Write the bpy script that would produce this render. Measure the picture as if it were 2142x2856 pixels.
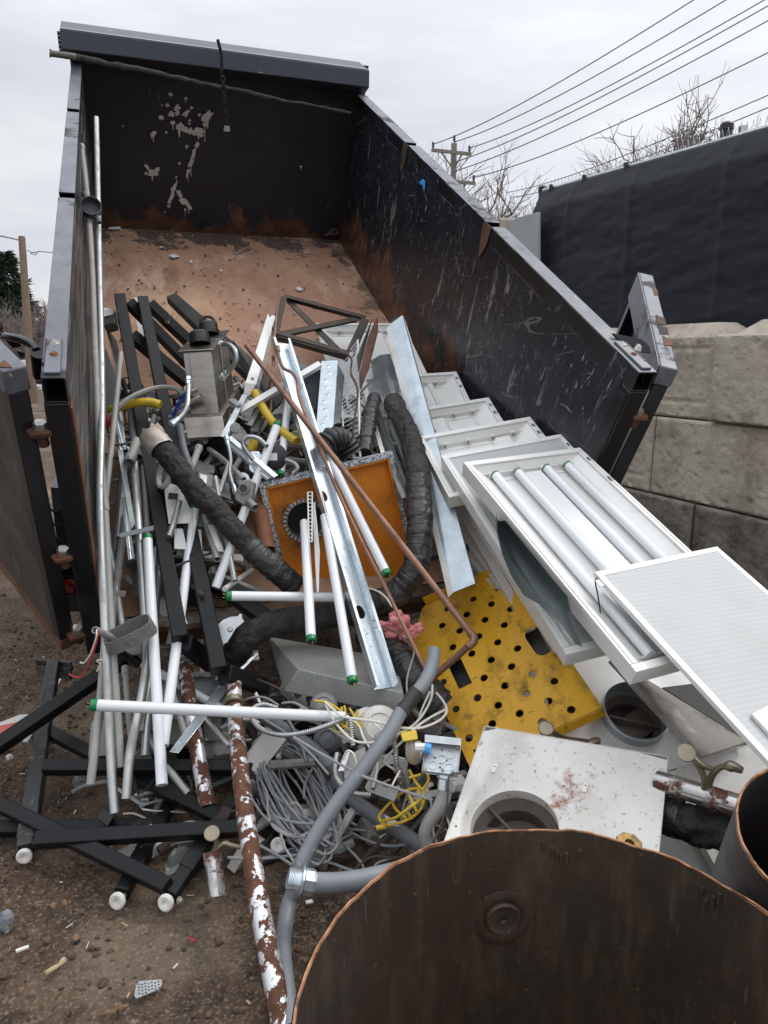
import bpy, math, random
import numpy as np
from mathutils import Vector, Matrix, noise as mnoise
for o in list(bpy.data.objects): bpy.data.objects.remove(o)
sc = bpy.context.scene
COL = sc.collection
# ---------------------------------------------------------------- camera, sky, sun, exposure
PITCH = math.radians(12.5); CAMZ = 1.6
F, CX, CY = 1979.0, 1071.0, 1428.0          # focal length and centre in photograph pixels
cam = bpy.data.cameras.new("Camera"); co = bpy.data.objects.new("Camera", cam); COL.objects.link(co)
co.location = (0, 0, CAMZ); co.rotation_euler = (math.pi/2 - PITCH, 0, 0)
cam.sensor_fit = 'HORIZONTAL'; cam.sensor_width = 36; cam.lens = 36*F/2142
cam.clip_start = 0.02; cam.clip_end = 2000
sc.camera = co
SUN_EL, SUN_AZ = math.radians(52), math.radians(60)     # azimuth from +Y towards +X
w = bpy.data.worlds.new("World"); sc.world = w; w.use_nodes = True
nt = w.node_tree; nt.nodes.clear()
def WN(t, **k):
    n = nt.nodes.new(t)
    for a, b in k.items(): setattr(n, a, b)
    return n
sky = WN('ShaderNodeTexSky'); sky.sky_type = 'NISHITA'; sky.sun_disc = False
sky.sun_elevation = SUN_EL; sky.sun_rotation = SUN_AZ
tc = WN('ShaderNodeTexCoord'); mp = WN('ShaderNodeMapping'); mp.inputs['Scale'].default_value = (1.2, 1.2, 5)
nz = WN('ShaderNodeTexNoise'); nz.inputs['Scale'].default_value = 2.2; nz.inputs['Detail'].default_value = 7; nz.inputs['Roughness'].default_value = .55
rp = WN('ShaderNodeValToRGB'); rp.color_ramp.elements[0].position = .36; rp.color_ramp.elements[1].position = .68
rp.color_ramp.elements[0].color = (4.75, 4.95, 5.35, 1); rp.color_ramp.elements[1].color = (6.15, 6.2, 6.3, 1)
sep = WN('ShaderNodeSeparateXYZ'); zr = WN('ShaderNodeMapRange')
zr.inputs['From Min'].default_value = .3; zr.inputs['From Max'].default_value = 1; zr.inputs['To Min'].default_value = 1; zr.inputs['To Max'].default_value = 2.35
azr = WN('ShaderNodeMapRange')
for k, v in (('From Min', -.5), ('From Max', .5), ('To Min', .93), ('To Max', 1.07)): azr.inputs[k].default_value = v
mu = WN('ShaderNodeMath', operation='MULTIPLY')
vm = WN('ShaderNodeVectorMath', operation='SCALE')
mx = WN('ShaderNodeMix', data_type='RGBA'); mx.inputs[0].default_value = .94
bg = WN('ShaderNodeBackground'); bg.inputs['Strength'].default_value = .12; out = WN('ShaderNodeOutputWorld')
L = nt.links.new
L(tc.outputs['Generated'], mp.inputs[0]); L(mp.outputs[0], nz.inputs['Vector']); L(nz.outputs[0], rp.inputs[0])
L(tc.outputs['Generated'], sep.inputs[0]); L(sep.outputs[2], zr.inputs[0]); L(sep.outputs[0], azr.inputs[0])
L(zr.outputs[0], mu.inputs[0]); L(azr.outputs[0], mu.inputs[1])
L(rp.outputs[0], vm.inputs[0]); L(mu.outputs[0], vm.inputs['Scale'])
L(sky.outputs[0], mx.inputs[6]); L(vm.outputs[0], mx.inputs[7]); L(mx.outputs[2], bg.inputs[0]); L(bg.outputs[0], out.inputs[0])
sl = bpy.data.lights.new("Sun", 'SUN'); sl.energy = .9; sl.angle = math.radians(14); sl.color = (1, .96, .9)
so = bpy.data.objects.new("Sun", sl); COL.objects.link(so)
sd = Vector((math.sin(SUN_AZ)*math.cos(SUN_EL), math.cos(SUN_AZ)*math.cos(SUN_EL), math.sin(SUN_EL)))
so.rotation_euler = sd.to_track_quat('Z', 'Y').to_euler()
sc.view_settings.view_transform = 'Standard'; sc.view_settings.look = 'None'; sc.view_settings.exposure = 0.36; sc.view_settings.gamma = 1
# ---------------------------------------------------------------- geometry helpers
def V3(p): return np.array(p, float)
_c, _s = math.cos(PITCH), math.sin(PITCH)
def P(x, y, d):                              # photograph pixel + distance -> point in the world
    a = (x-CX)/F*d; b = -(y-CY)/F*d
    return np.array([a, d*_c+b*_s, CAMZ-d*_s+b*_c])
ZN = {3:(0,780,.42194), 4:(500,780,.42194), 5:(1100,860,.48222), 6:(0,1400,.42194), 7:(600,1300,.42194), 8:(1200,1500,.5678),
      9:(0,2050,.5425), 10:(700,1900,.36166), 11:(800,2250,.8089), 'A':(260,1060,.30139), 'B':(230,1560,.30139), 'C':(0,880,.23504),
      'D':(1650,700,.3164), 'E':(820,980,.25316), 1:(0,0,.64557), 2:(1000,0,.68837), 'S':(0,0,1), 'F':(0,0,1.29114)}
def Z(k, x, y, d):
    a, b, s = ZN[k]; return P(a+s*x, b+s*y, d)
def at_plane(k, x, y, p0, n):
    a, b, s = ZN[k]; r = P(a+s*x, b+s*y, 1)-[0,0,CAMZ]
    t = ((V3(p0)-[0,0,CAMZ])@V3(n))/(r@V3(n)); return V3([0,0,CAMZ])+r*t
def at_ground(k, x, y, z=0): return at_plane(k, x, y, (0,0,z), (0,0,1))
def unit(v):
    v = V3(v); l = np.linalg.norm(v); return v/l if l > 1e-12 else v
def frame_of(d, up=(0,0,1)):
    d = unit(d); s = np.cross(d, V3(up))
    if np.linalg.norm(s) < 1e-4: s = np.cross(d, [0,1,0])
    s = unit(s); u = np.cross(s, d); return d, s, u
def smooth_path(pts, per=6):
    pts = [V3(p) for p in pts]
    if len(pts) < 3: return pts
    q = [2*pts[0]-pts[1]]+pts+[2*pts[-1]-pts[-2]]; o = []
    for i in range(1, len(q)-2):
        for k in range(per):
            t = k/per; a, b, c, d = q[i-1:i+3]
            o.append(.5*((2*b)+(c-a)*t+(2*a-5*b+4*c-d)*t*t+(3*b-a-3*c+d)*t**3))
    o.append(pts[-1]); return o
class MB:
    def __init__(s): s.v = []; s.f = []; s.m = []; s.mi = 0
    def add(s, vs, fs):
        b = len(s.v); s.v += [tuple(map(float, p)) for p in vs]
        for f in fs: s.f.append(tuple(b+i for i in f)); s.m.append(s.mi)
        return s
    def box(s, c, ax, ay, az):              # centre and three half-vectors
        c, ax, ay, az = map(V3, (c, ax, ay, az))
        vs = [c+i*ax+j*ay+k*az for i in (-1,1) for j in (-1,1) for k in (-1,1)]
        fs = [(0,1,3,2),(4,6,7,5),(0,4,5,1),(2,3,7,6),(0,2,6,4),(1,5,7,3)]
        if np.dot(np.cross(ax, ay), az) < 0: fs = [f[::-1] for f in fs]
        return s.add(vs, fs)
    def abox(s, lo, hi):
        lo, hi = V3(lo), V3(hi); c = (lo+hi)/2; h = (hi-lo)/2
        return s.box(c, (h[0],0,0), (0,h[1],0), (0,0,h[2]))
    def beam(s, a, b, w, h, up=(0,0,1)):
        a, b = V3(a), V3(b); d, r, u = frame_of(b-a, up)
        return s.box((a+b)/2, (b-a)/2, r*w/2, u*h/2)
    def tube(s, pts, r, n=10, cap=True, up=(0,0,1)):
        pts = [V3(p) for p in pts]; m = len(pts)
        rs = r if hasattr(r, '__len__') else [r]*m
        T = [unit(pts[min(i+1, m-1)]-pts[max(i-1, 0)]) for i in range(m)]
        d, a, b = frame_of(T[0], up); vs = []
        for i in range(m):
            a = unit(a-T[i]*np.dot(a, T[i])); b = np.cross(T[i], a)
            for k in range(n):
                t = 2*math.pi*k/n; vs.append(pts[i]+rs[i]*(math.cos(t)*a+math.sin(t)*b))
        fs = [(i*n+k, i*n+(k+1)%n, (i+1)*n+(k+1)%n, (i+1)*n+k) for i in range(m-1) for k in range(n)]
        if cap: fs += [tuple(range(n))[::-1], tuple((m-1)*n+k for k in range(n))]
        return s.add(vs, fs)
    def pipe(s, pts, r, th, n=14):           # hollow
        pts = [V3(p) for p in pts]; b0 = len(s.v); m = len(pts)
        s.tube(pts, r, n, False); b1 = len(s.v); f1 = len(s.f)
        s.tube(pts, r-th, n, False)
        for i in range(f1, len(s.f)): s.f[i] = s.f[i][::-1]
        for k in range(n):
            k2 = (k+1) % n
            s.f.append((b0+k2, b0+k, b1+k, b1+k2)); s.m.append(s.mi)
            e = (m-1)*n; s.f.append((b0+e+k, b0+e+k2, b1+e+k2, b1+e+k)); s.m.append(s.mi)
        return s
    def slab(s, poly, off):                  # closed prism from a polygon and an offset vector
        poly = [V3(p) for p in poly]; n = len(poly); off = V3(off)
        nr = sum((np.cross(poly[i]-poly[0], poly[(i+1) % n]-poly[0]) for i in range(1, n-1)), np.zeros(3))
        fl = np.dot(nr, off) > 0
        vs = poly+[p+off for p in poly]
        fs = [tuple(range(n))[::-1], tuple(range(n, 2*n))]+[(i, (i+1) % n, n+(i+1) % n, n+i) for i in range(n)]
        if not fl: fs = [f[::-1] for f in fs]
        return s.add(vs, fs)
    def sheet(s, rows, th=0.0):              # grid of points, optional thickness
        R, C = len(rows), len(rows[0]); vs = [V3(p) for r in rows for p in r]
        fs = [(i*C+j, i*C+j+1, (i+1)*C+j+1, (i+1)*C+j) for i in range(R-1) for j in range(C-1)]
        if not th: return s.add(vs, fs)
        n = unit(np.cross(vs[1]-vs[0], vs[C]-vs[0])); b = [p-n*th for p in vs]; k = R*C
        f2 = fs+[tuple(k+i for i in f)[::-1] for f in fs]
        rim = [j for j in range(C)]+[i*C+C-1 for i in range(1, R)]+[(R-1)*C+j for j in range(C-2, -1, -1)]+[i*C for i in range(R-2, 0, -1)]
        for i in range(len(rim)):
            a, c = rim[i], rim[(i+1) % len(rim)]; f2.append((c, a, k+a, k+c))
        return s.add(vs+b, f2)
    def lathe(s, c, axis, prof, n=20, up=(0,0,1)):   # profile [(r, h)]
        d, a, b = frame_of(axis, up); c = V3(c); m = len(prof); vs = []
        for r, h in prof:
            for k in range(n):
                t = 2*math.pi*k/n; vs.append(c+d*h+max(r, 1e-5)*(math.cos(t)*a+math.sin(t)*b))
        fs = [(i*n+k, i*n+(k+1) % n, (i+1)*n+(k+1) % n, (i+1)*n+k) for i in range(m-1) for k in range(n)]
        return s.add(vs, fs)
    def plate(s, poly2, holes, org, ex, ey, th):     # flat outline with holes, via curve fill
        cu = bpy.data.curves.new('t', 'CURVE'); cu.dimensions = '2D'; cu.fill_mode = 'BOTH'; cu.extrude = th/2
        for pl in [poly2]+holes:
            sp = cu.splines.new('POLY'); sp.points.add(len(pl)-1); sp.use_cyclic_u = True
            for p, q in zip(sp.points, pl): p.co = (q[0], q[1], 0, 1)
        ob = bpy.data.objects.new('t', cu); COL.objects.link(ob)
        dg = bpy.context.evaluated_depsgraph_get(); me = ob.evaluated_get(dg).to_mesh()
        org, ex, ey = map(V3, (org, ex, ey)); ez = unit(np.cross(ex, ey))
        vs = [org+ex*v.co.x+ey*v.co.y+ez*v.co.z for v in me.vertices]; fs = [tuple(p.vertices) for p in me.polygons]
        s.add(vs, fs); bpy.data.objects.remove(ob); bpy.data.curves.remove(cu); return s
    def build(s, name, mats, parent=None, smooth=35, bevel=0, local=False, bseg=2, **tags):
        M = parent and ORG.get(parent.name)
        v = s.v
        if M is not None and not local and len(v):
            Mi = np.array(M.inverted()); v = (np.c_[np.array(v), np.ones(len(v))]@Mi.T)[:, :3].tolist()
        org = None
        if parent is None and len(v):
            a = np.array(v); org = (a.min(0)+a.max(0))/2; org[2] = a[:, 2].min(); v = (a-org).tolist()
        me = bpy.data.meshes.new(name); me.from_pydata(v, [], s.f); me.validate()
        for m in (mats if isinstance(mats, (list, tuple)) else [mats]): me.materials.append(m)
        if len(me.polygons) == len(s.m): me.polygons.foreach_set('material_index', s.m)
        if smooth:
            me.polygons.foreach_set('use_smooth', [True]*len(me.polygons)); me.set_sharp_from_angle(angle=math.radians(smooth))
        me.update()
        o = bpy.data.objects.new(name, me); COL.objects.link(o)
        if org is not None: o.location = org
        if parent: o.parent = parent; ORG[o.name] = M
        if bevel:
            b = o.modifiers.new('b', 'BEVEL'); b.width = bevel; b.segments = bseg; b.limit_method = 'ANGLE'; b.angle_limit = math.radians(40); b.harden_normals = False
        return tag(o, **tags)
ORG = {}
def tag(o, label=None, cat=None, group=None, kind=None):
    if label: o['label'] = label
    if cat: o['category'] = cat
    if group: o['group'] = group
    if kind: o['kind'] = kind
    return o
def root(name, loc, label, cat, group=None, mat=None):
    o = bpy.data.objects.new(name, None); COL.objects.link(o); o.empty_display_size = .1
    M = mat if mat is not None else Matrix.Translation(Vector(loc)); o.matrix_world = M; ORG[o.name] = M.copy()
    return tag(o, label, cat, group)
def copy_tree(o, parent=None):
    c = o.copy(); COL.objects.link(c)
    if parent: c.parent = parent
    for ch in list(o.children): copy_tree(ch, c)
    return c
# ---------------------------------------------------------------- materials
def lin(r, g, b): return tuple(((c/255)/12.92 if c/255 <= .04045 else ((c/255+.055)/1.055)**2.4) for c in (r, g, b))
def material(name, c1, c2=None, ns=6, rough=.5, metal=0, bump=0, bs=40, dirt=None, dirt2=None, rust=None, scratch=None, spec=.5, stretch=(1,1,1), trans=0, coat=0, rvar=0, aniso=None, extra=None):
    m = bpy.data.materials.new(name); m.use_nodes = True; t = m.node_tree; ND = t.nodes; LK = t.links.new
    bs_ = ND['Principled BSDF']
    tcn = ND.new('ShaderNodeTexCoord'); oi = ND.new('ShaderNodeObjectInfo'); va = ND.new('ShaderNodeVectorMath'); va.operation = 'ADD'
    sc_ = ND.new('ShaderNodeMath'); sc_.operation = 'MULTIPLY'; sc_.inputs[1].default_value = 17
    LK(oi.outputs['Random'], sc_.inputs[0]); LK(tcn.outputs['Object'], va.inputs[0]); LK(sc_.outputs[0], va.inputs[1])
    def nse(scale, det=6, rg=.6, st=(1,1,1), off=0, dist=0):
        mp_ = ND.new('ShaderNodeMapping'); mp_.inputs['Scale'].default_value = st; mp_.inputs['Location'].default_value = (off, off*.7, off*1.3)
        LK(va.outputs[0], mp_.inputs[0]); n = ND.new('ShaderNodeTexNoise'); n.inputs['Scale'].default_value = scale; n.inputs['Detail'].default_value = det; n.inputs['Roughness'].default_value = rg; n.inputs['Distortion'].default_value = dist
        LK(mp_.outputs[0], n.inputs['Vector']); return n.outputs[0]
    def ramp(s, a, b, o0=0, o1=1):
        r = ND.new('ShaderNodeMapRange'); r.inputs['From Min'].default_value = a; r.inputs['From Max'].default_value = b; r.inputs['To Min'].default_value = o0; r.inputs['To Max'].default_value = o1
        LK(s, r.inputs[0]); return r.outputs[0]
    def mixc(fac, a, b):
        x = ND.new('ShaderNodeMix'); x.data_type = 'RGBA'
        for sock, val in ((x.inputs[0], fac), (x.inputs[6], a), (x.inputs[7], b)):
            if hasattr(val, 'is_linked') or hasattr(val, 'links'): LK(val, sock)
            elif isinstance(val, (int, float)): sock.default_value = val
            else: sock.default_value = (*val[:3], 1)
        return x.outputs[2]
    def mixv(fac, a, b):
        x = ND.new('ShaderNodeMix'); x.data_type = 'FLOAT'
        for sock, val in ((x.inputs[0], fac), (x.inputs[2], a), (x.inputs[3], b)):
            if isinstance(val, (int, float)): sock.default_value = val
            else: LK(val, sock)
        return x.outputs[0]
    col = c1 if c2 is None else mixc(ramp(nse(ns, st=stretch), .3, .7), c1, c2)
    ro, me_ = rough, metal
    if rvar: ro = ramp(nse(ns*2.3, off=3, st=stretch), .3, .7, rough-rvar, rough+rvar)
    for k, dd in enumerate((dirt, dirt2)):
        if dd:                                  # (colour, scale, lo, hi, amount[, stretch])
            st = dd[5] if len(dd) > 5 else (1,1,1)
            f = ramp(nse(dd[1], 8, .65, st, 5+7*k), dd[2], dd[3], 0, dd[4]); col = mixc(f, col, dd[0]); ro = mixv(f, ro, .8)
            if metal: me_ = mixv(f, me_, 0)
    if rust:                                    # (scale, lo, hi[, stretch])
        f = ramp(nse(rust[0], 9, .68, rust[3] if len(rust) > 3 else (1,1,1), 11), rust[1], rust[2])
        rc = mixc(ramp(nse(30, 5, off=2), .3, .7), (.062,.023,.013), (.14,.056,.03))
        col = mixc(f, col, rc); ro = mixv(f, ro, .88)
        if metal: me_ = mixv(f, me_, 0)
    for k, s_ in enumerate(scratch or []):      # (colour, scale, stretch, lo, hi)
        f = ramp(nse(s_[1], 4, .6, s_[2], 21+9*k, .3), s_[3], s_[4]); col = mixc(f, col, s_[0]); ro = mixv(f, ro, .6)
    if extra: col = extra(dict(ND=ND, LK=LK, nse=nse, ramp=ramp, mixc=mixc, tc=tcn, va=va), col)
    def setin(nm, val):
        if isinstance(val, (int, float)): bs_.inputs[nm].default_value = val
        elif isinstance(val, tuple): bs_.inputs[nm].default_value = (*val[:3], 1)
        else: LK(val, bs_.inputs[nm])
    setin('Base Color', col); setin('Roughness', ro); setin('Metallic', me_); setin('Specular IOR Level', spec)
    if trans: setin('Transmission Weight', trans)
    if coat: setin('Coat Weight', coat)
    if bump:
        b = ND.new('ShaderNodeBump'); b.inputs['Strength'].default_value = min(1, bump); b.inputs['Distance'].default_value = .004 if bump <= 1 else .004*bump
        LK(nse(bs, 8, .6, stretch, 2), b.inputs['Height']); LK(b.outputs[0], bs_.inputs['Normal'])
    return m
BLK = lin(26, 26, 30)
m_blackpaint = material('black_paint', (.010,.0105,.013), (.016,.017,.021), 5, .38, 0, .12, 30, dirt=((.06,.055,.05), 3, .5, .85, .35), rust=(2.2, .69, .72))
m_rail = material('worn_rail_paint', (.10,.105,.125), (.17,.175,.20), 7, .42, .25, .15, 50, dirt=((.02,.02,.024), 4, .55, .62, .9), rust=(3, .66, .69), scratch=[((.5,.5,.52), 8, (6,.6,6), .70, .73)])
m_rustplate = material('rust_plate', (.06,.03,.02), (.15,.06,.03), 10, .8, 0, .5, 60, dirt=((.02,.018,.018), 4, .45, .6, .8))
m_hood = material('hood_paint', (.022,.028,.042), (.032,.040,.056), 5, .42, 0, .1, 30, scratch=[((.55,.55,.55), 6, (1.2,5,5), .71, .74)])
m_steel = material('zinc_bolt', (.5,.49,.46), (.3,.29,.27), 30, .4, .8, .2, 80, dirt=((.16,.09,.05), 14, .5, .65, .7))
m_chain = material('dark_chain', (.03,.03,.032), (.06,.055,.05), 30, .55, .6, .2, 60)
# ---------------------------------------------------------------- the ground
rng = random.Random(7)
def fbm(x, y, s, o=4, z=0.0): return mnoise.fractal(Vector((x*s, y*s, z)), 1.0, 2.1, o, noise_basis='PERLIN_ORIGINAL')
def ground_h(x, y):
    r = math.hypot(x, y-2.5); k = 1/(1+(r/9)**2)
    h = .035*fbm(x, y, .55, 3)+k*(.016*fbm(x, y, 2.6, 3, 5)+.011*abs(fbm(x, y, 7, 3, 9))+.008*fbm(x, y, 21, 3, 2)+.006*fbm(x, y, 48, 2, 4))
    h += .02*math.sin(x*2.1+y*.5)*k*max(0, min(1, (y-4)/3))
    return h-.012
def axis(lo, hi, f0, f1, st):
    a = list(np.arange(f0, f1, st)); g = st; x = f0
    while x > lo: g *= 1.16; x -= g; a.insert(0, x)
    g = st; x = a[-1]
    while x < hi: g *= 1.16; x += g; a.append(x)
    return a
gx = axis(-600, 600, -2.3, 1.1, .0125); gy = axis(-40, 900, .9, 3.7, .0125)
gb = MB(); gb.sheet([[(x, y, ground_h(x, y) if abs(x) < 90 and abs(y) < 120 else 0) for x in gx] for y in gy])
def mud_extra(k, col):
    f = k['ramp'](k['nse'](1.1, 5, .6, (1,1,1), 40), .52, .72, 0, .55); col = k['mixc'](f, col, lin(146,131,114))
    f = k['ramp'](k['nse'](90, 4, .6, (1,1,1), 33), .52, .66, 0, .6); col = k['mixc'](f, col, lin(140,122,104))
    f = k['ramp'](k['nse'](60, 3, .5, (1,1,1), 50), .66, .70, 0, .6); col = k['mixc'](f, col, lin(150,128,104))
    return col
m_mud = material('mud', lin(68,54,44), lin(101,83,68), 3, .9, 0, 2.6, 75, dirt=((.028,.022,.018), 5, .46, .66, .8), dirt2=((.022,.017,.014), 34, .5, .62, .75), spec=.25, rvar=.08, extra=mud_extra)
gb.build('ground', m_mud, kind='structure', smooth=180)
# clods and stones lying in the mud
m_stone = material('clod', lin(60,48,39), lin(104,87,73), 30, .9, 0, .8, 80, spec=.3)
cb = MB()
def blob(mb, c, r, sq=(1,1,.6), seed=0):
    rr = random.Random(seed); n = 7; vs = []; fs = []
    ph = rr.random()*6
    for i, el in enumerate((-.9, -.3, .35, .95)):
        for k in range(n):
            t = 2*math.pi*k/n+ph+i*.3; q = r*(1+rr.uniform(-.25,.25))
            vs.append(V3(c)+V3((math.cos(t)*math.cos(el)*sq[0], math.sin(t)*math.cos(el)*sq[1], math.sin(el)*sq[2]))*q)
    for i in range(3):
        for k in range(n): fs.append((i*n+k, i*n+(k+1) % n, (i+1)*n+(k+1) % n, (i+1)*n+k))
    fs += [tuple(range(n))[::-1], tuple(3*n+k for k in range(n))]
    mb.add(vs, fs)
for i in range(7000):
    x = rng.uniform(-2.6, 1.2); y = rng.uniform(.95, 4.2) if i < 6500 else rng.uniform(4, 9)
    r = .003+.011*rng.random()**3
    if i > 6500: r *= 2; x = rng.uniform(-4, 2)
    blob(cb, (x, y, ground_h(x, y)+r*.2), r, (1, rng.uniform(.6,1.2), rng.uniform(.5,.8)), i)
cb.build('gravel', m_stone, kind='stuff', label='small clods and stones scattered over the brown mud', cat='gravel')
m_chip = material('wood_chip', lin(150,122,92), lin(190,170,140), 20, .85, 0, .2, 90)
m_leaf = material('dead_leaf', lin(104,76,54), lin(150,120,90), 30, .8, 0, .2, 90)
fb = MB()
for i in range(420):
    fb.mi = rng.choice((0,0,0,1,1,2)); x = rng.uniform(-2.3, .9); y = rng.uniform(1.2, 3.6); z = ground_h(x, y)+.006; a = rng.random()*6.28; l = rng.uniform(.008, .03)
    fb.beam((x, y, z), (x+l*math.cos(a), y+l*math.sin(a), z+rng.uniform(0,.008)), rng.uniform(.0015,.006), .002)
fb.build('litter', [m_chip, material('dark_twig', lin(58,46,38), lin(84,68,56), 20, .9), material('white_fleck', lin(196,192,184), None, 5, .8)], kind='stuff', label='splinters, twigs and pale flecks trodden into the mud', cat='litter')
for k, (x, y, s) in enumerate([(265,880,.022),(330,865,.018),(395,1045,.022),(1520,1090,.02),(625,1400,.03),(570,1425,.025)]):
    s *= .62; c = at_ground(9, x, y, .012); lb = MB(); rows = []
    for i in range(5):
        rows.append([c+V3(((i-2)*s*.45, (j-1)*s*.5*(1-.12*(i-2)**2), .006*math.sin(i*1.3+j*2+k)+.004)) for j in range(3)])
    lb.sheet(rows).build('dead_leaf', m_leaf, label=['curled tan leaf lying near the capped table feet','brown leaf beside the black metal foot','dry leaf lying between the table frame and the grey perforated plate','pale leaf near the rust spotted pole close to the drum','tan chip lying on mud below the perforated plate, the larger of two','small tan chip just below the grey perforated plate'][k], cat='leaf')
# ---------------------------------------------------------------- the tipped trailer
psi, tau = math.radians(19.1), math.radians(29.7)
BU = np.array([math.cos(psi), math.sin(psi), 0]); BH = np.array([-math.sin(psi), math.cos(psi), 0]); ZU = np.array([0, 0, 1.])
BV = BH*math.cos(tau)+ZU*math.sin(tau); BN = -BH*math.sin(tau)+ZU*math.cos(tau); BO = np.array([-1.157, 2.755, .535])
def Bp(u, v, n): return BO+BU*u+BV*v+BN*n
BM = Matrix([[BU[i], BV[i], BN[i], BO[i]] for i in range(3)]+[[0,0,0,1]])
def to_bed(p): d = V3(p)-BO; return np.array([d@BU, d@BV, d@BN])
def on_wall(k, x, y, axis_, val): return to_bed(at_plane(k, x, y, BO+[BU,BV,BN][axis_]*val, [BU,BV,BN][axis_]))
BW, BL, BHh = 2.05, 4.22, 1.19
tr = root('dump_trailer', BO, 'black dump trailer with its bed tipped up and both rear doors swung open', 'trailer', mat=BM)
def wall_extra(front=False, side=0):
    def ex(k, col):
        ND, LK = k['ND'], k['LK']
        sx = ND.new('ShaderNodeSeparateXYZ'); LK(k['tc'].outputs['Object'], sx.inputs[0])
        n_ = k['ramp'](sx.outputs[2], 0, 1.19)
        add = ND.new('ShaderNodeMath'); add.operation = 'ADD'; LK(k['nse'](2.4, 8, .65, (1,1,1), 60), add.inputs[0])
        lowness = k['ramp'](sx.outputs[2], 0, .75 if not front else .28, .19 if not front else .17, -.2); LK(lowness, add.inputs[1])
        f = k['ramp'](add.outputs[0], .53, .60); rc = k['mixc'](k['ramp'](k['nse'](9, 6, .6, (1,1,1), 3), .35, .65), (.05,.022,.014), (.115,.05,.03))
        col = k['mixc'](f, col, rc)
        if not front:
            for sc_, st, lo, hi, c, o in ((5, (1,2.5,.5), .62, .68, (.22,.21,.2), 70), (16, (1,3,.55), .66, .70, (.4,.38,.36), 80), (28, (1,2.2,.4), .67, .71, (.5,.48,.45), 95), (9, (1,.5,2.6), .70, .73, (.3,.29,.28), 88)):
                col = k['mixc'](k['ramp'](k['nse'](sc_, 5, .6, st, o, .6), lo, hi, 0, .75), col, c)
            def line(col, sc_, st, o, wd, thr, c, rot):
                vr = ND.new('ShaderNodeVectorRotate'); vr.rotation_type = 'X_AXIS'; vr.inputs['Angle'].default_value = rot; LK(k['tc'].outputs['Object'], vr.inputs['Vector'])
                mp_ = ND.new('ShaderNodeMapping'); mp_.inputs['Scale'].default_value = st; mp_.inputs['Location'].default_value = (o, o, o); LK(vr.outputs[0], mp_.inputs[0])
                n_ = ND.new('ShaderNodeTexNoise'); n_.inputs['Scale'].default_value = sc_; n_.inputs['Detail'].default_value = 1.5; LK(mp_.outputs[0], n_.inputs['Vector'])
                ab = ND.new('ShaderNodeMath'); ab.operation = 'COMPARE'; LK(n_.outputs[0], ab.inputs[0]); ab.inputs[1].default_value = .5; ab.inputs[2].default_value = wd
                mu_ = ND.new('ShaderNodeMath'); mu_.operation = 'MULTIPLY'; LK(ab.outputs[0], mu_.inputs[0]); LK(k['ramp'](k['nse'](3.5, 5, .6, (1,1,1), o+2), thr, thr+.12, 0, .5), mu_.inputs[1])
                return k['mixc'](mu_.outputs[0], col, c)
            for a in ((3.2, (1,.35,1.6), 3, .0035, .48, (.24,.23,.22), .5), (4.5, (1,.3,2.0), 7, .0030, .5, (.3,.29,.28), -.45), (6, (1,.4,1.8), 11, .0035, .5, (.22,.22,.22), .15), (5, (1,2.0,.35), 15, .004, .52, (.34,.33,.32), .1), (8, (1,1.8,.4), 19, .0045, .52, (.28,.27,.26), -.2)): col = line(col, *a)
        else:
            col = k['mixc'](k['ramp'](k['nse'](16, 5, .6, (3,1,.5), 80, .5), .69, .73, 0, .5), col, (.25,.25,.25))
        return col
    return ex
m_wall = material('bed_wall', (.0075,.0095,.0145), (.015,.018,.025), 4, .36, 0, .3, 26, extra=wall_extra(), rvar=.1)
m_front = material('bed_front', (.009,.0115,.019), (.015,.0185,.028), 4, .42, 0, .25, 20, extra=wall_extra(True), rvar=.1)  # flare haze put into the blacks: bluer walls, lifted front
m_lwall = material('bed_left_wall', (.02,.02,.022), (.045,.044,.045), 5, .36, 0, .3, 30, scratch=[((.2,.19,.18), 5, (1,.35,4), .5, .68), ((.32,.31,.3), 9, (1,.2,4), .6, .68), ((.012,.012,.014), 5, (1,.3,3), .58, .64)], rust=(3, .66, .7))
def floor_extra(k, col):
    ND, LK = k['ND'], k['LK']; sx = ND.new('ShaderNodeSeparateXYZ'); LK(k['tc'].outputs['Object'], sx.inputs[0])
    col = k['mixc'](k['ramp'](k['nse'](1.3, 6, .6, (1,.35,1), 31), .42, .62, 0, .8), col, lin(158,120,102))
    col = k['mixc'](k['ramp'](k['nse'](3.0, 6, .6, (1,.4,1), 35), .55, .66, 0, .75), col, lin(206,180,162))
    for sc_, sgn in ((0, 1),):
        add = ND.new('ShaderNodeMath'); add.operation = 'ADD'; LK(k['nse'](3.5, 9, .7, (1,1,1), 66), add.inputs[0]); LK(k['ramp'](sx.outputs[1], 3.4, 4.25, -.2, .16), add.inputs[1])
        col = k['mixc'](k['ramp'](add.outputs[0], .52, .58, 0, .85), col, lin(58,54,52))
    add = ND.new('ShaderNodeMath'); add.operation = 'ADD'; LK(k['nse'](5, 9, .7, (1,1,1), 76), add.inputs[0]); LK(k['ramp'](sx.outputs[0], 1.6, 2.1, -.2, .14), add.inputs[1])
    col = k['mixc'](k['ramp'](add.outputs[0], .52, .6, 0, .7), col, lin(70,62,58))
    col = k['mixc'](k['ramp'](k['nse'](70, 3, .6, (1,1,1), 12), .64, .68, 0, .6), col, lin(205,190,172))
    return col
m_floor = material('bed_floor', lin(168,130,104), lin(188,156,130), 2.5, .85, 0, .9, 60, dirt=(lin(104,74,58), 6, .5, .7, .6, (1,.5,1)), spec=.3, extra=floor_extra)
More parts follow.
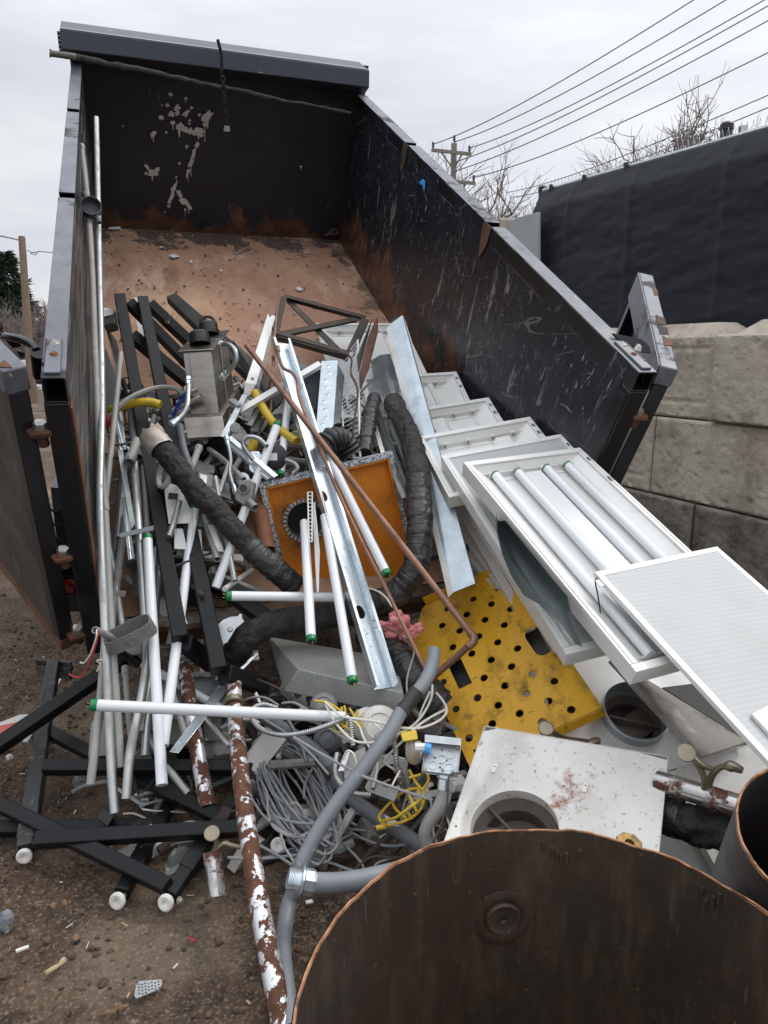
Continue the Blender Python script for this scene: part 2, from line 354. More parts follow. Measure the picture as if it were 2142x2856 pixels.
def dent(nu, nv, fn, amp, seed):
    return [[fn(i/(nu-1), j/(nv-1), amp*mnoise.fractal(Vector((i*.23, j*.23, seed)), 1, 2, 3, noise_basis='PERLIN_ORIGINAL')) for j in range(nv)] for i in range(nu)]
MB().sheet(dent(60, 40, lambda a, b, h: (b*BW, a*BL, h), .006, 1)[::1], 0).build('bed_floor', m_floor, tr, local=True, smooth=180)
MB().abox((0, 0, -.03), (BW, BL, -.012)).build('floor_underside', m_blackpaint, tr, local=True)
MB().sheet(dent(50, 20, lambda a, b, h: (BW+h, a*BL, b*BHh), .006, 3)).build('right_wall', m_wall, tr, local=True, smooth=180)
MB().abox((BW+.008, 0, 0), (BW+.02, BL, BHh-.1)).build('right_wall_outside', m_blackpaint, tr, local=True)
MB().sheet(dent(50, 20, lambda a, b, h: (h, a*BL, b*BHh), .005, 5)[::-1]).build('left_wall', m_lwall, tr, local=True, smooth=180)
MB().abox((-.02, 0, 0), (-.008, BL, BHh-.1)).build('left_wall_outside', m_blackpaint, tr, local=True)
MB().sheet(dent(30, 20, lambda a, b, h: (a*BW, BL+h, b*(BHh+.2)), .005, 9)[::-1]).build('front_wall', m_front, tr, local=True, smooth=180)
MB().abox((-.08, BL+.012, -.03), (BW+.08, BL+.04, BHh+.2)).build('front_wall_outside', m_blackpaint, tr, local=True)
for u in (-.06, BW+.02):                                    # outside ribs
    for v in np.arange(.6, 4.2, .6):
        MB().abox((u, v, -.05), (u+.04, v+.06, 1.09)).build('side_rib', m_blackpaint, tr, local=True)
m_post = material('post_paint', (.007,.0075,.009), (.014,.014,.016), 6, .3, 0, .15, 24, dirt=((.09,.085,.08), 2.2, .58, .8, .5), rust=(2.6, .68, .71))
def hollow(mb, u0, u1, v0, v1, n0, n1, t=.006):
    mb.mi = 1; mb.abox((u0, v0, n1-t), (u1, v1, n1)); mb.mi = 0; mb.abox((u0, v0, n0), (u1, v1, n0+t)); mb.abox((u0, v0, n0+t), (u0+t, v1, n1-t)); mb.abox((u1-t, v0, n0+t), (u1, v1, n1-t)); return mb
def rail(u0, u1, gaps, nm):
    mb = MB(); v = -.07
    for g in gaps+[None]:
        e = g-.035 if g else BL; hollow(mb, u0, u1, v, e, 1.10, 1.19)
        if g: mb.abox((u0, e+.0005, 1.10), (u1, g+.0345, 1.112)); mb.abox((u0+.012, e-.03, 1.113), (u1-.012, e-.026, 1.183)); v = g+.035
    mb.build('top_rail', [m_post, m_rail], tr, local=True, bevel=.003)
lg = sorted(on_wall(1, x, y, 2, 1.19)[1] for x, y in ((297, 474), (287, 842)))
rg = sorted(on_wall(2, x, y, 2, 1.19)[1] for x, y in ((212, 583), (556, 910)))
rail(-.068, -.0, lg, 'l'); rail(BW, BW+.085, rg, 'r')
# rust runs under the pockets of the right rail
for g in rg:
    pts = [(BW-.004, g-.05, 1.19), (BW-.004, g+.05, 1.19), (BW-.004, g+.045, 1.12), (BW-.004, g+.01, 1.0), (BW-.004, g-.02, 1.04), (BW-.004, g-.045, 1.1)]
    MB().slab(pts, (-.003, 0, 0)).build('rust_patch', m_rustplate, tr, local=True)
# rear posts, rear sill
for u in (-.072, BW):
    MB().abox((u, -.07, -.13), (u+(.072 if u < 0 else .085), -.002, 1.098)).build('rear_post', m_post, tr, local=True, bevel=.005)
m_rustedge = material('rust_edge', (.09,.035,.016), (.19,.08,.04), 12, .85, 0, .6, 50, dirt=((.02,.016,.015), 5, .52, .66, .8))
for u in (.001, BW-.007):
    MB().abox((u, -.066, -.13), (u+.006, -.0, 1.08)).build('post_edge', m_rustedge if u < 1 else m_post, tr, local=True)
m_sill = material('rust_sill', lin(112,92,80), lin(84,62,50), 5, .85, 0, .8, 40, dirt=(lin(196,186,176), 4, .55, .66, .8, (.7,2,2)), dirt2=((.03,.018,.014), 3, .55, .7, .9), rust=(3, .55, .62))
MB().abox((0, -.07, -.05), (BW, -.001, -.002)).build('rear_sill', m_sill, tr, local=True, bevel=.006)
MB().abox((0, -.055, -.14), (BW, -.012, -.053)).build('rear_crossbar', m_rustplate, tr, local=True, bevel=.006)
MB().abox((0, -.07, -.16), (BW, -.015, -.142)).build('rear_lip', m_sill, tr, local=True, bevel=.004)
# hood over the front
prof = [(4.26, 1.19), (4.06, 1.215), (3.95, 1.295), (4.0, 1.40), (4.3, 1.40)]
MB().slab([(-.115, v, n) for v, n in prof], (BW+.135, 0, 0)).build('tarp_hood', m_hood, tr, local=True, bevel=.005)
m_lipedge = material('hood_edge', (.22,.23,.25), (.34,.35,.37), 6, .5, 0)
MB().abox((-.112, 4.006, 1.402), (BW+.016, 4.03, 1.405)).build('hood_edge', m_lipedge, tr, local=True)
hb = MB()
for k in range(5): hb.tube([Bp(-.116, 4.0, 1.27+.026*k), Bp(-.132, 4.0, 1.27+.026*k)], .013, 8)
hb.build('hood_latch', m_chain, tr)
m_tarp = material('tarp_mesh', (.02,.021,.024), (.06,.06,.062), 25, .9, 0, .8, 90)
rodp = [at_plane(1, x, y, Bp(0, 3.86, 0), BV) for x, y in ((215,230),(330,246),(480,278),(650,310),(800,345),(930,372),(1050,395),(1200,430),(1350,455),(1515,490))]
MB().tube(rodp[:2], .02, 10).build('tarp_rod', material('pipe_end', (.12,.11,.1), (.2,.19,.18), 9, .6, .3, .2), tr)
rr_ = random.Random(3); sp = smooth_path(rodp[1:], 6)
MB().tube([p+BN*rr_.uniform(-.004,.004) for p in sp], [.018+rr_.uniform(-.003,.004)-(.008*i/len(sp)) for i in range(len(sp))], 10).build('rolled_tarp', m_tarp, tr)
MB().tube([at_plane(1, 217, y, Bp(0, 3.86, 0), BV) for y in (212, 248)], .005, 6).build('rod_pin', m_chain, tr)
def chain(mb, pts, r, step):
    pts = smooth_path(pts, 12); d = 0; k = 0
    for a, b in zip(pts, pts[1:]):
        d += np.linalg.norm(b-a)
        if d > step:
            d = 0; k += 1; t, s_, u_ = frame_of(b-a, (0,1,.2)); x = s_ if k % 2 else u_
            ring = [b+t*step*.72*math.cos(q)+x*step*.42*math.sin(q) for q in np.linspace(0, 2*math.pi, 9)]
            mb.tube(ring, r, 5, False)
    return mb
cp = [at_plane(1, x, y, Bp(0, 3.82, 0), BV) for x, y in ((940,185),(952,215),(958,260),(957,320),(965,360),(968,420),(975,480),(980,545))]
cp[0] = cp[0]+BN*.02
chain(MB(), cp[3:], .007, .028).tube(smooth_path(cp[:4], 4), .012, 8).build('hanging_chain', m_chain, tr)
MB().tube(cp[-1:]+[cp[-1]-BN*.03], [.02, .026], 7).build('frayed_end', material('frayed_rope', (.4,.39,.36), (.2,.19,.18), 40, .9, 0, .5, 90), tr)
# pale paint splashed on the front wall
m_splash = material('paint_splash', lin(176,170,164), lin(196,190,182), 20, .7)
sb = MB(); rs = random.Random(12)
def splash(x, y, r, drip=0, ang=0, asp=1.0, k=1):
    n = 14; c = V3((x, y)); pts = []
    for i in range(n):
        t = 2*math.pi*i/n; q = r*(1+rs.uniform(-.45,.35)); e = V3((math.cos(t)*q*asp, math.sin(t)*q))
        pts.append(c+V3((e[0]*math.cos(ang)-e[1]*math.sin(ang), e[0]*math.sin(ang)+e[1]*math.cos(ang))))
    w3 = [on_wall(k, p[0], p[1], 1, BL-.0105-.002*(len(sb.f) % 3)) for p in pts]
    sb.slab(w3, (0, -.0012, 0))
    if drip:
        w_ = r*.22; d3 = [(x-w_, y), (x+w_, y), (x+w_*.7, y+drip), (x, y+drip*1.08), (x-w_*.6, y+drip)]
        sb.slab([on_wall(k, a, b, 1, BL-.0195) for a, b in d3], (0, -.0012, 0))
for a in [(737,408,9,10),(803,425,8,18),(722,455,9,8),(768,465,14,18),(740,492,14,10),(765,490,12,0),(803,488,12,0,-.8,1.7),(827,465,6,8),(862,495,7,10),(897,503,17,50,-.9,1.6),(885,540,9,70),(698,508,9,12,.6,1.6),(748,530,11,30),(775,550,20,40),(800,560,13,0),(822,565,16,10),(857,570,17,30,0,1.5),(870,585,9,0),(840,580,7,0),(663,580,12,30,-.9,1.5),(718,572,5,0),(806,630,7,16),(850,625,8,20,-1.2,2.0),(838,660,8,40,-1.2,2.6),(825,700,8,60,-1.3,3),(812,745,7,40,-1.2,3),(775,705,6,8),(635,720,8,10,.9,1.8),(658,748,16,30,.2,1.4),(678,735,10,0,-.7,1.5),(632,748,7,0),(762,765,5,30),(752,810,9,20,-1.1,3),(738,860,8,20,-1.15,3.4),(729,890,7,10),(775,835,9,20,1.0,3),(795,870,12,0,.8,2.2),(815,890,10,30,.9,2),(800,905,5,30),(712,915,3,10),(1300,720,5,14),(530,545,4,0),(820,520,6,0),(818,535,5,0),(700,455,4,0),(645,400,2,10)]:
    splash(*a)
sb.build('paint_stain', m_splash, tr, local=True)
rp_ = [(980,868),(1015,870),(1050,905),(1048,960),(1030,992),(1005,960),(988,920)]
MB().slab([on_wall(1, x, y, 1, BL-.008) for x, y in rp_], (0, -.002, 0)).build('rust_patch', m_rustplate, tr, local=True)
sl_ = [(570,1060),(620,1040),(665,1035),(640,1050),(580,1068)]
# blue tape on the right wall
m_blue = material('blue_tape', lin(60,150,220), lin(70,160,228), 9, .6)
MB().slab([on_wall(2, x, y, 0, BW-.012) for x, y in ((250,738),(262,726),(271,736),(268,772),(262,748),(252,748))], (-.006, 0, 0)).build('tape_scrap', m_blue, tr, local=True)
chain(MB(), [at_plane(1, x, y, Bp(0, 4.1, 0), BV) for x, y in ((1458,985),(1450,1000),(1430,1005),(1415,1012))], .009, .05).build('corner_chain', m_rustplate, tr)
# rear doors
def door(hu, sgn, nm, label, dz=0):
    a = math.radians(28); dv = V3((sgn*math.sin(a), math.cos(a), 0)); pv = V3((sgn*math.cos(a), -math.sin(a), 0))   # along the door, and away from the bed
    o = V3((hu, -.045, dz)); Lw = 1.02; t = .06
    def bx(mb, l0, l1, p0, p1, n0, n1): return mb.box(o+dv*(l0+l1)/2+pv*(p0+p1)/2+V3((0,0,(n0+n1)/2)), dv*(l1-l0)/2, pv*(p1-p0)/2, V3((0,0,(n1-n0)/2)))
    mb = bx(MB(), .005, Lw-.005, t-.010, t-.002, -.05, 1.12)
    m_door = material('door_skin', lin(58,52,48), lin(82,74,68), 3, .5, 0, .3, 30, dirt=((.012,.012,.013), 2.4, .5, .66, .9), scratch=[((.3,.29,.27), 7, (4,4,.5), .69, .73), ((.10,.10,.10), 4, (2.5,2.5,.4), .6, .7)], rust=(3, .7, .74)) if sgn < 0 else m_post
    d = mb.build('rear_door', m_door, tr, local=True)
    if label: d['label'] = label
    bx(bx(MB(), 0, .06, 0, t, -.05, 1.10), Lw-.06, Lw, 0, t, -.05, 1.10).build('door_stile', m_post, d, local=True, bevel=.004)
    r_ = bx(MB(), -.005, Lw+.005, -.006, t+.006, 1.102, 1.185); r_.build('door_rail', m_rail, d, local=True, bevel=.006)
    rr = random.Random(4 if sgn > 0 else 9)
    for k in range(4 if sgn > 0 else 2):
        l0 = rr.uniform(.15, .8) if sgn > 0 else (.0, .16)[k]; l1 = l0+(.1 if sgn > 0 else (.05, .75)[k]); pm = rr.uniform(.02, .05)
        poly = [o+dv*l0+pv*(pm+.0)+V3((0,0,1.1865)), o+dv*l1+pv*pm+V3((0,0,1.1865)), o+dv*(l1-.02)+pv*(t+.004)+V3((0,0,1.1865)), o+dv*(l0+.02)+pv*(t+.004)+V3((0,0,1.1865))]
        MB().slab(poly, (0,0,.0012)).build('rust_patch', m_rustplate, d, local=True)
    bx(MB(), 0, Lw, 0, t, -.11, -.052).build('door_bottom_rail', m_rustedge, d, local=True, bevel=.004)
    if sgn > 0:
        bx(MB(), .002, .004+Lw, -.012, -.008, 1.05, 1.184).build('door_flange', m_rail, d, local=True)
    for n in (.95, .40, -.04):
        h = MB(); q = o+dv*.0+V3((0,0,n))
        h.slab([q+dv*.05+pv*.035+V3((0,0,0)), q-dv*.035+pv*.03, q-dv*.05-pv*.02, q-dv*.02-pv*.06, q+dv*.02-pv*.03], (0,0,.018))
        hg = h.build('hinge', m_rustedge, d, local=True, bevel=.003)
        MB().lathe(q-dv*.01-pv*.01+V3((0,0,.018)), (0,0,1), [(0,.02),(.02,.02),(.022,.016),(.024,0)], 6).build('hinge_bolt', m_steel, hg, local=True, smooth=0)
        MB().tube([q-dv*.01-pv*.01+V3((0,0,-.05)), q-dv*.01-pv*.01], .018, 10).build('hinge_pin', m_rustplate, hg, local=True)
    return d
door(-.108, -1, 'L', None, .032); door(BW+.118, 1, 'R', None, .018)
# brackets on the rail ends
for u in (-.06, BW+.02):
    mb = MB().abox((u, -.055, 1.1905), (u+.045, .16, 1.20))
    b = mb.build('rail_bracket', m_rail, tr, local=True, bevel=.003)
    for v in (.05, .12): MB().lathe((u+.025, v, 1.20), (0,0,1), [(0,.006),(.008,.006),(.011,.003),(.014,0)], 10).build('bracket_bolt', m_rustedge if v < .1 else m_steel, b, local=True)
    s_ = -1 if u < 0 else 1; x0 = u if u < 0 else u+.045
    MB().slab([(x0, -.05, 1.14), (x0, .14, 1.2), (x0, .2, 1.2), (x0, .1, 1.26)][::1] if False else [(x0, -.04, 1.12), (x0, .14, 1.12), (x0, .15, 1.2), (x0, .0, 1.2)], (s_*.006, 0, 0)).build('bracket_web', m_post, b, local=True)
# right latch plate between rail and door
MB().slab([to_bed(Z('D', x, y, 2.95)) for x, y in ((190,725),(440,775),(510,840),(520,900),(390,880),(320,860))], (0, .01, -.008)).build('latch_plate', m_post, tr, local=True)
MB().slab([to_bed(Z('D', x, y, 2.9)) for x, y in ((385,885),(425,830),(450,845),(440,900))], (0, .02, 0)).build('latch_pin', m_steel, tr, local=True, bevel=.004)
# left latch handle and sleeve
hp = [Z('C', x, y, d) for x, y, d in ((60,245,2.5),(150,262,2.45),(260,290,2.42),(370,345,2.4),(440,420,2.38))]
MB().tube(smooth_path(hp), .014, 10).build('latch_handle', m_post, tr)
MB().tube([Z('C', 462, 425, 2.38), Z('C', 490, 700, 2.5)], .029, 12).build('latch_sleeve', m_post, tr)
MB().tube([Z('C', 490, 690, 2.5), Z('C', 505, 800, 2.5)], .022, 12).build('latch_pin', m_rail, tr)
MB().slab([Z('C', x, y, 2.5) for x, y in ((30,240),(130,215),(215,300),(110,320))], (0,.02,-.02)).build('latch_ear', m_rustplate, tr)
# fender and tail light seen through the gap
m_tread = material('tread_plate', (.045,.05,.055), (.075,.08,.085), 9, .45, .3, .3, 40)
fd = MB().slab([Z('C', x, y, d) for x, y, d in ((600,2040,3.3),(770,2050,3.3),(740,1780,4.3),(690,1830,4.3))], (0,0,-.01))
fd.slab([Z('C', 600, 2045, 3.3), Z('C', 800, 2055, 3.3), Z(6, 510, 470, 3.3), Z(6, 400, 470, 3.3)], (0,.01,0))
for i in range(9):
    for j in range(4):
        c = Z(6, 350+i*0+j*42+(20 if i % 2 else 0)+i*7, 60+i*46, 3.29); a = 1 if (i+j) % 2 else -1
        fd.box(c, V3((.012, 0, a*.010)), (0,.004,0), V3((-a*.002, 0, .0026)))
fd.build('fender', m_tread, tr)
MB().box(Z(6, 478, 560, 3.2), (.075,0,0), (0,.03,0), (0,0,.11)).build('light_box', m_post, tr, bevel=.006)
m_red = material('red_lens', (.33,.012,.012), (.25,.01,.012), 20, .2, 0, coat=.5)
MB().lathe(Z(6, 462, 555, 3.168), (0,-1,0), [(0,.014),(.026,.012),(.036,.004),(.038,0)], 18).build('tail_light', m_red, tr)
MB().lathe(Z(6, 462, 555, 3.168), (0,-1,0), [(.037,.0),(.038,.008),(.045,.008),(.047,0)], 18).build('light_gasket', m_post, tr)
# chassis under the bed
def bp(x, y, z): q = BO+BU*x+BH*y; return V3((q[0], q[1], z))
for x in (.55, 1.5): MB().beam(bp(x, .15, .42), bp(x, 5.2, .42), .08, .16).build('chassis_beam', m_post, tr, bevel=.004)
for x in (-.12, 2.17):
    for y in (1.6, 2.5):
        s_ = -1 if x < 0 else 1; c = bp(x, y, .36)
        t = MB().lathe(c-BU*.1, BU, [(.2,0),(.32,.0),(.36,.03),(.37,.1),(.36,.17),(.32,.2),(.2,.2)], 28).build('wheel', material('tyre', (.015,.015,.016), (.03,.028,.026), 20, .85, 0, .3), tr)
        MB().lathe(c-BU*.08, BU, [(0,.03),(.1,.03),(.19,.0),(.205,.08),(.19,.16),(.1,.13),(0,.13)], 24).build('rim', m_rail, t)
MB().tube([bp(-.1, 1.6, .36), bp(2.15, 1.6, .36)], .04, 10).build('axle', m_post, tr); MB().tube([bp(-.1, 2.5, .36), bp(2.15, 2.5, .36)], .04, 10).build('axle', m_post, tr)
MB().tube([bp(1.02, 4.6, .45), Bp(1.02, 2.6, -.04)], .06, 12).build('lift_cylinder', m_steel, tr)
# flakes and grit lying on the bed floor
fl = MB(); r5 = random.Random(5)
for i in range(700):
    u, v = r5.uniform(.05, 2.0), r5.uniform(1.9, 4.15); s_ = .003+.014*r5.random()**3; a = r5.random()*6
    p = [Bp(u+s_*math.cos(a+q)*r5.uniform(.5,1), v+s_*math.sin(a+q), .008+.004*r5.random()) for q in (0, 1.6, 3.1, 4.6)]
    fl.mi = r5.choice((0, 0, 1, 2)); fl.slab(p, BN*.002)
m_flake = material('pale_flake', lin(196,184,170), lin(150,130,112), 40, .9); m_dark = material('dark_flake', lin(70,54,46), lin(96,70,56), 40, .9)
fl.build('debris', [m_flake, m_dark, m_stone], kind='stuff', label='grit and flakes strewn over the brown trailer floor', cat='debris')
m_paper = material('paper_scrap', lin(206,208,214), lin(222,222,224), 12, .8)
for k, (x, y, w_, h_, lb) in enumerate([(495,988,.10,.045,'pale lilac paper scrap at the front left corner of the bed floor'),(700,1070,.04,.03,'small white paper scrap near the top of the bed floor'),(752,1110,.08,.055,'white printed paper sheet lying on the brown bed floor, the largest one'),(826,1132,.02,.016,'tiny white chip beside the paper sheet on the bed floor'),(955,1172,.03,.016,'cream chip in the middle of the bed floor'),(740,1000,.035,.014,'brown paper flake at the foot of the front wall'),(1293,1250,.045,.05,'grey rag of plastic on the right of the bed floor')]):
    c = on_wall(1, x, y, 2, .014); a = .4*k
    MB().slab([Bp(c[0]+q[0]*w_*math.cos(a)-q[1]*h_*math.sin(a), c[1]+q[0]*w_*math.sin(a)+q[1]*h_*math.cos(a), .014+.006*((j*7+k) % 3)) for j, q in enumerate(((-.5,-.5),(.5,-.45),(.45,.5),(-.4,.55)))], BN*.0015).build('paper_scrap', m_paper, label=lb, cat='paper')
# ---------------------------------------------------------------- concrete block wall
WD = V3((-.416, .909, 0)); WD /= np.linalg.norm(WD); WNn = V3((-WD[1], WD[0], 0))      # along the wall (away), and towards the trailer
WP = P(1985, 1100, 5.0); WP[2] = 0
m_conc = material('block_concrete', lin(178,168,154), lin(204,195,181), 2.2, .9, 0, 1.6, 70, dirt=(lin(128,117,105), 3, .5, .72, .8, (1,1,.6)), dirt2=(lin(208,204,196), 7, .62, .74, .6), scratch=[(lin(78,72,66), 40, (1,1,1), .68, .71)], spec=.25)
m_conc2 = material('dark_concrete', lin(122,115,106), lin(150,142,132), 3, .9, 0, 2.0, 30, dirt=(lin(60,55,50), 4, .5, .7, .8), spec=.25)  # one darker tone for the whole bottom course
def wblock(t0, t1, z0, z1, off, label, seed, mat, ridge=True, groove=True):
    mb = MB(); D_ = .58; nu, nv = 80, 42; g = .02
    def pt(t, z, f):                             # f: 0 face .. 1 back
        return WP+WD*t+ZU*z-WNn*(f*D_)+WNn*off
    rows = []
    for i in range(nv+1):
        z = z0+.004+(z1-z0-.008)*i/nv; row = []
        for j in range(nu+1):
            t = t0+.006+(t1-t0-.012)*j/nu
            e = min(j, nu-j)/nu*(t1-t0); ez = min(i, nv-i)/nv*(z1-z0); r_ = .018
            dd = max(0, r_-min(e, ez)); h = -(r_-math.sqrt(max(r_*r_-dd*dd, 0)))
            h += .006*fbm(t*1+seed, z, 9, 5, seed)+.003*fbm(t, z, 45, 2, seed)-.02*max(0, fbm(t, z, 26, 2, seed+3)-.3)
            if groove and (abs(z-(z1-.1)) < .014 or abs(z-(z0+.13)) < .014) and .06 < e: h -= .008
            if groove and abs(e-.1) < .016: h -= .006
            row.append(pt(t, z, 0)+WNn*h)
        rows.append(row)
    mb.sheet(rows)
    A = lambda t, z, f: pt(t, z, f)
    for q in ([(t0,z1,0),(t1,z1,0),(t1,z1,1),(t0,z1,1)], [(t0,z0,0),(t0,z0,1),(t1,z0,1),(t1,z0,0)], [(t1,z0,0),(t1,z0,1),(t1,z1,1),(t1,z1,0)], [(t0,z0,0),(t0,z1,0),(t0,z1,1),(t0,z0,1)], [(t0,z0,1),(t0,z1,1),(t1,z1,1),(t1,z0,1)]):
        mb.add([A(t0+(t-t0)*.985+(.006 if t == t0 else 0), z-.006 if z == z1 else z+.004, max(.03, f)) for t, z, f in q], [(0,1,2,3)])
    if ridge:
        lo = [A(t0+.06,z1-.007,.22), A(t1-.06,z1-.007,.22), A(t1-.06,z1-.007,.8), A(t0+.06,z1-.007,.8)]; hi = [A(t0+.2,z1+.09,.36), A(t1-.2,z1+.09,.36), A(t1-.2,z1+.09,.66), A(t0+.2,z1+.09,.66)]
        mb.add(lo+hi, [(4,5,6,7),(0,1,5,4),(1,2,6,5),(2,3,7,6),(3,0,4,7)])
    mb.build('concrete_block', mat, smooth=50, label=label, cat='concrete block', group='concrete blocks of the retaining wall')
lay = [(-2.46,-1.24,2,'pale grey block out at the near end of the wall, topmost course'),(-1.23,-.03,2,'smooth grey block in the top course of the wall, standing proud of its neighbour'),(-.03,1.16,2,'block with pressed border lines in the top course beside the open right door'),(1.17,2.36,2,'top course block behind the open right door'),
       (-1.95,-.73,1,'middle course block at the near end of the wall'),(-.72,.48,1,'wide brown streaked block in the middle course'),(.48,1.68,1,'pale narrow looking block in the middle course just right of the open door'),(1.68,2.88,1,'middle course block hidden behind the open right door'),
       (-2.4,-1.2,0,'dark damp block in the bottom course at the near end'),(-1.19,.01,0,'dark rough block in the bottom course above the lens panel'),(.02,1.22,0,'dark rough block in the bottom course behind the stacked light fixtures'),(1.23,2.4,0,'bottom course block behind the trailer')]  # bottom course: all four blocks share the one darker concrete tone
for i, (t0, t1, c, lb) in enumerate(lay):
    wblock(t0, t1, c*.6-.06, (c+1)*.6-.06, .07 if i == 1 else (.03 if c == 1 else 0)+(.06 if c == 0 else 0), lb, i*3.1, m_conc2 if c == 0 else m_conc, ridge=(c == 2), groove=i in (2, 3, 6))
# ---------------------------------------------------------------- fence with black privacy cloth
FP = P(1985, 1100, 5.75); FP[2] = 0
fn_n = WNn
ftop = lambda x, y: at_plane('F', x, y, FP, fn_n)
tl = (ftop(1170, 428)-FP)@WD; ztl = ftop(1180, 410)[2]; ztr = ftop(1659, 275)[2]; tr_ = (ftop(1659, 275)-FP)@WD
zt = lambda t: ztl+(ztr-ztl)*(t-tl)/(tr_-tl)
m_tarp2 = material('privacy_cloth', (.011,.0135,.021), (.016,.019,.028), 2, .6, 0, .3, 20, stretch=(.6,.6,1.6), spec=.3)
m_postb = material('fence_post_paint', (.012,.013,.015), None, 5, .45)
m_galv = material('galvanised', lin(170,176,180), lin(196,200,203), 25, .38, .75, .05, 60, dirt=(lin(120,122,120), 5, .5, .75, .5))
fr = root('fence', FP+WD*tl, 'tall chain link fence covered in wrinkled black privacy cloth', 'fence')
rows = []; nt_, nz_ = 260, 110; T0, T1 = -3.2, tl-.03
for i in range(nz_+1):
    row = []
    for j in range(nt_+1):
        t = T0+(T1-T0)*j/nt_; z = .35+(zt(t)-.02-.35)*i/nz_
        h = .009*fbm(t*.55+z*.35, z*2.2-t*.35, 1.5, 4, 3)+.009*fbm(t*.6-z*.3, z*2.6+t*.4, 3.6, 5, 8)+.005*fbm(t*.7, z*3, 9, 3, 1)
        for s in (-2.2, -1.1, -.05, .95, 1.8): h += .012*math.exp(-((t-s)/.035)**2)
        h *= min(1, (zt(t)-z)/.15+.15); row.append(FP+WD*t+ZU*z+WNn*(h+.09*min(1, (zt(t)-z)/.2)+.03))
    rows.append(row)
MB().sheet(rows).build('privacy_cloth', m_tarp2, fr, smooth=180)
MB().tube([FP+WD*(T0)+ZU*zt(T0), FP+WD*T1+ZU*zt(T1)], .021, 8).build('top_rail', m_galv, fr)
for x, y in ((1161, 408), (1556, 272)):
    q = ftop(x, y); t = (q-FP)@WD
    ps = MB().tube([FP+WD*t+ZU*0-WNn*.07, FP+WD*t+ZU*(q[2])-WNn*.07], .045, 14).build('post', m_postb, fr)
    MB().lathe(FP+WD*t+ZU*q[2]-WNn*.07, ZU, [(.05,-.02),(.05,.02),(.035,.035),(0,.04)], 14).build('post_cap', m_postb, ps)
for t in (.2, -2.0, -3.0): MB().tube([FP+WD*t-WNn*.07, FP+WD*t+ZU*(zt(t)-.03)-WNn*.07], .03, 10).build('post', m_postb, fr)
q = ftop(1585, 275); t = (q-FP)@WD; MB().beam(FP+WD*t-WNn*.1+ZU*2.6, FP+WD*t-WNn*.1+ZU*(zt(t)+.09), .05, .05).build('rail_end', m_galv, fr)
cl = MB(); t = T0; k = 0; s_ = .055
while t < T1-s_:
    for dz in (0, -.11, -.22):
        a, b, c_ = (FP+WD*tt+ZU*(zt(tt)+zz+dz)+WNn*yy for tt, zz, yy in ((t, -.045, .012), (t+s_/2*1.0, .075, .016), (t+s_, -.045, .012)))
        cl.tube([a, b, c_], .0024, 4, False)
    t += s_; k += 1
cl.build('chain_link', m_galv, fr)
for x in (1199, 1270, 1360): 
    q = ftop(x, 330); t = (q-FP)@WD; MB().tube([FP+WD*t+ZU*(zt(t)-.03)+WNn*.03, FP+WD*t+ZU*(zt(t)+.03)+WNn*.03], .02, 6).build('tie', m_postb, fr)
# end post hardware, grey sheet and the weathered far block
ft = MB(); q = FP+WD*(tl)
for z in (3.15, 3.0, 2.8): ft.tube([q+ZU*z+WNn*.05, q+ZU*z-WD*.12+WNn*.05], .02, 6)
ft.tube([q+ZU*2.3-WD*.1, q+ZU*3.2-WD*.1], .012, 6); ft.build('tension_bar', m_postb, fr)
m_greysheet = material('grey_sheet', lin(150,154,158), lin(162,165,168), 3, .6, 0, .05)
gp = [ftop(x, y)+WNn*.25 for x, y in ((1139, 481), (1206, 462), (1206, 640), (1139, 640))]
MB().slab(gp, -WNn*.03).build('sheet_panel', m_greysheet, bevel=.003, label='plain pale grey sheet standing upright at the end of the black fence', cat='panel')
m_conc3 = material('stained_concrete', lin(176,168,154), lin(150,140,126), 5, .9, 0, .8, 20, dirt=(lin(112,98,84), 3, .48, .66, .8, (2.5,2.5,.5)), spec=.2)
q0, q1 = P(1075*1.29114, 470*1.29114, 11.2), P(1141*1.29114, 476*1.29114, 10.2); 
for i, (a, b) in enumerate(((0, .45), (.45, 1.0))):
    A_, B_ = q0+(q1-q0)*a, q0+(q1-q0)*b; d_ = unit(np.cross(B_-A_, ZU))*-1
    bb = MB().slab([A_, B_, B_*[1,1,0], A_*[1,1,0]], V3((d_[0], d_[1], 0))*.6); bb.build('concrete_pier', m_conc3, bevel=.03, label=['weathered tan concrete upright behind the trailer rail, the one nearer the trailer','weathered tan concrete upright next to the grey sheet'][i], cat='concrete pier', group='weathered concrete uprights by the fence')
# ---------------------------------------------------------------- poles and wires
m_pole = material('pole_wood', lin(104,86,72), lin(132,112,96), 6, .85, 0, .4, 30, stretch=(3,3,.3)); m_polegrey = material('grey_pole_wood', lin(120,112,104), lin(146,138,130), 6, .85, 0, .4, 30, stretch=(3,3,.3))
m_ins = material('insulator', lin(70,66,70), None, 5, .3); m_wire = material('wire', lin(92,90,104), None, 5, .5)
pr = root('utility_pole', P(980*1.29114, 400*1.29114, 32)*[1,1,0], 'wooden utility pole with two crossarms rising behind the black trailer', 'utility pole')
pt_ = P(981*1.29114, 310*1.29114, 32); MB().tube([V3((pt_[0], pt_[1], -.2)), pt_], [.17, .13], 10).build('pole', m_polegrey, pr)
def arm(x0, y0, x1, y1, nm):
    A_, B_ = P(x0*1.29114, y0*1.29114, 31.8), P(x1*1.29114, y1*1.29114, 31.6); return A_, B_, MB().beam(A_, B_, .12, .13).build('crossarm', m_polegrey, pr)
a0, a1, ca = arm(932, 324, 1018, 333, ''); b0, b1, cb_ = arm(986, 393, 1027, 396, '')
ins = [a0+(a1-a0)*.04, pt_, a0+(a1-a0)*.95, b0+(b1-b0)*.9]
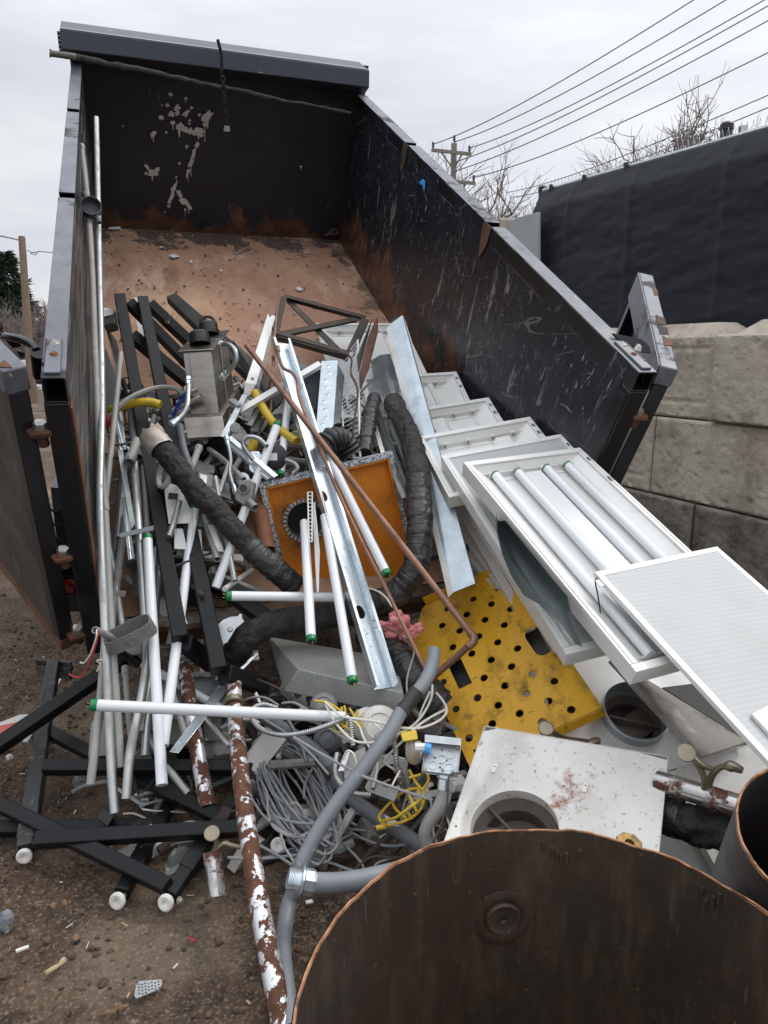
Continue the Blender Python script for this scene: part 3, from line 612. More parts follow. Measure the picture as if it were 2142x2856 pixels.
for q in ins: MB().lathe(q+ZU*.05, ZU, [(.02,0),(.05,.06),(.04,.1),(.07,.12),(.05,.18),(.07,.22),(.03,.3),(0,.3)], 8).build('insulator', m_ins, pr)
MB().beam(a0+(a1-a0)*.22, pt_*[1,1,0]+ZU*(a0[2]-.75), .05, .04).build('brace', m_polegrey, pr); MB().beam(a0+(a1-a0)*.78, pt_*[1,1,0]+ZU*(a0[2]-.75), .05, .04).build('brace', m_polegrey, pr)
wl = ['topmost wire running from the pole to the top edge of the sky','second wire from the top crossing the sky','upper of the two close wires reaching the upper right corner','lower of the two close wires reaching the upper right corner','wire below the close pair, ending at the right edge','wire dropping to the lower crossarm of the pole','upper of the two low wires just above the fence','lowest wire skimming the top of the fence']
for i, (x0, y0, x1, y1, d0) in enumerate([(300,585,1335,0,32),(390,575,1465,0,32),(450,600,1620,0,32),(395,655,1659,10,32),(385,695,1659,70,32),(465,720,1659,200,32),(600,780,1659,375,40),(620,800,1659,425,40)]):
    e = 1.18; A_ = Z(2, x0-(x1-x0)*.0, y0, d0); B_ = Z(2, x0+(x1-x0)*e, y0+(y1-y0)*e, 11.0)
    # straight on the picture: depth runs so that the wire is a straight, slightly sagging span
    pts = [A_+(B_-A_)*s-ZU*(.25*4*s*(1-s)) for s in np.linspace(0, 1, 24)]
    pts.append(B_+(B_-A_)*.9); MB().tube(pts, [.022-.013*s for s in np.linspace(0, 1, 24)]+[.008], 6).build('power_line', m_wire, label=wl[i], cat='power line', group='overhead power lines')
lp = root('street_lamp_pole', at_ground('F', 66, 800), 'brown wooden pole with a street lamp arm at the far left', 'lamp pole')
A_, B_ = P(66*1.29114, 800*1.29114, 24), P(47*1.29114, 512*1.29114, 24); MB().tube([A_*[1,1,0]-ZU*.2, A_, B_], [.15,.14,.11], 10).build('pole', m_pole, lp)
MB().tube(smooth_path([P(x*1.29114, y*1.29114, 24) for x, y in ((47,519),(25,514),(0,509),(-25,508))]), .035, 8).build('lamp_arm', m_galv, lp)
MB().box(P(-40*1.29114, 509*1.29114, 24), (.35,0,0), (0,.12,0), (0,0,.07)).build('lamp_head', m_galv, lp, bevel=.03)
MB().tube([P(x*1.29114, y*1.29114, 24) for x, y in ((58,540),(70,546),(82,544),(76,551),(66,548),(84,543),(118,546),(250,560))], .014, 6).build('power_line', m_wire, label='thin wire running from the street lamp pole towards the trailer', cat='power line', group='overhead power lines')
# ---------------------------------------------------------------- trees
m_bark = material('bare_bark', lin(96,86,80), lin(122,112,106), 4, .9, 0, .3); m_twig = material('twig', lin(112,100,96), lin(138,126,122), 4, .9)
def bare_tree(base, top, spread, seed, label, lev=5, pine=False):
    r = random.Random(seed); H_ = top-base[2]; tb, cb2 = MB(), MB()
    def grow(p, d, l, rad, k):
        pts = [p]; q = V3(p); dd = V3(d)
        for _ in range(4):
            dd = unit(dd+V3([r.gauss(0,.13) for _ in range(3)])+ZU*.05); q = q+dd*l/4; pts.append(q)
        (tb if k < 2 else cb2).tube(pts, [rad*(1-.1*i) for i in range(5)], 6 if k < 2 else 4, False)
        if k >= lev: return
        for i in range(r.choice((3,3,4)) if k else 8):
            s = r.uniform(.35, 1) if k else r.uniform(.3, 1); i_ = min(3, int(s*4)); o_ = pts[i_]+(pts[i_+1]-pts[i_])*(s*4-i_)
            nd = unit(dd+V3([r.gauss(0, spread) for _ in range(3)])); nd[2] = abs(nd[2])*.8+.12
            grow(o_, unit(nd), l*r.uniform(.55,.85), max(rad*r.uniform(.45,.65), .0085), k+1)
    grow(V3(base), V3((0,0,1)), H_*.38, H_*.022, 0)
    zm = max(v[2] for v in cb2.v); kf = (top-base[2])/(zm-base[2])
    for m_ in (tb, cb2): m_.v = [tuple(base[i]+(v[i]-base[i])*kf for i in range(3)) for v in m_.v]
    t = root('bare_tree', base, label, 'tree', 'leafless trees beyond the yard')
    tb.build('trunk', m_bark, t); cb2.build('crown', m_twig, t)
    z = max(v[2] for v in cb2.v); return t
def tree_at(xf, ytop, d, spread, seed, label, **k):
    p = P(xf*1.29114, ytop*1.29114, d); return bare_tree((p[0], p[1], -.1), p[2]*.98, spread, seed, label, **k)
tree_at(880, 225, 34, .62, 3, 'leafless tree rising just right of the trailer hood', lev=6)
tree_at(945, 278, 36, .6, 22, 'small thin leafless tree behind the tip of the utility pole')
tree_at(1040, 398, 42, .6, 5, 'leafless tree just left of the fence end, the left one of two', lev=6)
tree_at(1098, 400, 42, .65, 8, 'rounded leafless tree standing against the fence end', lev=6)
tree_at(1585, 198, 30, .85, 11, 'large spreading leafless tree above the black fence', lev=6)
tree_at(1650, 250, 31, .6, 14, 'leafless tree cut by the right edge above the fence')
tree_at(92, 640, 38, .6, 17, 'leafless tree between the lamp pole and the trailer')
tree_at(110, 655, 40, .6, 29, 'slim leafless tree right beside the trailer side')
tree_at(30, 640, 60, .6, 31, 'leafless tree in front of the dark evergreens')
m_needle = material('needles', (.022,.034,.02), (.05,.07,.042), 3, .85); m_needle2 = material('needles_dark', (.012,.02,.013), (.03,.042,.028), 3, .85)
def conifer(xf, ytop, d, rad, seed, label, mat):
    p = P(xf*1.29114, ytop*1.29114, d); r = random.Random(seed); H_ = p[2]; t = root('evergreen_tree', (p[0], p[1], 0), label, 'tree', 'evergreens at the far left')
    MB().tube([(p[0], p[1], -.2), (p[0], p[1], H_*.97)], [H_*.02, .02], 8).build('trunk', m_bark, t)
    cb2 = MB()
    for i in range(1500):
        h = r.random()**.8; z = H_*(.06+.92*h); R_ = rad*(1-h)**.75*(.75+.35*math.sin(h*31+seed))+.15; a = r.random()*6.283; q = R_*math.sqrt(r.uniform(.05, 1))
        c = V3((p[0]+q*math.cos(a), p[1]+q*math.sin(a), z-.25*q/rad)); o_ = unit(V3((math.cos(a), math.sin(a), r.uniform(-.5,.2)))); s = r.uniform(.25, .6)
        for _ in range(3):
            e = unit(o_+V3([r.gauss(0,.35) for _ in range(3)])); x = unit(np.cross(e, V3([r.gauss(0,1) for _ in range(3)])))
            cb2.add([c-x*.06, c+x*.06, c+e*s+x*.02, c+e*s-x*.02], [(0,1,2,3)])
    cb2.build('crown', mat, t, smooth=0); return t
conifer(8, 540, 44, 2.6, 2, 'tall dark evergreen at the left edge of the picture', m_needle)
conifer(38, 615, 48, 2.4, 4, 'evergreen just left of the lamp pole', m_needle)
conifer(-30, 560, 46, 2.8, 6, 'dark evergreen cut by the left edge', m_needle2)
p = P(1492*1.29114, 300*1.29114, 29)
cv = MB(); r = random.Random(8)
ev = root('evergreen_tree', (p[0], p[1], 0), 'small evergreen top poking up at the foot of the large leafless tree', 'tree', None)
MB().tube([(p[0], p[1], -.2), p], [.12, .02], 8).build('trunk', m_bark, ev)
for i in range(420):
    c = p+V3((r.gauss(0,.45), r.gauss(0,.45), r.gauss(-.3,.4))); e = unit([r.gauss(0,1) for _ in range(3)]); x = unit(np.cross(e, [r.gauss(0,1) for _ in range(3)]))
    cv.add([c-x*.03, c+x*.03, c+e*.22+x*.01, c+e*.22-x*.01], [(0,1,2,3)])
cv.build('crown', m_needle, ev, smooth=0)
# far scrub behind the yard
m_scrub = material('scrub', lin(98,88,80), lin(128,118,108), .3, .95)
hb = MB(); r = random.Random(77)
for i in range(5200):
    x = r.uniform(-62, 30); y = 62+r.uniform(0, 9); h = (2.2+1.4*fbm(x, 0, .12, 3))*r.uniform(.5, 1.3); q = V3((x, y, 0)); l = r.gauss(0,.25)
    hb.add([q-V3((.035,0,0)), q+V3((.035,0,0)), q+V3((l*h+.01, 0, h)), q+V3((l*h-.01, 0, h))], [(0,1,2,3)])
hb.build('undergrowth', m_scrub, kind='stuff', smooth=0, label='brown leafless scrub along the far edge of the yard', cat='undergrowth')
m_snow = material('white_board', lin(224,226,230), lin(236,238,240), 3, .7)
wf = root('white_fence', P(75*1.29114, 790*1.29114, 30)*[1,1,0], 'low white board fence far behind the open left door', 'fence')
a, b = P(40*1.29114, 766*1.29114, 33), P(125*1.29114, 766*1.29114, 33)
for k in range(3): MB().beam(V3((a[0]-3, a[1], .3+.45*k)), V3((b[0]+2, b[1], .3+.45*k)), .04, .34).build('board', m_snow, wf)
for k in range(5): q = V3((a[0]-3+k*1.9, a[1]+.08, 0)); MB().beam(q, q+ZU*1.5, .1, .1, (0,1,0)).build('post', m_snow, wf)
# ---------------------------------------------------------------- rusty drums in the foreground
def drum(c, nrm, R_, H_, label, mat, seed, plug=None, chips=()):
    d, a, b = frame_of(nrm, (0,1,0)); c = V3(c); n = 128; r = random.Random(seed); vs = []; t_ = .0045; m = 10
    top = []
    for k in range(n):
        z = .0022*math.sin(k*.31+seed)+.0012*math.sin(k*.7+seed)+r.uniform(-.0025,.0025)
        for c0, c1, dz in chips:
            if c0 <= k < c1: z += dz
        top.append(z)
    rings = []
    for rad, inside in ((R_, 0), (R_-t_, 1)):
        rg_ = []
        for i in range(m+1):
            for k in range(n):
                q = 2*math.pi*k/n; h = -H_*i/m+(top[k] if i == 0 else 0); w_ = rad*(1+.004*math.sin(2*q+seed))
                rg_.append(c+d*h+w_*(math.cos(q)*a+math.sin(q)*b))
        rings.append(rg_)
    mo = MB(); f = []
    N_ = (m+1)*n
    for i in range(m):
        for k in range(n):
            k2 = (k+1) % n; f.append((i*n+k, i*n+k2, (i+1)*n+k2, (i+1)*n+k)); f.append((N_+i*n+k, N_+(i+1)*n+k, N_+(i+1)*n+k2, N_+i*n+k2))
    mo.add(rings[0]+rings[1], f); mo.add([rings[1][m*n+k]+d*.01 for k in range(n)], [tuple(range(n))])
    rt = root('rusty_drum', c-d*H_, label, 'drum', 'cut open rusty drums')
    mo.build('shell', mat, rt, smooth=60)
    rim = MB(); 
    for rad, dz in ((R_+.001, 0),): pass
    vs = []; 
    for k in range(n):
        q = 2*math.pi*k/n; e = math.cos(q)*a+math.sin(q)*b
        for rad, h in ((R_+.0006, top[k]-.006), (R_-.0005, top[k]+.0012), (R_-t_+.0005, top[k]+.0012), (R_-t_-.0006, top[k]-.004)): vs.append(c+d*h+rad*e)
    rim.add(vs, [(k*4+i, k*4+i+1, ((k+1) % n)*4+i+1, ((k+1) % n)*4+i) for k in range(n) for i in range(3)])
    rim.build('cut_edge', m_cutedge, rt, smooth=60)
    return rt, d, a, b
m_drum = material('scorched_steel', (.04,.028,.02), (.075,.05,.034), 3, .58, .15, .4, 30, dirt=((.13,.08,.048), 9, .5, .74, .7, (2.2,2.2,.5)), dirt2=((.022,.019,.017), 2.6, .5, .72, .7), scratch=[((.20,.115,.065), 70, (1,1,1), .68, .70), ((.10,.085,.07), 14, (5,5,.4), .66, .70)])
m_cutedge = material('cut_rust', lin(134,84,54), lin(186,142,108), 40, .8, 0, .4, 90, dirt=((.05,.02,.012), 20, .5, .6, .7))
m_tank = material('dark_tank', (.035,.034,.034), (.06,.055,.052), 4, .5, .3, .3, 30, dirt=((.05,.026,.016), 3, .45, .7, .8))
dr, dd_, da, db = drum((.308, .899, .600), (-.02, -.005, 1), .45, .60, 'large cut open rusty drum filling the lower right foreground', m_drum, 1, chips=((40,64,-.006),))
# threaded plug on the inside of the far wall
def cyl_hit(k, x, y, c, R_):
    a, b, s = ZN[k]; r_ = unit(P(a+s*x, b+s*y, 1)-V3((0,0,CAMZ))); o = V3((0,0,CAMZ))-V3((c[0],c[1],0)); A = r_[0]**2+r_[1]**2; B = 2*(o[0]*r_[0]+o[1]*r_[1]); C_ = o[0]**2+o[1]**2-R_**2
    t = (-B+math.sqrt(B*B-4*A*C_))/(2*A); return V3((0,0,CAMZ))+r_*t
pc = cyl_hit(11, 745, 382, (.308, .899), .441); ax = unit(V3((.308-pc[0], .899-pc[1], 0)))
MB().lathe(pc, ax, [(.040,-.004),(.040,.006),(.036,.010),(.030,.008),(.026,.006),(.01,.006),(.007,.001),(0,.001)], 28).build('bung_plug', m_drum, dr)
MB().lathe(pc, ax, [(.07,.0),(.055,.005),(.045,.003),(.04,.0)], 28).build('bung_flange', m_drum, dr)
wd = MB(); rw = random.Random(2)
for cx_, cy_ in ((930,160),(915,150),(945,175),(885,130),(965,170),(1010,160),(1430,290),(1470,320),(1490,310),(1440,330)):
    q = cyl_hit(11, cx_, cy_, (.308,.899), .443); e = unit(V3((.308-q[0], .899-q[1], 0))); wd.tube([q-ZU*.018, q+ZU*.008], [.003, .005], 6)
wd.build('torch_drips', m_drum, dr)
dr2, *_ = drum((.835, 1.186, .706), (-.135, -.497, 1), .15, .70, 'smaller dark cylinder tilted towards the big drum at the right edge', m_tank, 4)
# ---------------------------------------------------------------- the scrap: materials
m_white = material('white_enamel', lin(213,213,210), lin(223,223,220), 3, .34, 0, .04, 60, dirt=(lin(186,184,178), 5, .58, .8, .6), scratch=[(lin(140,130,118), 40, (1,1,1), .735, .76)])
m_whitedirty = material('dirty_white_enamel', lin(206,204,198), lin(222,221,217), 5, .45, 0, .1, 80, dirt=(lin(158,150,138), 4, .5, .72, .55), dirt2=(lin(120,108,96), 55, .62, .7, .6), scratch=[(lin(118,62,30), 26, (1,1,1), .70, .74)])
m_glass = material('tube_glass', lin(210,214,217), lin(220,222,225), 2, .16, 0, 0, spec=.6, coat=.3)
m_green = material('green_cap', (.004,.15,.045), (.006,.19,.06), 9, .3)
m_palegreen = material('pale_green_cap', lin(84,120,104), None, 9, .4)
m_brass = material('brass_pin', (.45,.32,.12), None, 9, .35, .9)
m_emt = material('emt_conduit', lin(158,160,158), lin(186,188,187), 14, .38, .7, .1, 70, dirt=(lin(134,130,122), 7, .5, .68, .75), stretch=(1,1,.4))
m_pvc = material('grey_conduit', lin(134,134,130), lin(154,153,148), 9, .6, .1, .1, 60, dirt=(lin(186,182,174), 12, .6, .7, .6))
m_dkpvc = material('dark_grey_conduit', lin(84,87,92), lin(98,101,106), 9, .48, 0, .1, 60, dirt=(lin(138,136,130), 14, .62, .72, .5))
m_ltpvc = material('liquid_conduit', lin(112,116,122), lin(126,130,135), 7, .45, 0, .08, 60, dirt=(lin(172,172,170), 30, .62, .68, .55))
m_blk = material('black_steel', (.006,.0065,.0075), (.010,.0105,.012), 9, .42, 0, .08, 60, spec=.22, dirt=((.08,.076,.07), 9, .62, .8, .45), scratch=[((.32,.31,.29), 18, (1,1,1), .72, .75)])
m_blkdusty = material('dusty_black_steel', (.02,.02,.022), (.035,.034,.034), 9, .5, 0, .15, 60, dirt=((.17,.16,.148), 14, .5, .7, .7), scratch=[((.3,.29,.27), 20, (1,1,.4), .66, .72)])
m_copper = material('old_copper', lin(118,86,72), lin(146,108,90), 12, .46, .45, .1, 60, dirt=(lin(84,66,58), 8, .5, .7, .7))
m_rustpipe = material('rusted_pipe', (.10,.045,.022), (.2,.10,.05), 9, .8, .2, .5, 60, dirt=(lin(196,192,186), 6, .55, .62, .85, (1,1,.45)), dirt2=((.03,.02,.016), 8, .56, .7, .7))
m_chippole = material('chipped_chrome_pole', lin(196,197,199), lin(226,226,228), 5, .3, .5, .25, 70, rust=(20, .472, .492, (1,1,.45)), dirt=(lin(160,152,144), 9, .6, .75, .6))
m_cast = material('orange_rust', (.16,.06,.025), (.26,.11,.05), 6, .75, .1, .4, 40, dirt=((.05,.022,.014), 4, .5, .7, .8))
m_ins = material('cracked_insulation', (.010,.0095,.0095), (.03,.026,.024), 20, .75, 0, 2.2, 34, dirt=((.075,.06,.052), 26, .58, .7, .6))
m_wrap = material('black_wrap', (.016,.016,.017), (.034,.032,.031), 12, .42, 0, 1.0, 22, dirt=((.10,.092,.085), 12, .56, .74, .5))
m_foil = material('torn_foil', lin(168,158,146), lin(196,186,174), 9, .55, .2, .6, 30, dirt=(lin(90,74,62), 8, .5, .66, .8))
m_stain = material('stainless', lin(122,117,110), lin(146,141,134), 5, .3, .85, .06, 90, stretch=(1,1,6), rvar=.06)
m_galv2 = material('galvanised_sheet', lin(158,170,178), lin(186,196,203), 12, .36, .6, .05, 40, dirt=(lin(112,116,116), 4, .58, .78, .7), dirt2=(lin(90,70,54), 20, .68, .74, .6))
m_zincnew = material('bright_zinc', lin(196,206,212), lin(222,230,234), 6, .22, .75, .04, 40, dirt=(lin(150,156,158), 5, .55, .75, .6), dirt2=(lin(112,74,52), 9, .68, .74, .8))
def spang(k, col):
    ND, LK = k['ND'], k['LK']; v = ND.new('ShaderNodeTexVoronoi'); v.inputs['Scale'].default_value = 150; LK(k['va'].outputs[0], v.inputs['Vector'])
    s = ND.new('ShaderNodeSeparateColor'); LK(v.outputs['Color'], s.inputs[0])
    return k['mixc'](k['ramp'](s.outputs[0], .35, .6, 0, 1), lin(120,128,134), lin(214,220,224))
m_spang = material('spangled_zinc', lin(160,165,170), None, 5, .35, .5, .05, 40, extra=spang)
m_dkgalv = material('dull_galvanised', lin(96,102,104), lin(126,132,134), 9, .45, .55, .08, 40, dirt=(lin(70,72,72), 5, .5, .7, .7))
m_greysteel = material('grey_box_steel', lin(128,128,126), lin(150,150,147), 20, .5, .45, .1, 60, dirt=(lin(92,88,82), 6, .5, .72, .7))
def fleck(k, col): return k['mixc'](k['ramp'](k['nse'](160, 3, .6, (1,1,1), 4), .4, .6, 0, .8), col, lin(138,140,136))
m_fleck = material('mottled_grey_sheet', lin(160,162,158), lin(172,173,169), 4, .5, .08, .05, 60, extra=fleck, dirt=(lin(96,92,86), 3, .55, .75, .6))
m_yel = material('yellow_paint', lin(226,168,18), lin(238,184,32), 3, .45, 0, .12, 40, dirt=(lin(112,86,42), 5, .50, .70, .8, (1.6,.7,1)), dirt2=(lin(64,54,40), 11, .57, .72, .75), scratch=[(lin(150,118,40), 30, (1,4,1), .64, .7)])
m_yelplastic = material('yellow_plastic', lin(190,158,34), lin(206,176,56), 9, .5, 0, .05)
m_rustang = material('rusty_angle_iron', (.035,.026,.021), (.07,.05,.038), 9, .75, .2, .4, 60, dirt=((.16,.10,.07), 9, .55, .72, .7))
m_wood = material('charred_board', (.035,.034,.034), (.07,.066,.063), 9, .85, 0, .7, 40, stretch=(1,1,.3), dirt=((.14,.10,.08), 6, .6, .75, .6))
m_pink = material('pink_insulation', lin(214,120,122), lin(232,160,158), 30, .95, 0, 1.0, 60)
m_cable = material('grey_cable', lin(128,130,132), lin(146,147,148), 9, .5)
m_wwire = material('cream_wire', lin(204,200,188), lin(216,212,202), 9, .5); m_ywire = material('yellow_wire', lin(186,160,62), lin(200,176,86), 9, .5); m_rwire = material('red_wire', lin(176,52,48), None, 9, .5); m_bwire = material('dark_wire', lin(66,58,56), lin(92,76,70), 9, .55)
m_flex = material('armoured_flex', lin(160,162,162), lin(184,185,184), 9, .34, .8)
m_rubber_shade = material('black_rubber_and_shade', (.012,.012,.013), (.02,.02,.021), 9, .4)  # rubber parts, and the added sheet that paints shade under the yellow plate
HOLE = [V3((0,0,0))]
def insul(k, col):
    ND, LK = k['ND'], k['LK']; v = ND.new('ShaderNodeTexVoronoi'); v.inputs['Scale'].default_value = 110; LK(k['tc'].outputs['Object'], v.inputs['Vector'])
    col = k['mixc'](k['ramp'](v.outputs['Distance'], .25, .55, .0, .6), col, lin(196,116,30))
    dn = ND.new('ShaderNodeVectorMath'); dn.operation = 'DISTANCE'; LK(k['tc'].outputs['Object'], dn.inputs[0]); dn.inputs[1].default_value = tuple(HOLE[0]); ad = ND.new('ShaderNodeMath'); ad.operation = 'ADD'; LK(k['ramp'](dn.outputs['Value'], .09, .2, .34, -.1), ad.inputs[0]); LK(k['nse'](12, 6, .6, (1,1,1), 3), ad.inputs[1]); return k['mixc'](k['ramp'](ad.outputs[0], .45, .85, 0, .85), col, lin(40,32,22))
m_soot = material('sooty_orange', lin(70,52,30), lin(44,36,28), 9, .9, 0, .6, 90)
def prism(k, col):
    ND, LK = k['ND'], k['LK']; ck = ND.new('ShaderNodeTexVoronoi'); ck.inputs['Scale'].default_value = 130; ck.inputs['Randomness'].default_value = 0; LK(k['tc'].outputs['Object'], ck.inputs['Vector'])
    return k['mixc'](k['ramp'](ck.outputs['Distance'], .15, .6, 0, .4), col, lin(150,152,153))
m_lens = material('prismatic_lens', lin(178,180,180), lin(190,192,191), 2, .48, 0, 0, spec=.25, extra=prism, dirt=(lin(178,174,162), 2.4, .55, .75, .5))
m_greensheet = material('dark_green_sheet', (.022,.032,.032), (.036,.048,.047), 3, .4, .3, .1)
m_dirtygrey = material('dirty_grey_strip', lin(140,136,130), lin(166,162,156), 3, .7, 0, .3, 40, dirt=(lin(88,78,70), 5, .48, .62, .9), dirt2=(lin(206,204,200), 8, .62, .7, .7))
m_darkin = material('dark_interior', lin(60,52,46), lin(84,74,66), 6, .7, 0, .3, 30)
m_chrome = material('worn_chrome', lin(176,174,172), lin(200,199,197), 9, .24, .9, .1, 60, rust=(12, .53, .58), dirt=(lin(120,108,98), 16, .55, .7, .7))
m_verdi = material('bronze_hook', lin(112,104,88), lin(150,140,120), 9, .36, .7, .2, 60, dirt=(lin(98,150,132), 8, .60, .70, .7))
m_plasticw = material('white_plastic', lin(206,204,198), lin(220,218,212), 9, .4)
m_clear = material('clear_bag', lin(200,204,208), None, 9, .15, 0, .6, 20, trans=.7)
CAM = V3((0, 0, CAMZ))
# ---------------------------------------------------------------- the scrap: builders
def fluor(pts, label, ends=(1, 0), r=.019):
    a, b = V3(pts[0]), V3(pts[-1]); t = root('fluorescent_tube', (a+b)/2, label, 'fluorescent tube', 'loose fluorescent tubes'); d = unit(b-a)
    a2, b2 = a+d*.022*ends[0], b-d*.022*ends[1]
    MB().tube([a2, b2], r, 20).build('glass_tube', m_glass, t)
    for e, on, s in ((a, ends[0], 1), (b, ends[1], -1)):
        if on:
            c = MB().lathe(e, d*s, [(0,.0),(r*.82,.0),(r*1.04,.004),(r*1.04,.019),(r*.98,.024)], 20).build('end_cap', m_green, t)
            f, u, w_ = frame_of(d); q = unit(V3((.5,0,.8))-d*np.dot(d, V3((.5,0,.8))))
            MB().lathe(e-d*s*.0008, -d*s, [(0,.0012),(r*.62,.0012),(r*.62,0)], 16).build('cap_disc', m_rubber_shade, c)
            for k in (-1, 1): MB().tube([e+q*k*.007, e+q*k*.007-d*s*.011], .0016, 6).build('pin', m_brass, c)
    return t
def conduit(pts, r, mat, label, cat='conduit', name='conduit', bend=0, group=None, coup=(), per=8, n=14):
    sp = smooth_path(pts, per) if len(pts) > 2 else [V3(p) for p in pts]
    if not coup: return MB().pipe(sp, r, min(.003, r*.25), n).build(name, mat, label=label, cat=cat, group=group)
    t = root(name, sp[len(sp)//2], label, cat, group); MB().pipe(sp, r, min(.003, r*.25), n).build('pipe', mat, t)
    for q in coup:
        x = q*(len(sp)-1); i = min(int(x), len(sp)-2); p = sp[i]+(sp[i+1]-sp[i])*(x-i); d = unit(sp[i+1]-sp[i])
        MB().lathe(p, d, [(r,-.025),(r*1.22,-.022),(r*1.22,.022),(r,.025)], n).tube([p+d*.012+frame_of(d)[2]*r, p+d*.012+frame_of(d)[2]*r*1.55], .004, 6).build('coupling', mat, t)
    return t
def wire(pts, r, mat, label, cat='wire', name='wire', group=None, per=7, n=6):
    return MB().tube(smooth_path(pts, per), r, n).build(name, mat, label=label, cat=cat, group=group)
def flexpts(pts, r, pitch=.0075):
    sp = smooth_path(pts, 10); o, rr, acc = [], [], 0
    L_ = [0]
    for a, b in zip(sp, sp[1:]): L_.append(L_[-1]+np.linalg.norm(b-a))
    n = int(L_[-1]/(pitch/4)); L_ = np.array(L_); A_ = np.array(sp)
    for i in range(n+1):
        s = L_[-1]*i/n; o.append(np.array([np.interp(s, L_, A_[:, k]) for k in range(3)])); rr.append(r*(1, .94, .8, .94)[i % 4])
    return o, rr
def armoured(pts, r, label, mat=None, pitch=.0075):
    o, rr = flexpts(pts, r, pitch); return MB().tube(o, rr, 10).build('flexible_conduit', mat or m_flex, label=label, cat='flexible conduit', group='armoured flexible conduits', smooth=60)
CLOUD = bpy.data.textures.new('lumps', 'CLOUDS'); CLOUD.noise_scale = .035; CLOUD.noise_depth = 3
def rough_up(o, s):
    a = o.modifiers.new('s', 'SUBSURF'); a.subdivision_type = 'SIMPLE'; a.levels = a.render_levels = 2
    d = o.modifiers.new('d', 'DISPLACE'); d.texture = CLOUD; d.strength = s; d.mid_level = .5
def insulated(pts, r, label, mat, seed=0, ends=None, wraps=(), name='insulated_pipe'):
    """lumpy lagged pipe: a body with ridges, and tape wraps over parts of it"""
    sp = smooth_path(pts, 10); rr = random.Random(seed); n = len(sp); t = root(name, sp[n//2], label, 'insulated pipe', 'lagged pipes')
    rad = [r*(1+.07*fbm(i*.31, seed, 1, 3)+rr.uniform(-.022,.022)) for i in range(n)]
    lg_ = MB().tube(sp, rad, 22, True).build('lagging', mat, t, smooth=60); rough_up(lg_, .02 if mat is m_ins else .010)
    for a, b in wraps:
        i0, i1 = int(a*(n-1)), int(b*(n-1)); w_ = MB(); i = i0
        while i < i1:
            j = min(i+rr.choice((3,4,5)), i1); seg = sp[i:j+1]
            if len(seg) < 2: break
            k0 = 1.03+rr.uniform(0,.035); w_.tube(seg, [rad[q]*(k0+.03*(m_/(len(seg)-1))+rr.uniform(-.012,.012)) for m_, q in enumerate(range(i, i+len(seg)))], 22, False); i = j
        rough_up(w_.build('tape_wrap', m_wrap, t, smooth=50), .012)
    if ends is not None:
        e, d = sp[0], unit(sp[1]-sp[0]); MB().lathe(e-d*.001, -d, [(0,-.03),(r*.55,-.03),(r*.55,.0),(r*.98,.001)], 18).build('bare_end', m_darkin, t)
    return t
def quadbox(pts, th, name, mat, label, cat, group=None, bevel=.002, up=True):
    p = [V3(q) for q in pts]; n = unit(np.cross(p[1]-p[0], p[-1]-p[0]))
    if np.dot(n, CAM-p[0]) < 0: n = -n
    return MB().slab(p, -n*th).build(name, mat, bevel=bevel, label=label, cat=cat, group=group)
def ring_box(c, ex, ey, ez, w_, h, d, mat, label, kn=(), name='junction_box', cat='junction box', group='metal junction boxes', open_=True, lid=False):
    """open square electrical box: c = centre of the mouth, ez = outwards"""
    ex, ey, ez = unit(ex), None, unit(ez); ex = unit(ex-ez*np.dot(ex, ez)); ey = np.cross(ez, ex); c = V3(c); t = root(name, c-ez*d, label, cat, group); th = .002; b = MB()
    b.box(c-ez*d, ex*w_/2, ey*h/2, ez*th/2)
    for s in (-1, 1):
        b.box(c+ex*s*(w_/2-th/2)-ez*(d/2-th), ex*th/2, ey*h/2, ez*(d/2-th)); b.box(c+ey*s*(h/2-th/2)-ez*(d/2-th), ex*(w_/2-th), ey*th/2, ez*(d/2-th))
    b.build('box_body', mat, t, bevel=.001)
    k = MB()
    for x, y, r in kn:
        k.lathe(c-ez*(d-th)+ex*x*w_+ey*y*h, ez, [(r,.0003),(r,.0016),(r*.86,.0016),(r*.82,.0003)], 16)
    if kn: k.build('knockouts', mat, t)
    s_ = MB()
    for x, y in ((-.42,-.42),(.42,.42)): s_.lathe(c-ez*.004+ex*x*w_+ey*y*h, ez, [(.006,-.004),(.006,.002),(.004,.004),(0,.004)], 8)
    s_.build('screw_ears', m_steel, t)
    if lid: MB().box(c+ez*.002, ex*w_/2*1.04, ey*h/2*1.04, ez*.0012).build('cover', mat, t, bevel=.001)
    return t
def round_box(c, ez, r, d, mat, label, cover=True, holes=True, name='conduit_box', cat='conduit box', hubs=(), group='round conduit boxes'):
    c, ez = V3(c), unit(ez); t = root(name, c, label, cat, group); _, a, b = frame_of(ez)
    MB().lathe(c, ez, [(0,-d),(r*.9,-d),(r,-d*.85),(r,0),(r*.93,0),(r*.93,-d*.8),(0,-d*.8)], 24).build('box_body', mat, t)
    if cover: MB().lathe(c, ez, [(0,.004),(r*.95,.004),(r*1.03,.002),(r*1.03,-.001)], 24).build('cover', mat, t)
    if holes:
        h = MB()
        for k in range(4): q = k*1.57+.5; h.lathe(c+ez*(.0045 if cover else -d*.79)+(a*math.cos(q)+b*math.sin(q))*r*.55, ez, [(r*.24,0),(r*.24,.0015),(r*.19,.0015),(r*.18,0)], 14)
        h.build('knockouts', mat, t)
    for q in hubs: e = a*math.cos(q)+b*math.sin(q); MB().pipe([c-ez*d*.5+e*r*.92, c-ez*d*.5+e*r*1.7], .016, .003, 14).build('hub', mat, t)
    return t
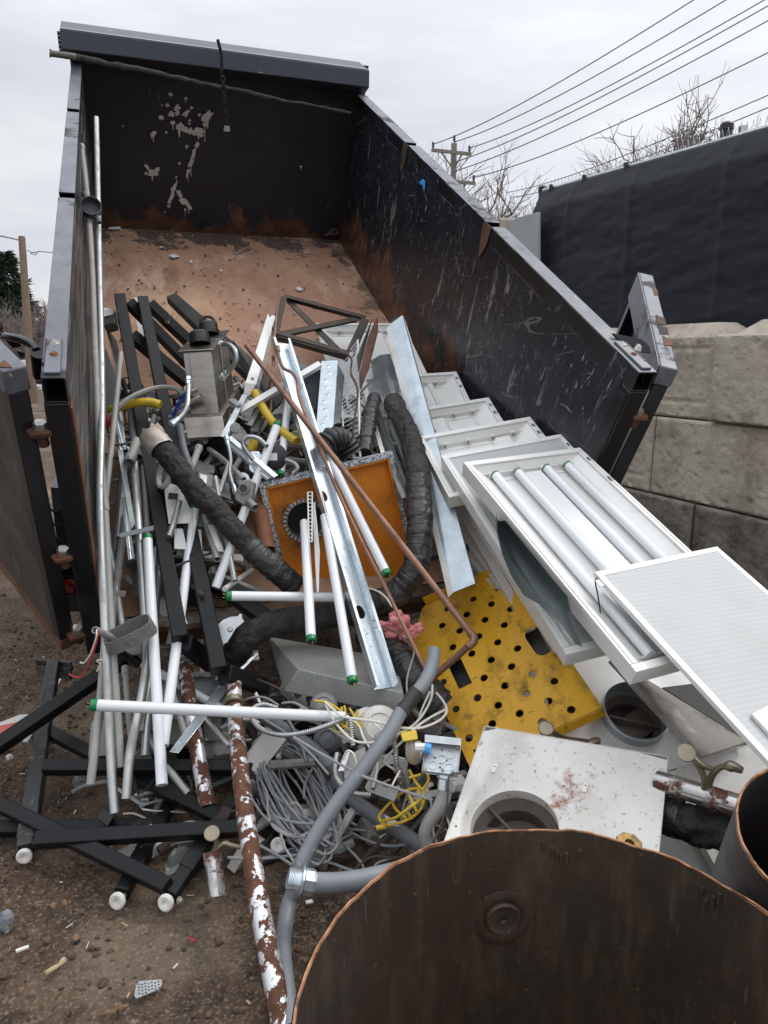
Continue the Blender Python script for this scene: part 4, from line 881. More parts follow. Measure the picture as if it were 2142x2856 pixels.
# ---------------------------------------------------------------- light fittings (troffers)
def troffer(TL, ex, ey, label, tubes=(), sockets=(.18,.39,.61,.82), cover=True, cov_w=.13, cov_x=.5, l=1.2, w_=.6, lens=False, tube_len=1.0, name='light_fixture'):
    TL, ex, ey = V3(TL), unit(ex), unit(ey); ey = unit(ey-ex*np.dot(ex, ey)); ez = np.cross(ey, ex); t = root(name, TL+ex*w_/2+ey*l/2-ez*.09, label, 'light fixture', 'white ceiling light fixtures')
    A = lambda x, y, z=0: TL+ex*x+ey*y+ez*z
    D_ = .058; f = .028; s = .08; e_ = .03
    pan = MB()
    o = [A(0,0,-.004), A(w_,0,-.004), A(w_,l,-.004), A(0,l,-.004)]; i_ = [A(f,f,-.006), A(w_-f,f,-.006), A(w_-f,l-f,-.006), A(f,l-f,-.006)]
    b_ = [A(f+s,f+e_,-D_+.008), A(w_-f-s,f+e_,-D_+.008), A(w_-f-s,l-f-e_,-D_+.008), A(f+s,l-f-e_,-D_+.008)]
    ob = [A(.004,.004,-D_), A(w_-.004,.004,-D_), A(w_-.004,l-.004,-D_), A(.004,l-.004,-D_)]
    pan.add(o+i_+b_+ob, [(k, (k+1) % 4, 4+(k+1) % 4, 4+k) for k in range(4)]+[(4+k, 4+(k+1) % 4, 8+(k+1) % 4, 8+k) for k in range(4)]+[(8,9,10,11)]+[((k+1) % 4, k, 12+k, 12+(k+1) % 4) for k in range(4)]+[(15,14,13,12)])
    pan.build('housing', m_white, t, smooth=20)
    fr = MB()
    for a, b in ((A(0,f/2), A(w_,f/2)), (A(0,l-f/2), A(w_,l-f/2))): fr.box((a+b)/2, ex*w_/2, ey*f/2, ez*.005)
    for x in (f/2, w_-f/2): fr.box(A(x,l/2), ex*f/2, ey*(l/2-f-.0015), ez*.005)
    for x in (.012, w_-.012): fr.box(A(x,l/2,.0065), ex*.0025, ey*(l/2-f-.004), ez*.0015)
    fr.build('door_frame', m_white, t, bevel=.0015)
    ho = MB()
    for x in (.06, .5, .52): ho.box(A(w_-.014, l*x*.3+.07, .0056), ex*.008, ey*.012, ez*.0012)
    ho.build('latch_holes', m_rubber_shade, t)
    for y0, sg in ((f+.012, 1), (l-f-.012, -1)):
        sb_ = MB(); sb_.box(A(w_/2, y0+sg*.022, -.036), ex*(w_/2-f-.035), ey*.0015, ez*.013); sb_.box(A(w_/2, y0+sg*.036, -.048), ex*(w_/2-f-.05), ey*.014, ez*.0015); br = sb_.build('socket_bar', m_white, t)
        if sg > 0:
            for x in sockets:
                so_ = MB(); so_.box(A(w_*x, y0+sg*.029, -.034), ex*.014, ey*.006, ez*.02); k = so_.build('lamp_socket', m_plasticw, br, bevel=.004)
                MB().lathe(A(w_*x, y0+sg*.0355, -.030), ey*sg, [(.0075,0),(.0075,.002),(.004,.002),(.004,-.001)], 12).build('socket_slot', m_greysteel, k)
    if cover:
        x0, x1 = w_*cov_x-cov_w/2, w_*cov_x+cov_w/2
        pr_ = [(x0,-D_+.010),(x0+.02,-.028),(x1-.02,-.028),(x1,-D_+.010)]
        MB().slab([A(x, f+e_+.02, z) for x, z in pr_], ey*(l-2*f-2*e_-.05)).build('ballast_cover', m_white, t, bevel=.003)
    for x in tubes:
        a, b = A(w_*x, f+.045, -.024), A(w_*x, f+.045+tube_len, -.024); tb = MB().tube([a, b], .019, 18).build('lamp', m_glass, t)
        MB().lathe(a, ey, [(.0195,-.002),(.0198,.008),(.019,.010)], 18).build('lamp_cap', m_palegreen, tb)
    if lens: MB().sheet([[A(f-.002+(w_-2*f+.004)*i/2, f-.002+(l-2*f+.004)*j/2, -.003) for j in range(3)] for i in range(3)][::-1], .002).build('lens', m_lens, t)
    return t
EX1, EY1 = unit(V3((.9277,.3688,.0576))), unit(V3((.3584,-.8369,-.4138)))
big = troffer(CAM+V3((.3393,3.0149,-.4533))*.945, EX1, EY1, 'open white ceiling light with four long tubes still in it', tubes=(.2,.385,.63,.815), cov_x=.508, cov_w=.12, tube_len=1.0, w_=.567, l=1.134)
EX2, EY2 = unit(V3((.9611,.2391,.1384))), unit(V3((.2755,-.8671,-.4151)))
troffer(CAM+V3((.256,3.1758,-.4479))*.998, EX2, EY2, 'white light with a prismatic lens lying under the four tube fixture', lens=True, w_=.6, l=1.2)
def stacked(x, y, u, label, kx=(0,0), ln=.6, **k):
    q = at_plane('S', x, y, BO+BU*u, BU); EX = unit(EX2+V3((0,kx[0],kx[1]))); EY = unit(EY2); EY = unit(EY-EX*np.dot(EX, EY)); return troffer(q-EX*.58, EX, EY, label, w_=.58, l=ln, **k)
stacked(1478, 1164, 2.03, 'open white light just above the lens covered one in the stack', kx=(-.05,.01), ln=.5, sockets=(.2,.4,.62,.8), cov_x=.7, cov_w=.11)
stacked(1363, 1110, 2.03, 'open white light with two sockets, second from the top of the stack', kx=(-.1,.0), sockets=(.62,.8), cov_x=.45, cov_w=.12)
stacked(1273, 1038, 2.03, 'empty white light fixture topmost in the stack beside the rusty wall', kx=(-.12,-.08), ln=.75, sockets=(.5,.75), cover=False)
q6 = Z('S', 880, 903, 4.75); e6 = unit(Z('S', 1086, 903, 4.85)-q6); troffer(q6, e6, unit(Z('S', 1175, 1035, 4.35)-Z('S', 1086, 903, 4.85)), 'white light fixture lying on the bed floor behind the rusty braced frame', sockets=(.25,.5,.78), cover=True, cov_x=.6, cov_w=.2)
# frames sticking out on the left of the stack
for i, (p0, p1, d0, d1, w_) in enumerate([((1245,1310),(1560,1800),3.35,2.75,.05),((1238,1345),(1480,1760),3.45,2.95,.04),((1232,1400),(1405,1640),3.5,3.1,.05),((1242,1470),(1385,1645),3.45,3.12,.03)]):
    a, b = Z('S', *p0, d0), Z('S', *p1, d1); MB().beam(a, b, w_, .022, unit(np.cross(EY2, EX2))).beam(a+V3((.02,.02,-.03)), b+V3((.02,.02,-.03)), w_*1.5, .008, unit(np.cross(EY2, EX2))).build('fixture_edge', m_white, bevel=.002, label=['white fixture edge trim right beside the lens covered light','white grooved trim strip second in the fan left of the light stack','white trim strip third in the fan, above the yellow plate','thin white strip lowest in the fan beside the long galvanised angle'][i], cat='trim strip', group='white trim strips fanned out left of the light stack')
# loose lens panel in front
s_ = .92; LT = CAM+V3((.739,2.3947,-.7532))*s_; EXL, EYL = unit(V3((.9074,.4182,.0404))), unit(V3((.3935,-.8123,-.4304))); EZL = np.cross(EYL, EXL)
lp_ = root('light_diffuser', LT, 'big white framed prismatic lens panel leaning at the right edge', 'light diffuser'); w_, l_ = .6*s_, 1.2*s_
A = lambda x, y, z=0: LT+EXL*x+EYL*y+EZL*z
fr = MB()
for a, b in (((0,.011),(w_,.011)),((0,l_-.011),(w_,l_-.011))): fr.box(A((a[0]+b[0])/2,a[1]), EXL*w_/2, EYL*.011, EZL*.008)
for x in (.011, w_-.011): fr.box(A(x,l_/2), EXL*.011, EYL*(l_/2-.0225), EZL*.008)
fr.build('frame', m_white, lp_, bevel=.0015)
MB().sheet([[A(.02+(w_-.04)*i/2, .02+(l_-.04)*j/2, .003) for j in range(3)] for i in range(3)][::-1], .003).build('lens', m_lens, lp_)
MB().tube(smooth_path([A(-.004,.02,.0), A(-.012,.03,-.01), A(-.012,.06,-.04), A(-.006,.10,-.10), A(-.004,.12,-.14)], 5), .0025, 6).build('hinge_wire', m_rubber_shade, lp_); MB().box(A(-.006,.045,0), EXL*.012, EYL*.014, EZL*.0015).build('hinge_tab', m_white, lp_)
p2 = at_plane(8, 1590, 865, A(0,0,.03), EZL)
MB().slab([at_plane(8, x, y, A(0,0,.02), EZL) for x, y in ((1578,862),(1700,800),(1800,900),(1680,975))], EZL*-.012).build('lens_piece', m_plasticw, bevel=.002, label='broken corner of thick clear white plastic lying on the lens panel at the right edge', cat='lens piece')
# ---------------------------------------------------------------- long metal lengths on top of the heap
def angle_bar(tl, tr, bl, br, name, mat, label, cat, lip=.03, th=.0025, right=False, lips=True):
    p = [V3(q) for q in (tl, tr, br, bl)]; n = unit(np.cross(p[1]-p[0], p[3]-p[0])); n = n if np.dot(n, CAM-p[0]) > 0 else -n
    t = root(name, sum(p)/4, label, cat); MB().slab(p, -n*th).build('web', mat, t)
    if lips is True or lips == 'L': MB().slab([p[0]-n*(th+.0005), p[3]-n*(th+.0005), p[3]-n*lip, p[0]-n*lip], unit(p[1]-p[0])*th).build('flange', mat, t)
    if lips is True or lips == 'R': MB().slab([p[1]-n*(th+.0005), p[2]-n*(th+.0005), p[2]-n*lip, p[1]-n*lip], unit(p[0]-p[1])*th).build('flange', mat, t)
    return t, p, n
S = lambda x, y, d: Z('S', x, y, d)
ga, gp_, gn = angle_bar(S(1087,905,4.1), S(1122,879,4.1), S(1264,1652,2.84), S(1325,1627,2.84), 'galvanised_angle', m_galv2, 'long pale galvanised angle running down left of the light stack', 'angle bar', lips='R')
MB().slab([gp_[0], gp_[3], gp_[3]-unit(gp_[1]-gp_[0])*.028-gn*.006, gp_[0]-unit(gp_[1]-gp_[0])*.028-gn*.006], -gn*.002).build('flange', m_whitedirty, ga)
# curved trough left of it
tq = [((840,110),(950,40),(1060,30),4.25),((880,300),(1000,170),(1110,190),4.0),((955,520),(1030,330),(1150,400),3.7),((1060,780),(1120,640),(1180,600),3.45),((1150,1020),(1180,960),(1215,950),3.3),((1245,1340),(1262,1335),(1280,1325),3.12)]
rows = []
for a, m_, b, d in tq: rows.append([Z('E', *a, d), Z('E', a[0]*.6+m_[0]*.4, a[1]*.6+m_[1]*.4, d+.06), Z('E', *m_, d+.08), Z('E', m_[0]*.4+b[0]*.6, m_[1]*.4+b[1]*.6, d+.07), Z('E', *b, d)])
MB().sheet(rows, .002).build('metal_trough', m_dkgalv, label='dull dented galvanised trough between the lagged pipe and the long angle', cat='metal trough')
angle_bar(Z('E',850,560,3.75), Z('E',930,600,3.75), Z('E',1250,1560,3.1), Z('E',1290,1560,3.1), 'metal_strip', m_dkgalv, 'dark narrow metal strip just right of the dark lagged stub', 'metal strip', lips='L')
angle_bar(Z('E',760,430,3.95), Z('E',800,420,3.95), Z('E',960,1130,3.35), Z('E',1000,1110,3.35), 'metal_strip', m_whitedirty, 'off white thin strip standing behind the corner of the orange board', 'metal strip', lips='R')
angle_bar(Z('E',880,900,3.6), Z('E',950,880,3.6), Z('E',1190,1620,3.1), Z('E',1260,1600,3.1), 'metal_strip', m_greysteel, 'grey strip running along the right side of the spangled zinc frame', 'metal strip', lips='L')
# steel stud
ts = [S(766,949,3.62), S(797,966,3.62), S(1104,1922,2.6), S(1039,1918,2.6)]
sn = unit(np.cross(ts[1]-ts[0], ts[3]-ts[0])); sn = sn if np.dot(sn, CAM-ts[0]) > 0 else -sn
st = root('steel_stud', sum(ts)/4, 'long bright zinc steel stud crossing the middle of the heap', 'steel stud'); sx = unit(ts[1]-ts[0]); W0 = np.linalg.norm(ts[2]-ts[3]); W1 = np.linalg.norm(ts[1]-ts[0])
ax_ = unit((ts[3]+ts[2])/2-(ts[0]+ts[1])/2); Ls = np.linalg.norm((ts[3]+ts[2])/2-(ts[0]+ts[1])/2); sx = unit(sx-ax_*np.dot(sx, ax_)); wS = .086
c0 = (ts[0]+ts[1])/2-sx*wS/2
def s_at(x, y):
    a, b, s = ZN[7]; r_ = P(a+s*x, b+s*y, 1)-CAM; n_ = np.cross(sx, ax_); t = ((c0-CAM)@n_)/(r_@n_); q = CAM+r_*t-c0; return (q@sx, q@ax_)
hl = []
for x, y in ((715,203),(960,970)):
    u_, v_ = s_at(x, y); hl.append([(u_+.019*math.cos(k)*1.0, v_+.034*math.sin(k)*(1 if math.sin(k) < .3 else .8)) for k in np.linspace(0, 2*math.pi, 14)[:-1]])
for x, y in ((1045,1022),(1058,1068),(1008,1108),(1030,1192),(1065,1298),(740,95),(745,128)):
    u_, v_ = s_at(x, y); hl.append([(u_+.0028*math.cos(k), v_+.0028*math.sin(k)) for k in np.linspace(0, 2*math.pi, 8)[:-1]])
hl = [h for h in hl if all(0 < u_ < wS for u_, v_ in h)]
MB().plate([(0,0),(wS,0),(wS,Ls),(0,Ls)], hl, c0, sx, ax_, .0012).build('web', m_zincnew, st)
for x in (.018, .066): MB().box(c0+sx*x+ax_*Ls/2+np.cross(ax_, sx)*0+sn*.0016, sx*.0022, ax_*Ls/2, sn*.0009).build('rib', m_zincnew, st)
for x, s in ((0, 1), (wS, -1)):
    MB().box(c0+sx*x+ax_*Ls/2+sn*.0185, sx*.0007, ax_*Ls/2, sn*.018).build('flange', m_zincnew, st)
    MB().box(c0+sx*(x+s*.005)+ax_*Ls/2+sn*.0372, sx*.0055, ax_*Ls/2, sn*.0006).build('lip', m_zincnew, st)
# ---------------------------------------------------------------- orange backed diffuser with a zinc frame
OT = V3((-.5474,3.0593,1.0465)); OX, OY = unit(V3((.9491,.2462,.1963))), unit(V3((.196,.0261,-.9803))); OY = unit(OY-OX*np.dot(OX, OY)); OZ = np.cross(OY, OX)
ob = root('duct_board', OT+OX*.3+OY*.3, 'square orange insulation board in a spangled zinc frame with a round hole', 'insulation board'); A = lambda x, y, z=0: OT+OX*x+OY*y+OZ*z
hc = (.245,.27); hr = .085
a_, b_, s_ = ZN[7]; hq = at_plane(7, 605, 370, OT, OZ)-OT; hc = (hq@OX, hq@OY)
HOLE[0] = A(hc[0], hc[1], -.045)-(OT+OX*.3+OY*.3)
m_orange = material('orange_board', lin(214,124,18), lin(228,140,28), 3, .7, 0, .8, 90, extra=insul, dirt=(lin(92,62,30), 4, .52, .74, .55))
MB().plate([(.02,.02),(.6,.02),(.6,.6),(.02,.6)], [[(hc[0]+hr*math.cos(k), hc[1]+hr*math.sin(k)) for k in np.linspace(0, 2*math.pi, 33)[:-1]]], A(0,0,-.045), OX, OY, .01).build('board', m_orange, ob)
fr = MB()
for a, b, u_ in ((A(0,.0,0), A(.62,0,0), OY), (A(0,.62,0), A(.62,.62,0), -OY)): fr.box((a+b)/2+u_*.011, OX*.31, OY*.011, OZ*.001); fr.box((a+b)/2-OZ*.026, OX*.31, OY*.001, OZ*.024)
for a, b, u_ in ((A(0,.0225,0), A(0,.5975,0), OX), (A(.62,.0225,0), A(.62,.5975,0), -OX)): fr.box((a+b)/2+u_*.011, OX*.011, OY*.2865, OZ*.001); fr.box((a+b)/2-OZ*.026, OX*.001, OY*.2865, OZ*.024)
fr.build('zinc_frame', m_spang, ob)
for a, b, u_ in ((A(.022,.024,-.002), A(.598,.024,-.002), OY), (A(.024,.026,-.002), A(.024,.596,-.002), OX), (A(.596,.026,-.002), A(.596,.596,-.002), -OX)): MB().box((a+b)/2-OZ*.018+u_*.004, u_*.004, (b-a)/2, OZ*.018).build('board_edge', m_orange, ob)
cl_ = MB(); cl_.lathe(A(hc[0],hc[1],-.038), OZ, [(hr,.0),(hr,-.14),(hr-.003,-.14),(hr-.003,.004),(hr,.004)], 40); ck = cl_.build('collar', m_dkgalv, ob)
tb = MB()
for k in range(30):
    q = 2*math.pi*k/30; e = OX*math.cos(q)+OY*math.sin(q); tb.box(A(hc[0],hc[1],-.037)+e*(hr+.008), e*.009, unit(np.cross(e, OZ))*.006, OZ*.0012)
tb.build('collar_tabs', m_zincnew, ck)
MB().lathe(A(hc[0],hc[1],-.16), OZ, [(0,0),(hr-.004,0)], 24).build('dark_throat', m_rubber_shade, ob)
rg = random.Random(9); so_ = MB()
# ---------------------------------------------------------------- yellow dock plate
YT = V3((.1328,3.0139,.4486)); YX, YY = unit(V3((.8789,.0374,.4755))), unit(V3((.2619,-.871,-.4156))); YY = unit(YY-YX*np.dot(YX, YY)); YZ = np.cross(YY, YX); yw, yl = .5, .8
yp = root('dock_plate', YT+YX*.25+YY*.4, 'yellow steel plate full of round holes leaning in the middle of the heap', 'steel plate'); A = lambda x, y, z=0: YT+YX*x+YY*y+YZ*z
def yat(x, y): q = at_plane(8, x, y, YT, YZ)-YT; return (q@YX, q@YY)
holes = []
for x, y in [(60,432),(145,458),(180,378),(85,350),(212,303),(332,250),(301,327),(395,352),(270,404),(365,430),(240,485),(332,515),(430,545),(112,538),(205,570),(300,601),(400,634),(503,670),(610,706),(265,690),(368,728),(473,765),(582,804),(693,845),(66,710),(233,787),(335,824),(440,864),(550,905),(128,843),(192,985),(305,915)]:
    u_, v_ = yat(x, y); holes.append([(u_+.0155*math.cos(k), v_+.0155*math.sin(k)) for k in np.linspace(0, 2*math.pi, 17)[:-1]])
so0, so1 = V3(yat(508,475)), V3(yat(553,540)); dd_ = unit(np.append(so1-so0, 0))[:2]; pp_ = V3((-dd_[1], dd_[0])); rS = .036; slot = []
for k in np.linspace(-math.pi/2, math.pi/2, 9): slot.append(so1+dd_*rS*math.cos(k)+pp_*rS*math.sin(k))
for k in np.linspace(math.pi/2, 3*math.pi/2, 9): slot.append(so0+dd_*rS*math.cos(k)+pp_*rS*math.sin(k))
sqh = [yat(x, y) for x, y in ((88,628),(150,592),(207,714),(142,744))]
c_ = [yat(x, y) for x, y in ((-40,345),(385,158),(845,832),(195,1120))]
outl = [yat(x, y) for x, y in ((-40,350),(-20,330),(385,158),(845,832),(195,1128),(10,720),(-90,520))]
ins_ = lambda h: all(True for _ in h)
MB().plate(outl, [h for h in holes if min(p[0] for p in h) > -.2]+[[tuple(p) for p in slot], sqh], YT, YX, YY, .004).build('plate', m_yel, yp)
rm = MB()
for h in holes:
    cx_, cy_ = sum(p[0] for p in h)/len(h), sum(p[1] for p in h)/len(h); rm.lathe(A(cx_, cy_, .002), YZ, [(.0185,0),(.0165,.0018),(.0155,.0015),(.0155,-.002)], 16)
rm.build('hole_rim', m_yel, yp)
for p, q, k, z0, z1 in ((outl[1], outl[2], -1, .0025, .038), (outl[3], outl[4], 1, -.0025, -.036)):
    a, b = A(*p), A(*q); MB().slab([a+YZ*z0, b+YZ*z0, b+YZ*z1+YY*k*.012, a+YZ*z1+YY*k*.012], YY*k*.004).build('bent_edge', m_yel, yp, bevel=.001)
quadbox([A(.03,.05,-.06), A(yw-.04,.05,-.06), A(yw-.05,yl-.06,-.055), A(.05,yl-.06,-.055)], .006, 'hollow_shade_sheet', m_rubber_shade, 'black rubber sheet showing through the holes of the yellow plate', 'rubber sheet')  # added sheet: its black paints the unlit hollow behind the holes
# ---------------------------------------------------------------- lagged pipes
Z7 = lambda x, y, d: Z(7, x, y, d); ZE = lambda x, y, d: Z('E', x, y, d); ZA = lambda x, y, d: Z('A', x, y, d); ZB = lambda x, y, d: Z('B', x, y, d)
insulated([ZE(1095,560,3.62), ZE(1150,700,3.52), ZE(1240,880,3.42), ZE(1310,1060,3.34), ZE(1345,1240,3.24), Z7(1335,20,3.15), Z7(1345,200,3.08), Z7(1355,400,3.0), Z7(1345,540,2.96), Z7(1320,680,2.93), Z7(1240,800,2.93), Z7(1120,890,2.93), Z7(960,945,2.92), Z7(800,975,2.92), Z7(620,1005,2.9), Z7(450,1030,2.86), Z7(300,1075,2.82), Z7(180,1160,2.8), Z7(120,1260,2.84)], .052, 'long black lagged pipe looping under the zinc stud like a hook', m_ins, 3, True, wraps=((.30,.55),(.56,.62)))
insulated([ZA(585,560,3.0), ZA(660,660,2.98), ZA(780,810,2.96), ZA(900,960,2.94), ZA(1010,1080,2.93), ZA(1130,1190,2.92), ZA(1250,1330,2.91), Z7(200,500,2.9), Z7(310,610,2.9), Z7(420,700,2.92), Z7(530,800,2.96)], .047, 'cracked black lagged pipe with torn foil at its upper end', m_ins, 8, True, wraps=((.72,1.0),))
fo = MB(); sp_ = smooth_path([ZA(545,515,3.0), ZA(585,565,2.99), ZA(640,640,2.975)], 6); ff = random.Random(4)
d_, a_, b_ = frame_of(sp_[-1]-sp_[0]); rows = []
for i in range(9):
    c = sp_[0]+(sp_[-1]-sp_[0])*i/8; rows.append([c+(a_*math.cos(q)+b_*math.sin(q))*(.049+.006*ff.random()+(.006*ff.random() if i == 0 else 0))-d_*(.025*ff.random() if i == 0 else 0) for q in np.linspace(0, 2*math.pi, 25)[:-1]]); rows[-1].append(rows[-1][0])
fo.sheet(rows).build('foil_jacket', m_foil, label='torn whitish foil jacket hanging on the end of the cracked lagged pipe', cat='foil jacket')
insulated([ZE(885,520,3.75), ZE(860,620,3.65), ZE(830,800,3.5), ZE(800,960,3.42), ZE(775,1130,3.34)], .036, 'short stub of black wrapped pipe behind the orange board', m_wrap, 5, True, wraps=((.3,.8),))
insulated([Z8_ for Z8_ in (Z(8,1110,1345,2.06), Z(8,1180,1370,2.03), Z(8,1260,1395,2.0), Z(8,1370,1430,1.97), Z(8,1480,1455,1.93), Z(8,1600,1490,1.88))], .052, 'thick black cracked lagged pipe lying on the white diffusers at the right', m_ins, 13, True, wraps=((.0,.34),))
insulated([ZA(1030,560,3.6), ZA(1180,620,3.5), ZA(1330,760,3.35), ZA(1440,860,3.25), ZA(1560,930,3.2)], .045, 'dark wrapped pipe sunk behind the weatherproof box', m_wrap, 15, True, wraps=((.1,.9),))
insulated([Z7(1010,1120,3.0), Z7(1180,1240,2.85), Z7(1290,1380,2.75), Z7(1400,1500,2.7), Z7(1500,1600,2.68)], .06, 'torn black wrapped bundle below the pink insulation', m_wrap, 19, True, wraps=((.0,.95),))
# grey mottled duct slab
g_ = [Z7(350,1125,3.02), Z7(552,1342,2.74), Z7(1245,1500,2.58), Z7(1190,1270,2.86), Z7(402,1302,3.0), Z7(452,1490,2.76), Z7(1255,1655,2.6), Z7(1240,1420,2.9)]
gb_ = MB().add(g_, [(0,1,2,3),(7,6,5,4),(0,4,5,1),(1,5,6,2),(2,6,7,3),(3,7,4,0)]); gb_.build('duct_section', m_fleck, bevel=.004, label='grey mottled sheet metal box lying under the two hanging tubes', cat='duct section')
# ---------------------------------------------------------------- loose fluorescent tubes
Z3 = lambda x, y, d: Z(3, x, y, d); Z4 = lambda x, y, d: Z(4, x, y, d); Z6 = lambda x, y, d: Z(6, x, y, d); Z8 = lambda x, y, d: Z(8, x, y, d); Z9 = lambda x, y, d: Z(9, x, y, d); Z10 = lambda x, y, d: Z(10, x, y, d)
fluor([S(252,1966,2.28), S(960,2000,2.44)], 'white tube lying level across the conduits, green cap at its left end')
fluor([S(629,1662,2.72), S(960,1666,2.86)], 'white tube lying level over the lagged pipe, green cap at its left end')
fluor([S(868,1790,2.58), S(849,1456,3.02)], 'white tube hanging out of the round hole of the orange board, green cap below')
fluor([S(984,1905,2.5), S(905,1440,3.0)], 'white tube hugging the left of the zinc stud, green cap on the grey slab')
fluor([S(1081,1605,2.78), S(893,1225,3.3)], 'white tube right of the zinc stud across the orange board, green cap below')
fluor([S(781,1328,3.12), S(803,1122,3.5)], 'glossy tube standing above the orange board, green cap pointing down')
fluor([S(776,1178,3.15), S(601,1640,2.84)], 'white tube slanting down left of the orange board, green cap at its top')
fluor([S(411,1493,2.85), S(452,2190,2.32)], 'long white tube among the conduits left of the black frame, green cap at top')
fluor([S(544,1412,3.05), S(455,2080,2.4)], 'white tube passing behind the black frame down to the rusty pipe')
fluor([S(398,1830+20,2.75), S(648,1995,2.72)], 'short stretch of white tube glimpsed under the level tube by the steel strut', ends=(0,0), r=.017)
# ---------------------------------------------------------------- conduits on the left
G1 = 'steel conduits on the left'
conduit([S(269,330,4.35), S(276,700,3.62), S(284,1100,3.05), S(279,1400,2.76), S(293,1750,2.55), S(308,2100,2.40), S(320,2268,2.33)], .0155, m_emt, 'tall conduit with the highest end leaning on the left trailer wall', group=G1)
conduit([S(228,412,4.05), S(243,550,3.8), S(256,740,3.5), S(266,1000,3.12), S(275,1200,2.95), S(291,1400,2.8), S(310,1750,2.57), S(338,2140,2.4)], .0145, m_pvc, 'grey conduit behind the tallest one with a round box fitted on its top length', group=G1, coup=(.0,.72))
round_box(S(254,572,3.66), V3((.35,-.9,.3)), .05, .06, m_dkpvc, 'round grey conduit fitting clamped on the left conduits by the wall', cover=False, hubs=(1.2,4.3))
conduit([S(337,985,3.45), S(318,1180,3.15), S(291,1420,2.86), S(288,1440,2.84)], .013, m_pvc, 'grey conduit slanting down to an open coupling beside the tall conduits', group=G1, coup=(.97,))
conduit([S(340,1320,3.15), S(325,1480,2.98), S(307,1640,2.84)], .013, m_dkpvc, 'dark grey conduit in the shadow right of the tall conduits', group=G1, coup=(.65,))
conduit([S(352,1440,3.0), S(330,1590,2.86), S(312,1740,2.74)], .0155, m_pvc, 'grey conduit with a strap clip, just behind the tall conduits', group=G1, coup=(.55,))
conduit([S(375,1286,3.1), S(384,1440,2.92), S(398,1640,2.74), S(409,1800,2.62), S(405,1880,2.56), S(385,1990,2.47), S(363,2100,2.4), S(352,2228,2.34)], .0155, m_emt, 'bright conduit bent towards the left near its lower end', group=G1)
conduit([S(434,1530,2.98), S(424,1760,2.74), S(404,2110,2.42)], .0145, m_emt, 'conduit hidden half behind the long white tube', group=G1)
conduit([S(293,1790,2.62), S(280,1950,2.5), S(263,2100,2.4), S(252,2188,2.36)], .0145, m_pvc, 'grey conduit ending lowest at the left of the bunch', group=G1)
conduit([S(349,1860,2.75), S(358,1980,2.62), S(372,2110,2.5)], .012, m_pvc, 'thin grey conduit with a threaded neck between the bent one and the tall one', group=G1, coup=(.06,))
conduit([S(405,2040,2.62), S(460,2130,2.5), S(526,2214,2.42)], .0135, m_emt, 'short conduit stub with its open end pointing at the mud', group=G1)
conduit([S(265,1757,2.42), S(300,1772,2.5), S(333,1792,2.58)], .0125, m_pvc, 'short conduit stub with red and white wires hanging out of its mouth', group=G1)
conduit([ZA(200,290,3.35), ZA(240,500,3.22), ZA(285,650,3.12)], .018, m_zincnew, 'bright zinc strut end beside the black frame', group=G1)
conduit([ZA(405,560,3.1), ZA(340,750,3.0)], .02, m_pvc, 'stubby grey pipe with an open threaded mouth beside the black frame', group=G1, coup=(.9,))
conduit([ZA(380,780,3.05), ZA(400,1050,2.95), ZA(420,1400,2.82)], .0165, m_emt, 'bright conduit with a blue smear between the two black frame legs', group=G1)
conduit([ZA(345,180,3.6), ZA(370,500,3.3), ZA(420,720,3.1)], .018, m_dkpvc, 'dark conduit hidden behind the black frame leg', group=G1)
conduit([ZA(1070,640,3.3), ZA(1230,760,3.15), ZA(1395,920,2.98)], .0125, m_emt, 'conduit running into the weatherproof box', group=G1)
conduit([ZA(980,620,3.25), ZA(930,760,3.1), ZA(850,960,3.02)], .015, m_pvc, 'grey conduit dropping from under the stainless box', group=G1, coup=(.08,))
conduit([ZA(800,420,3.15), ZA(840,640,3.08), ZA(925,880,3.0)], .016, m_dkpvc, 'grey conduit with a rusty red sleeve beside the stainless box', group=G1)
conduit([ZA(1020,1260,3.05), ZA(1085,1450,2.95), ZA(1150,1660,2.85)], .015, m_emt, 'conduit under the cracked pipe pointing at the rusty elbow', group=G1)
conduit([ZA(1085,1310,3.0), ZA(1130,1450,2.94), ZA(1160,1575,2.9)], .0165, m_plasticw, 'scuffed white pipe end with a grey collar under the cracked pipe', group=G1, coup=(.95,))
conduit([ZA(800,1120,2.98), ZA(740,1340,2.92), ZA(700,1450,2.88)], .0125, m_emt, 'worn conduit crossing between the black frame legs', group=G1)
# zinc struts and strips among them
def flat(pts, th, name, mat, label, cat, group=None): return quadbox(pts, th, name, mat, label, cat, group, bevel=.001)
flat([ZA(225,645,3.02), ZA(275,640,3.05), ZA(390,1330,2.8), ZA(350,1390,2.78)], .003, 'zinc_channel', m_dkgalv, 'dark grey channel leaning beside the bright conduit', 'metal channel')
flat([ZA(200,285,3.4), ZA(265,270,3.42), ZA(305,640,3.1), ZA(245,640,3.08)], .003, 'zinc_channel', m_zincnew, 'bright zinc channel above the dark grey channel on the left', 'metal channel')
flat([ZA(285,1080,2.9), ZA(300,1080,2.92), ZA(385,1650,2.68), ZA(350,1655,2.66)], .012, 'zinc_strip', m_zincnew, 'narrow bright zinc strip standing behind the bent conduit', 'metal strip')
flat([ZA(225,1420,2.66), ZA(560,1345,2.72), ZA(560,1390,2.72), ZA(255,1460,2.66)], .003, 'zinc_strap', m_dkgalv, 'flat galvanised strap lying crosswise over the conduits', 'metal strap')
flat([Z6(1120,1650,2.32), Z6(1180,1659,2.32), Z6(1525,1215,2.66), Z6(1440,1215,2.68)], .002, 'perforated_strut', m_zincnew, 'perforated zinc strut slanting under the level tube', 'strut')
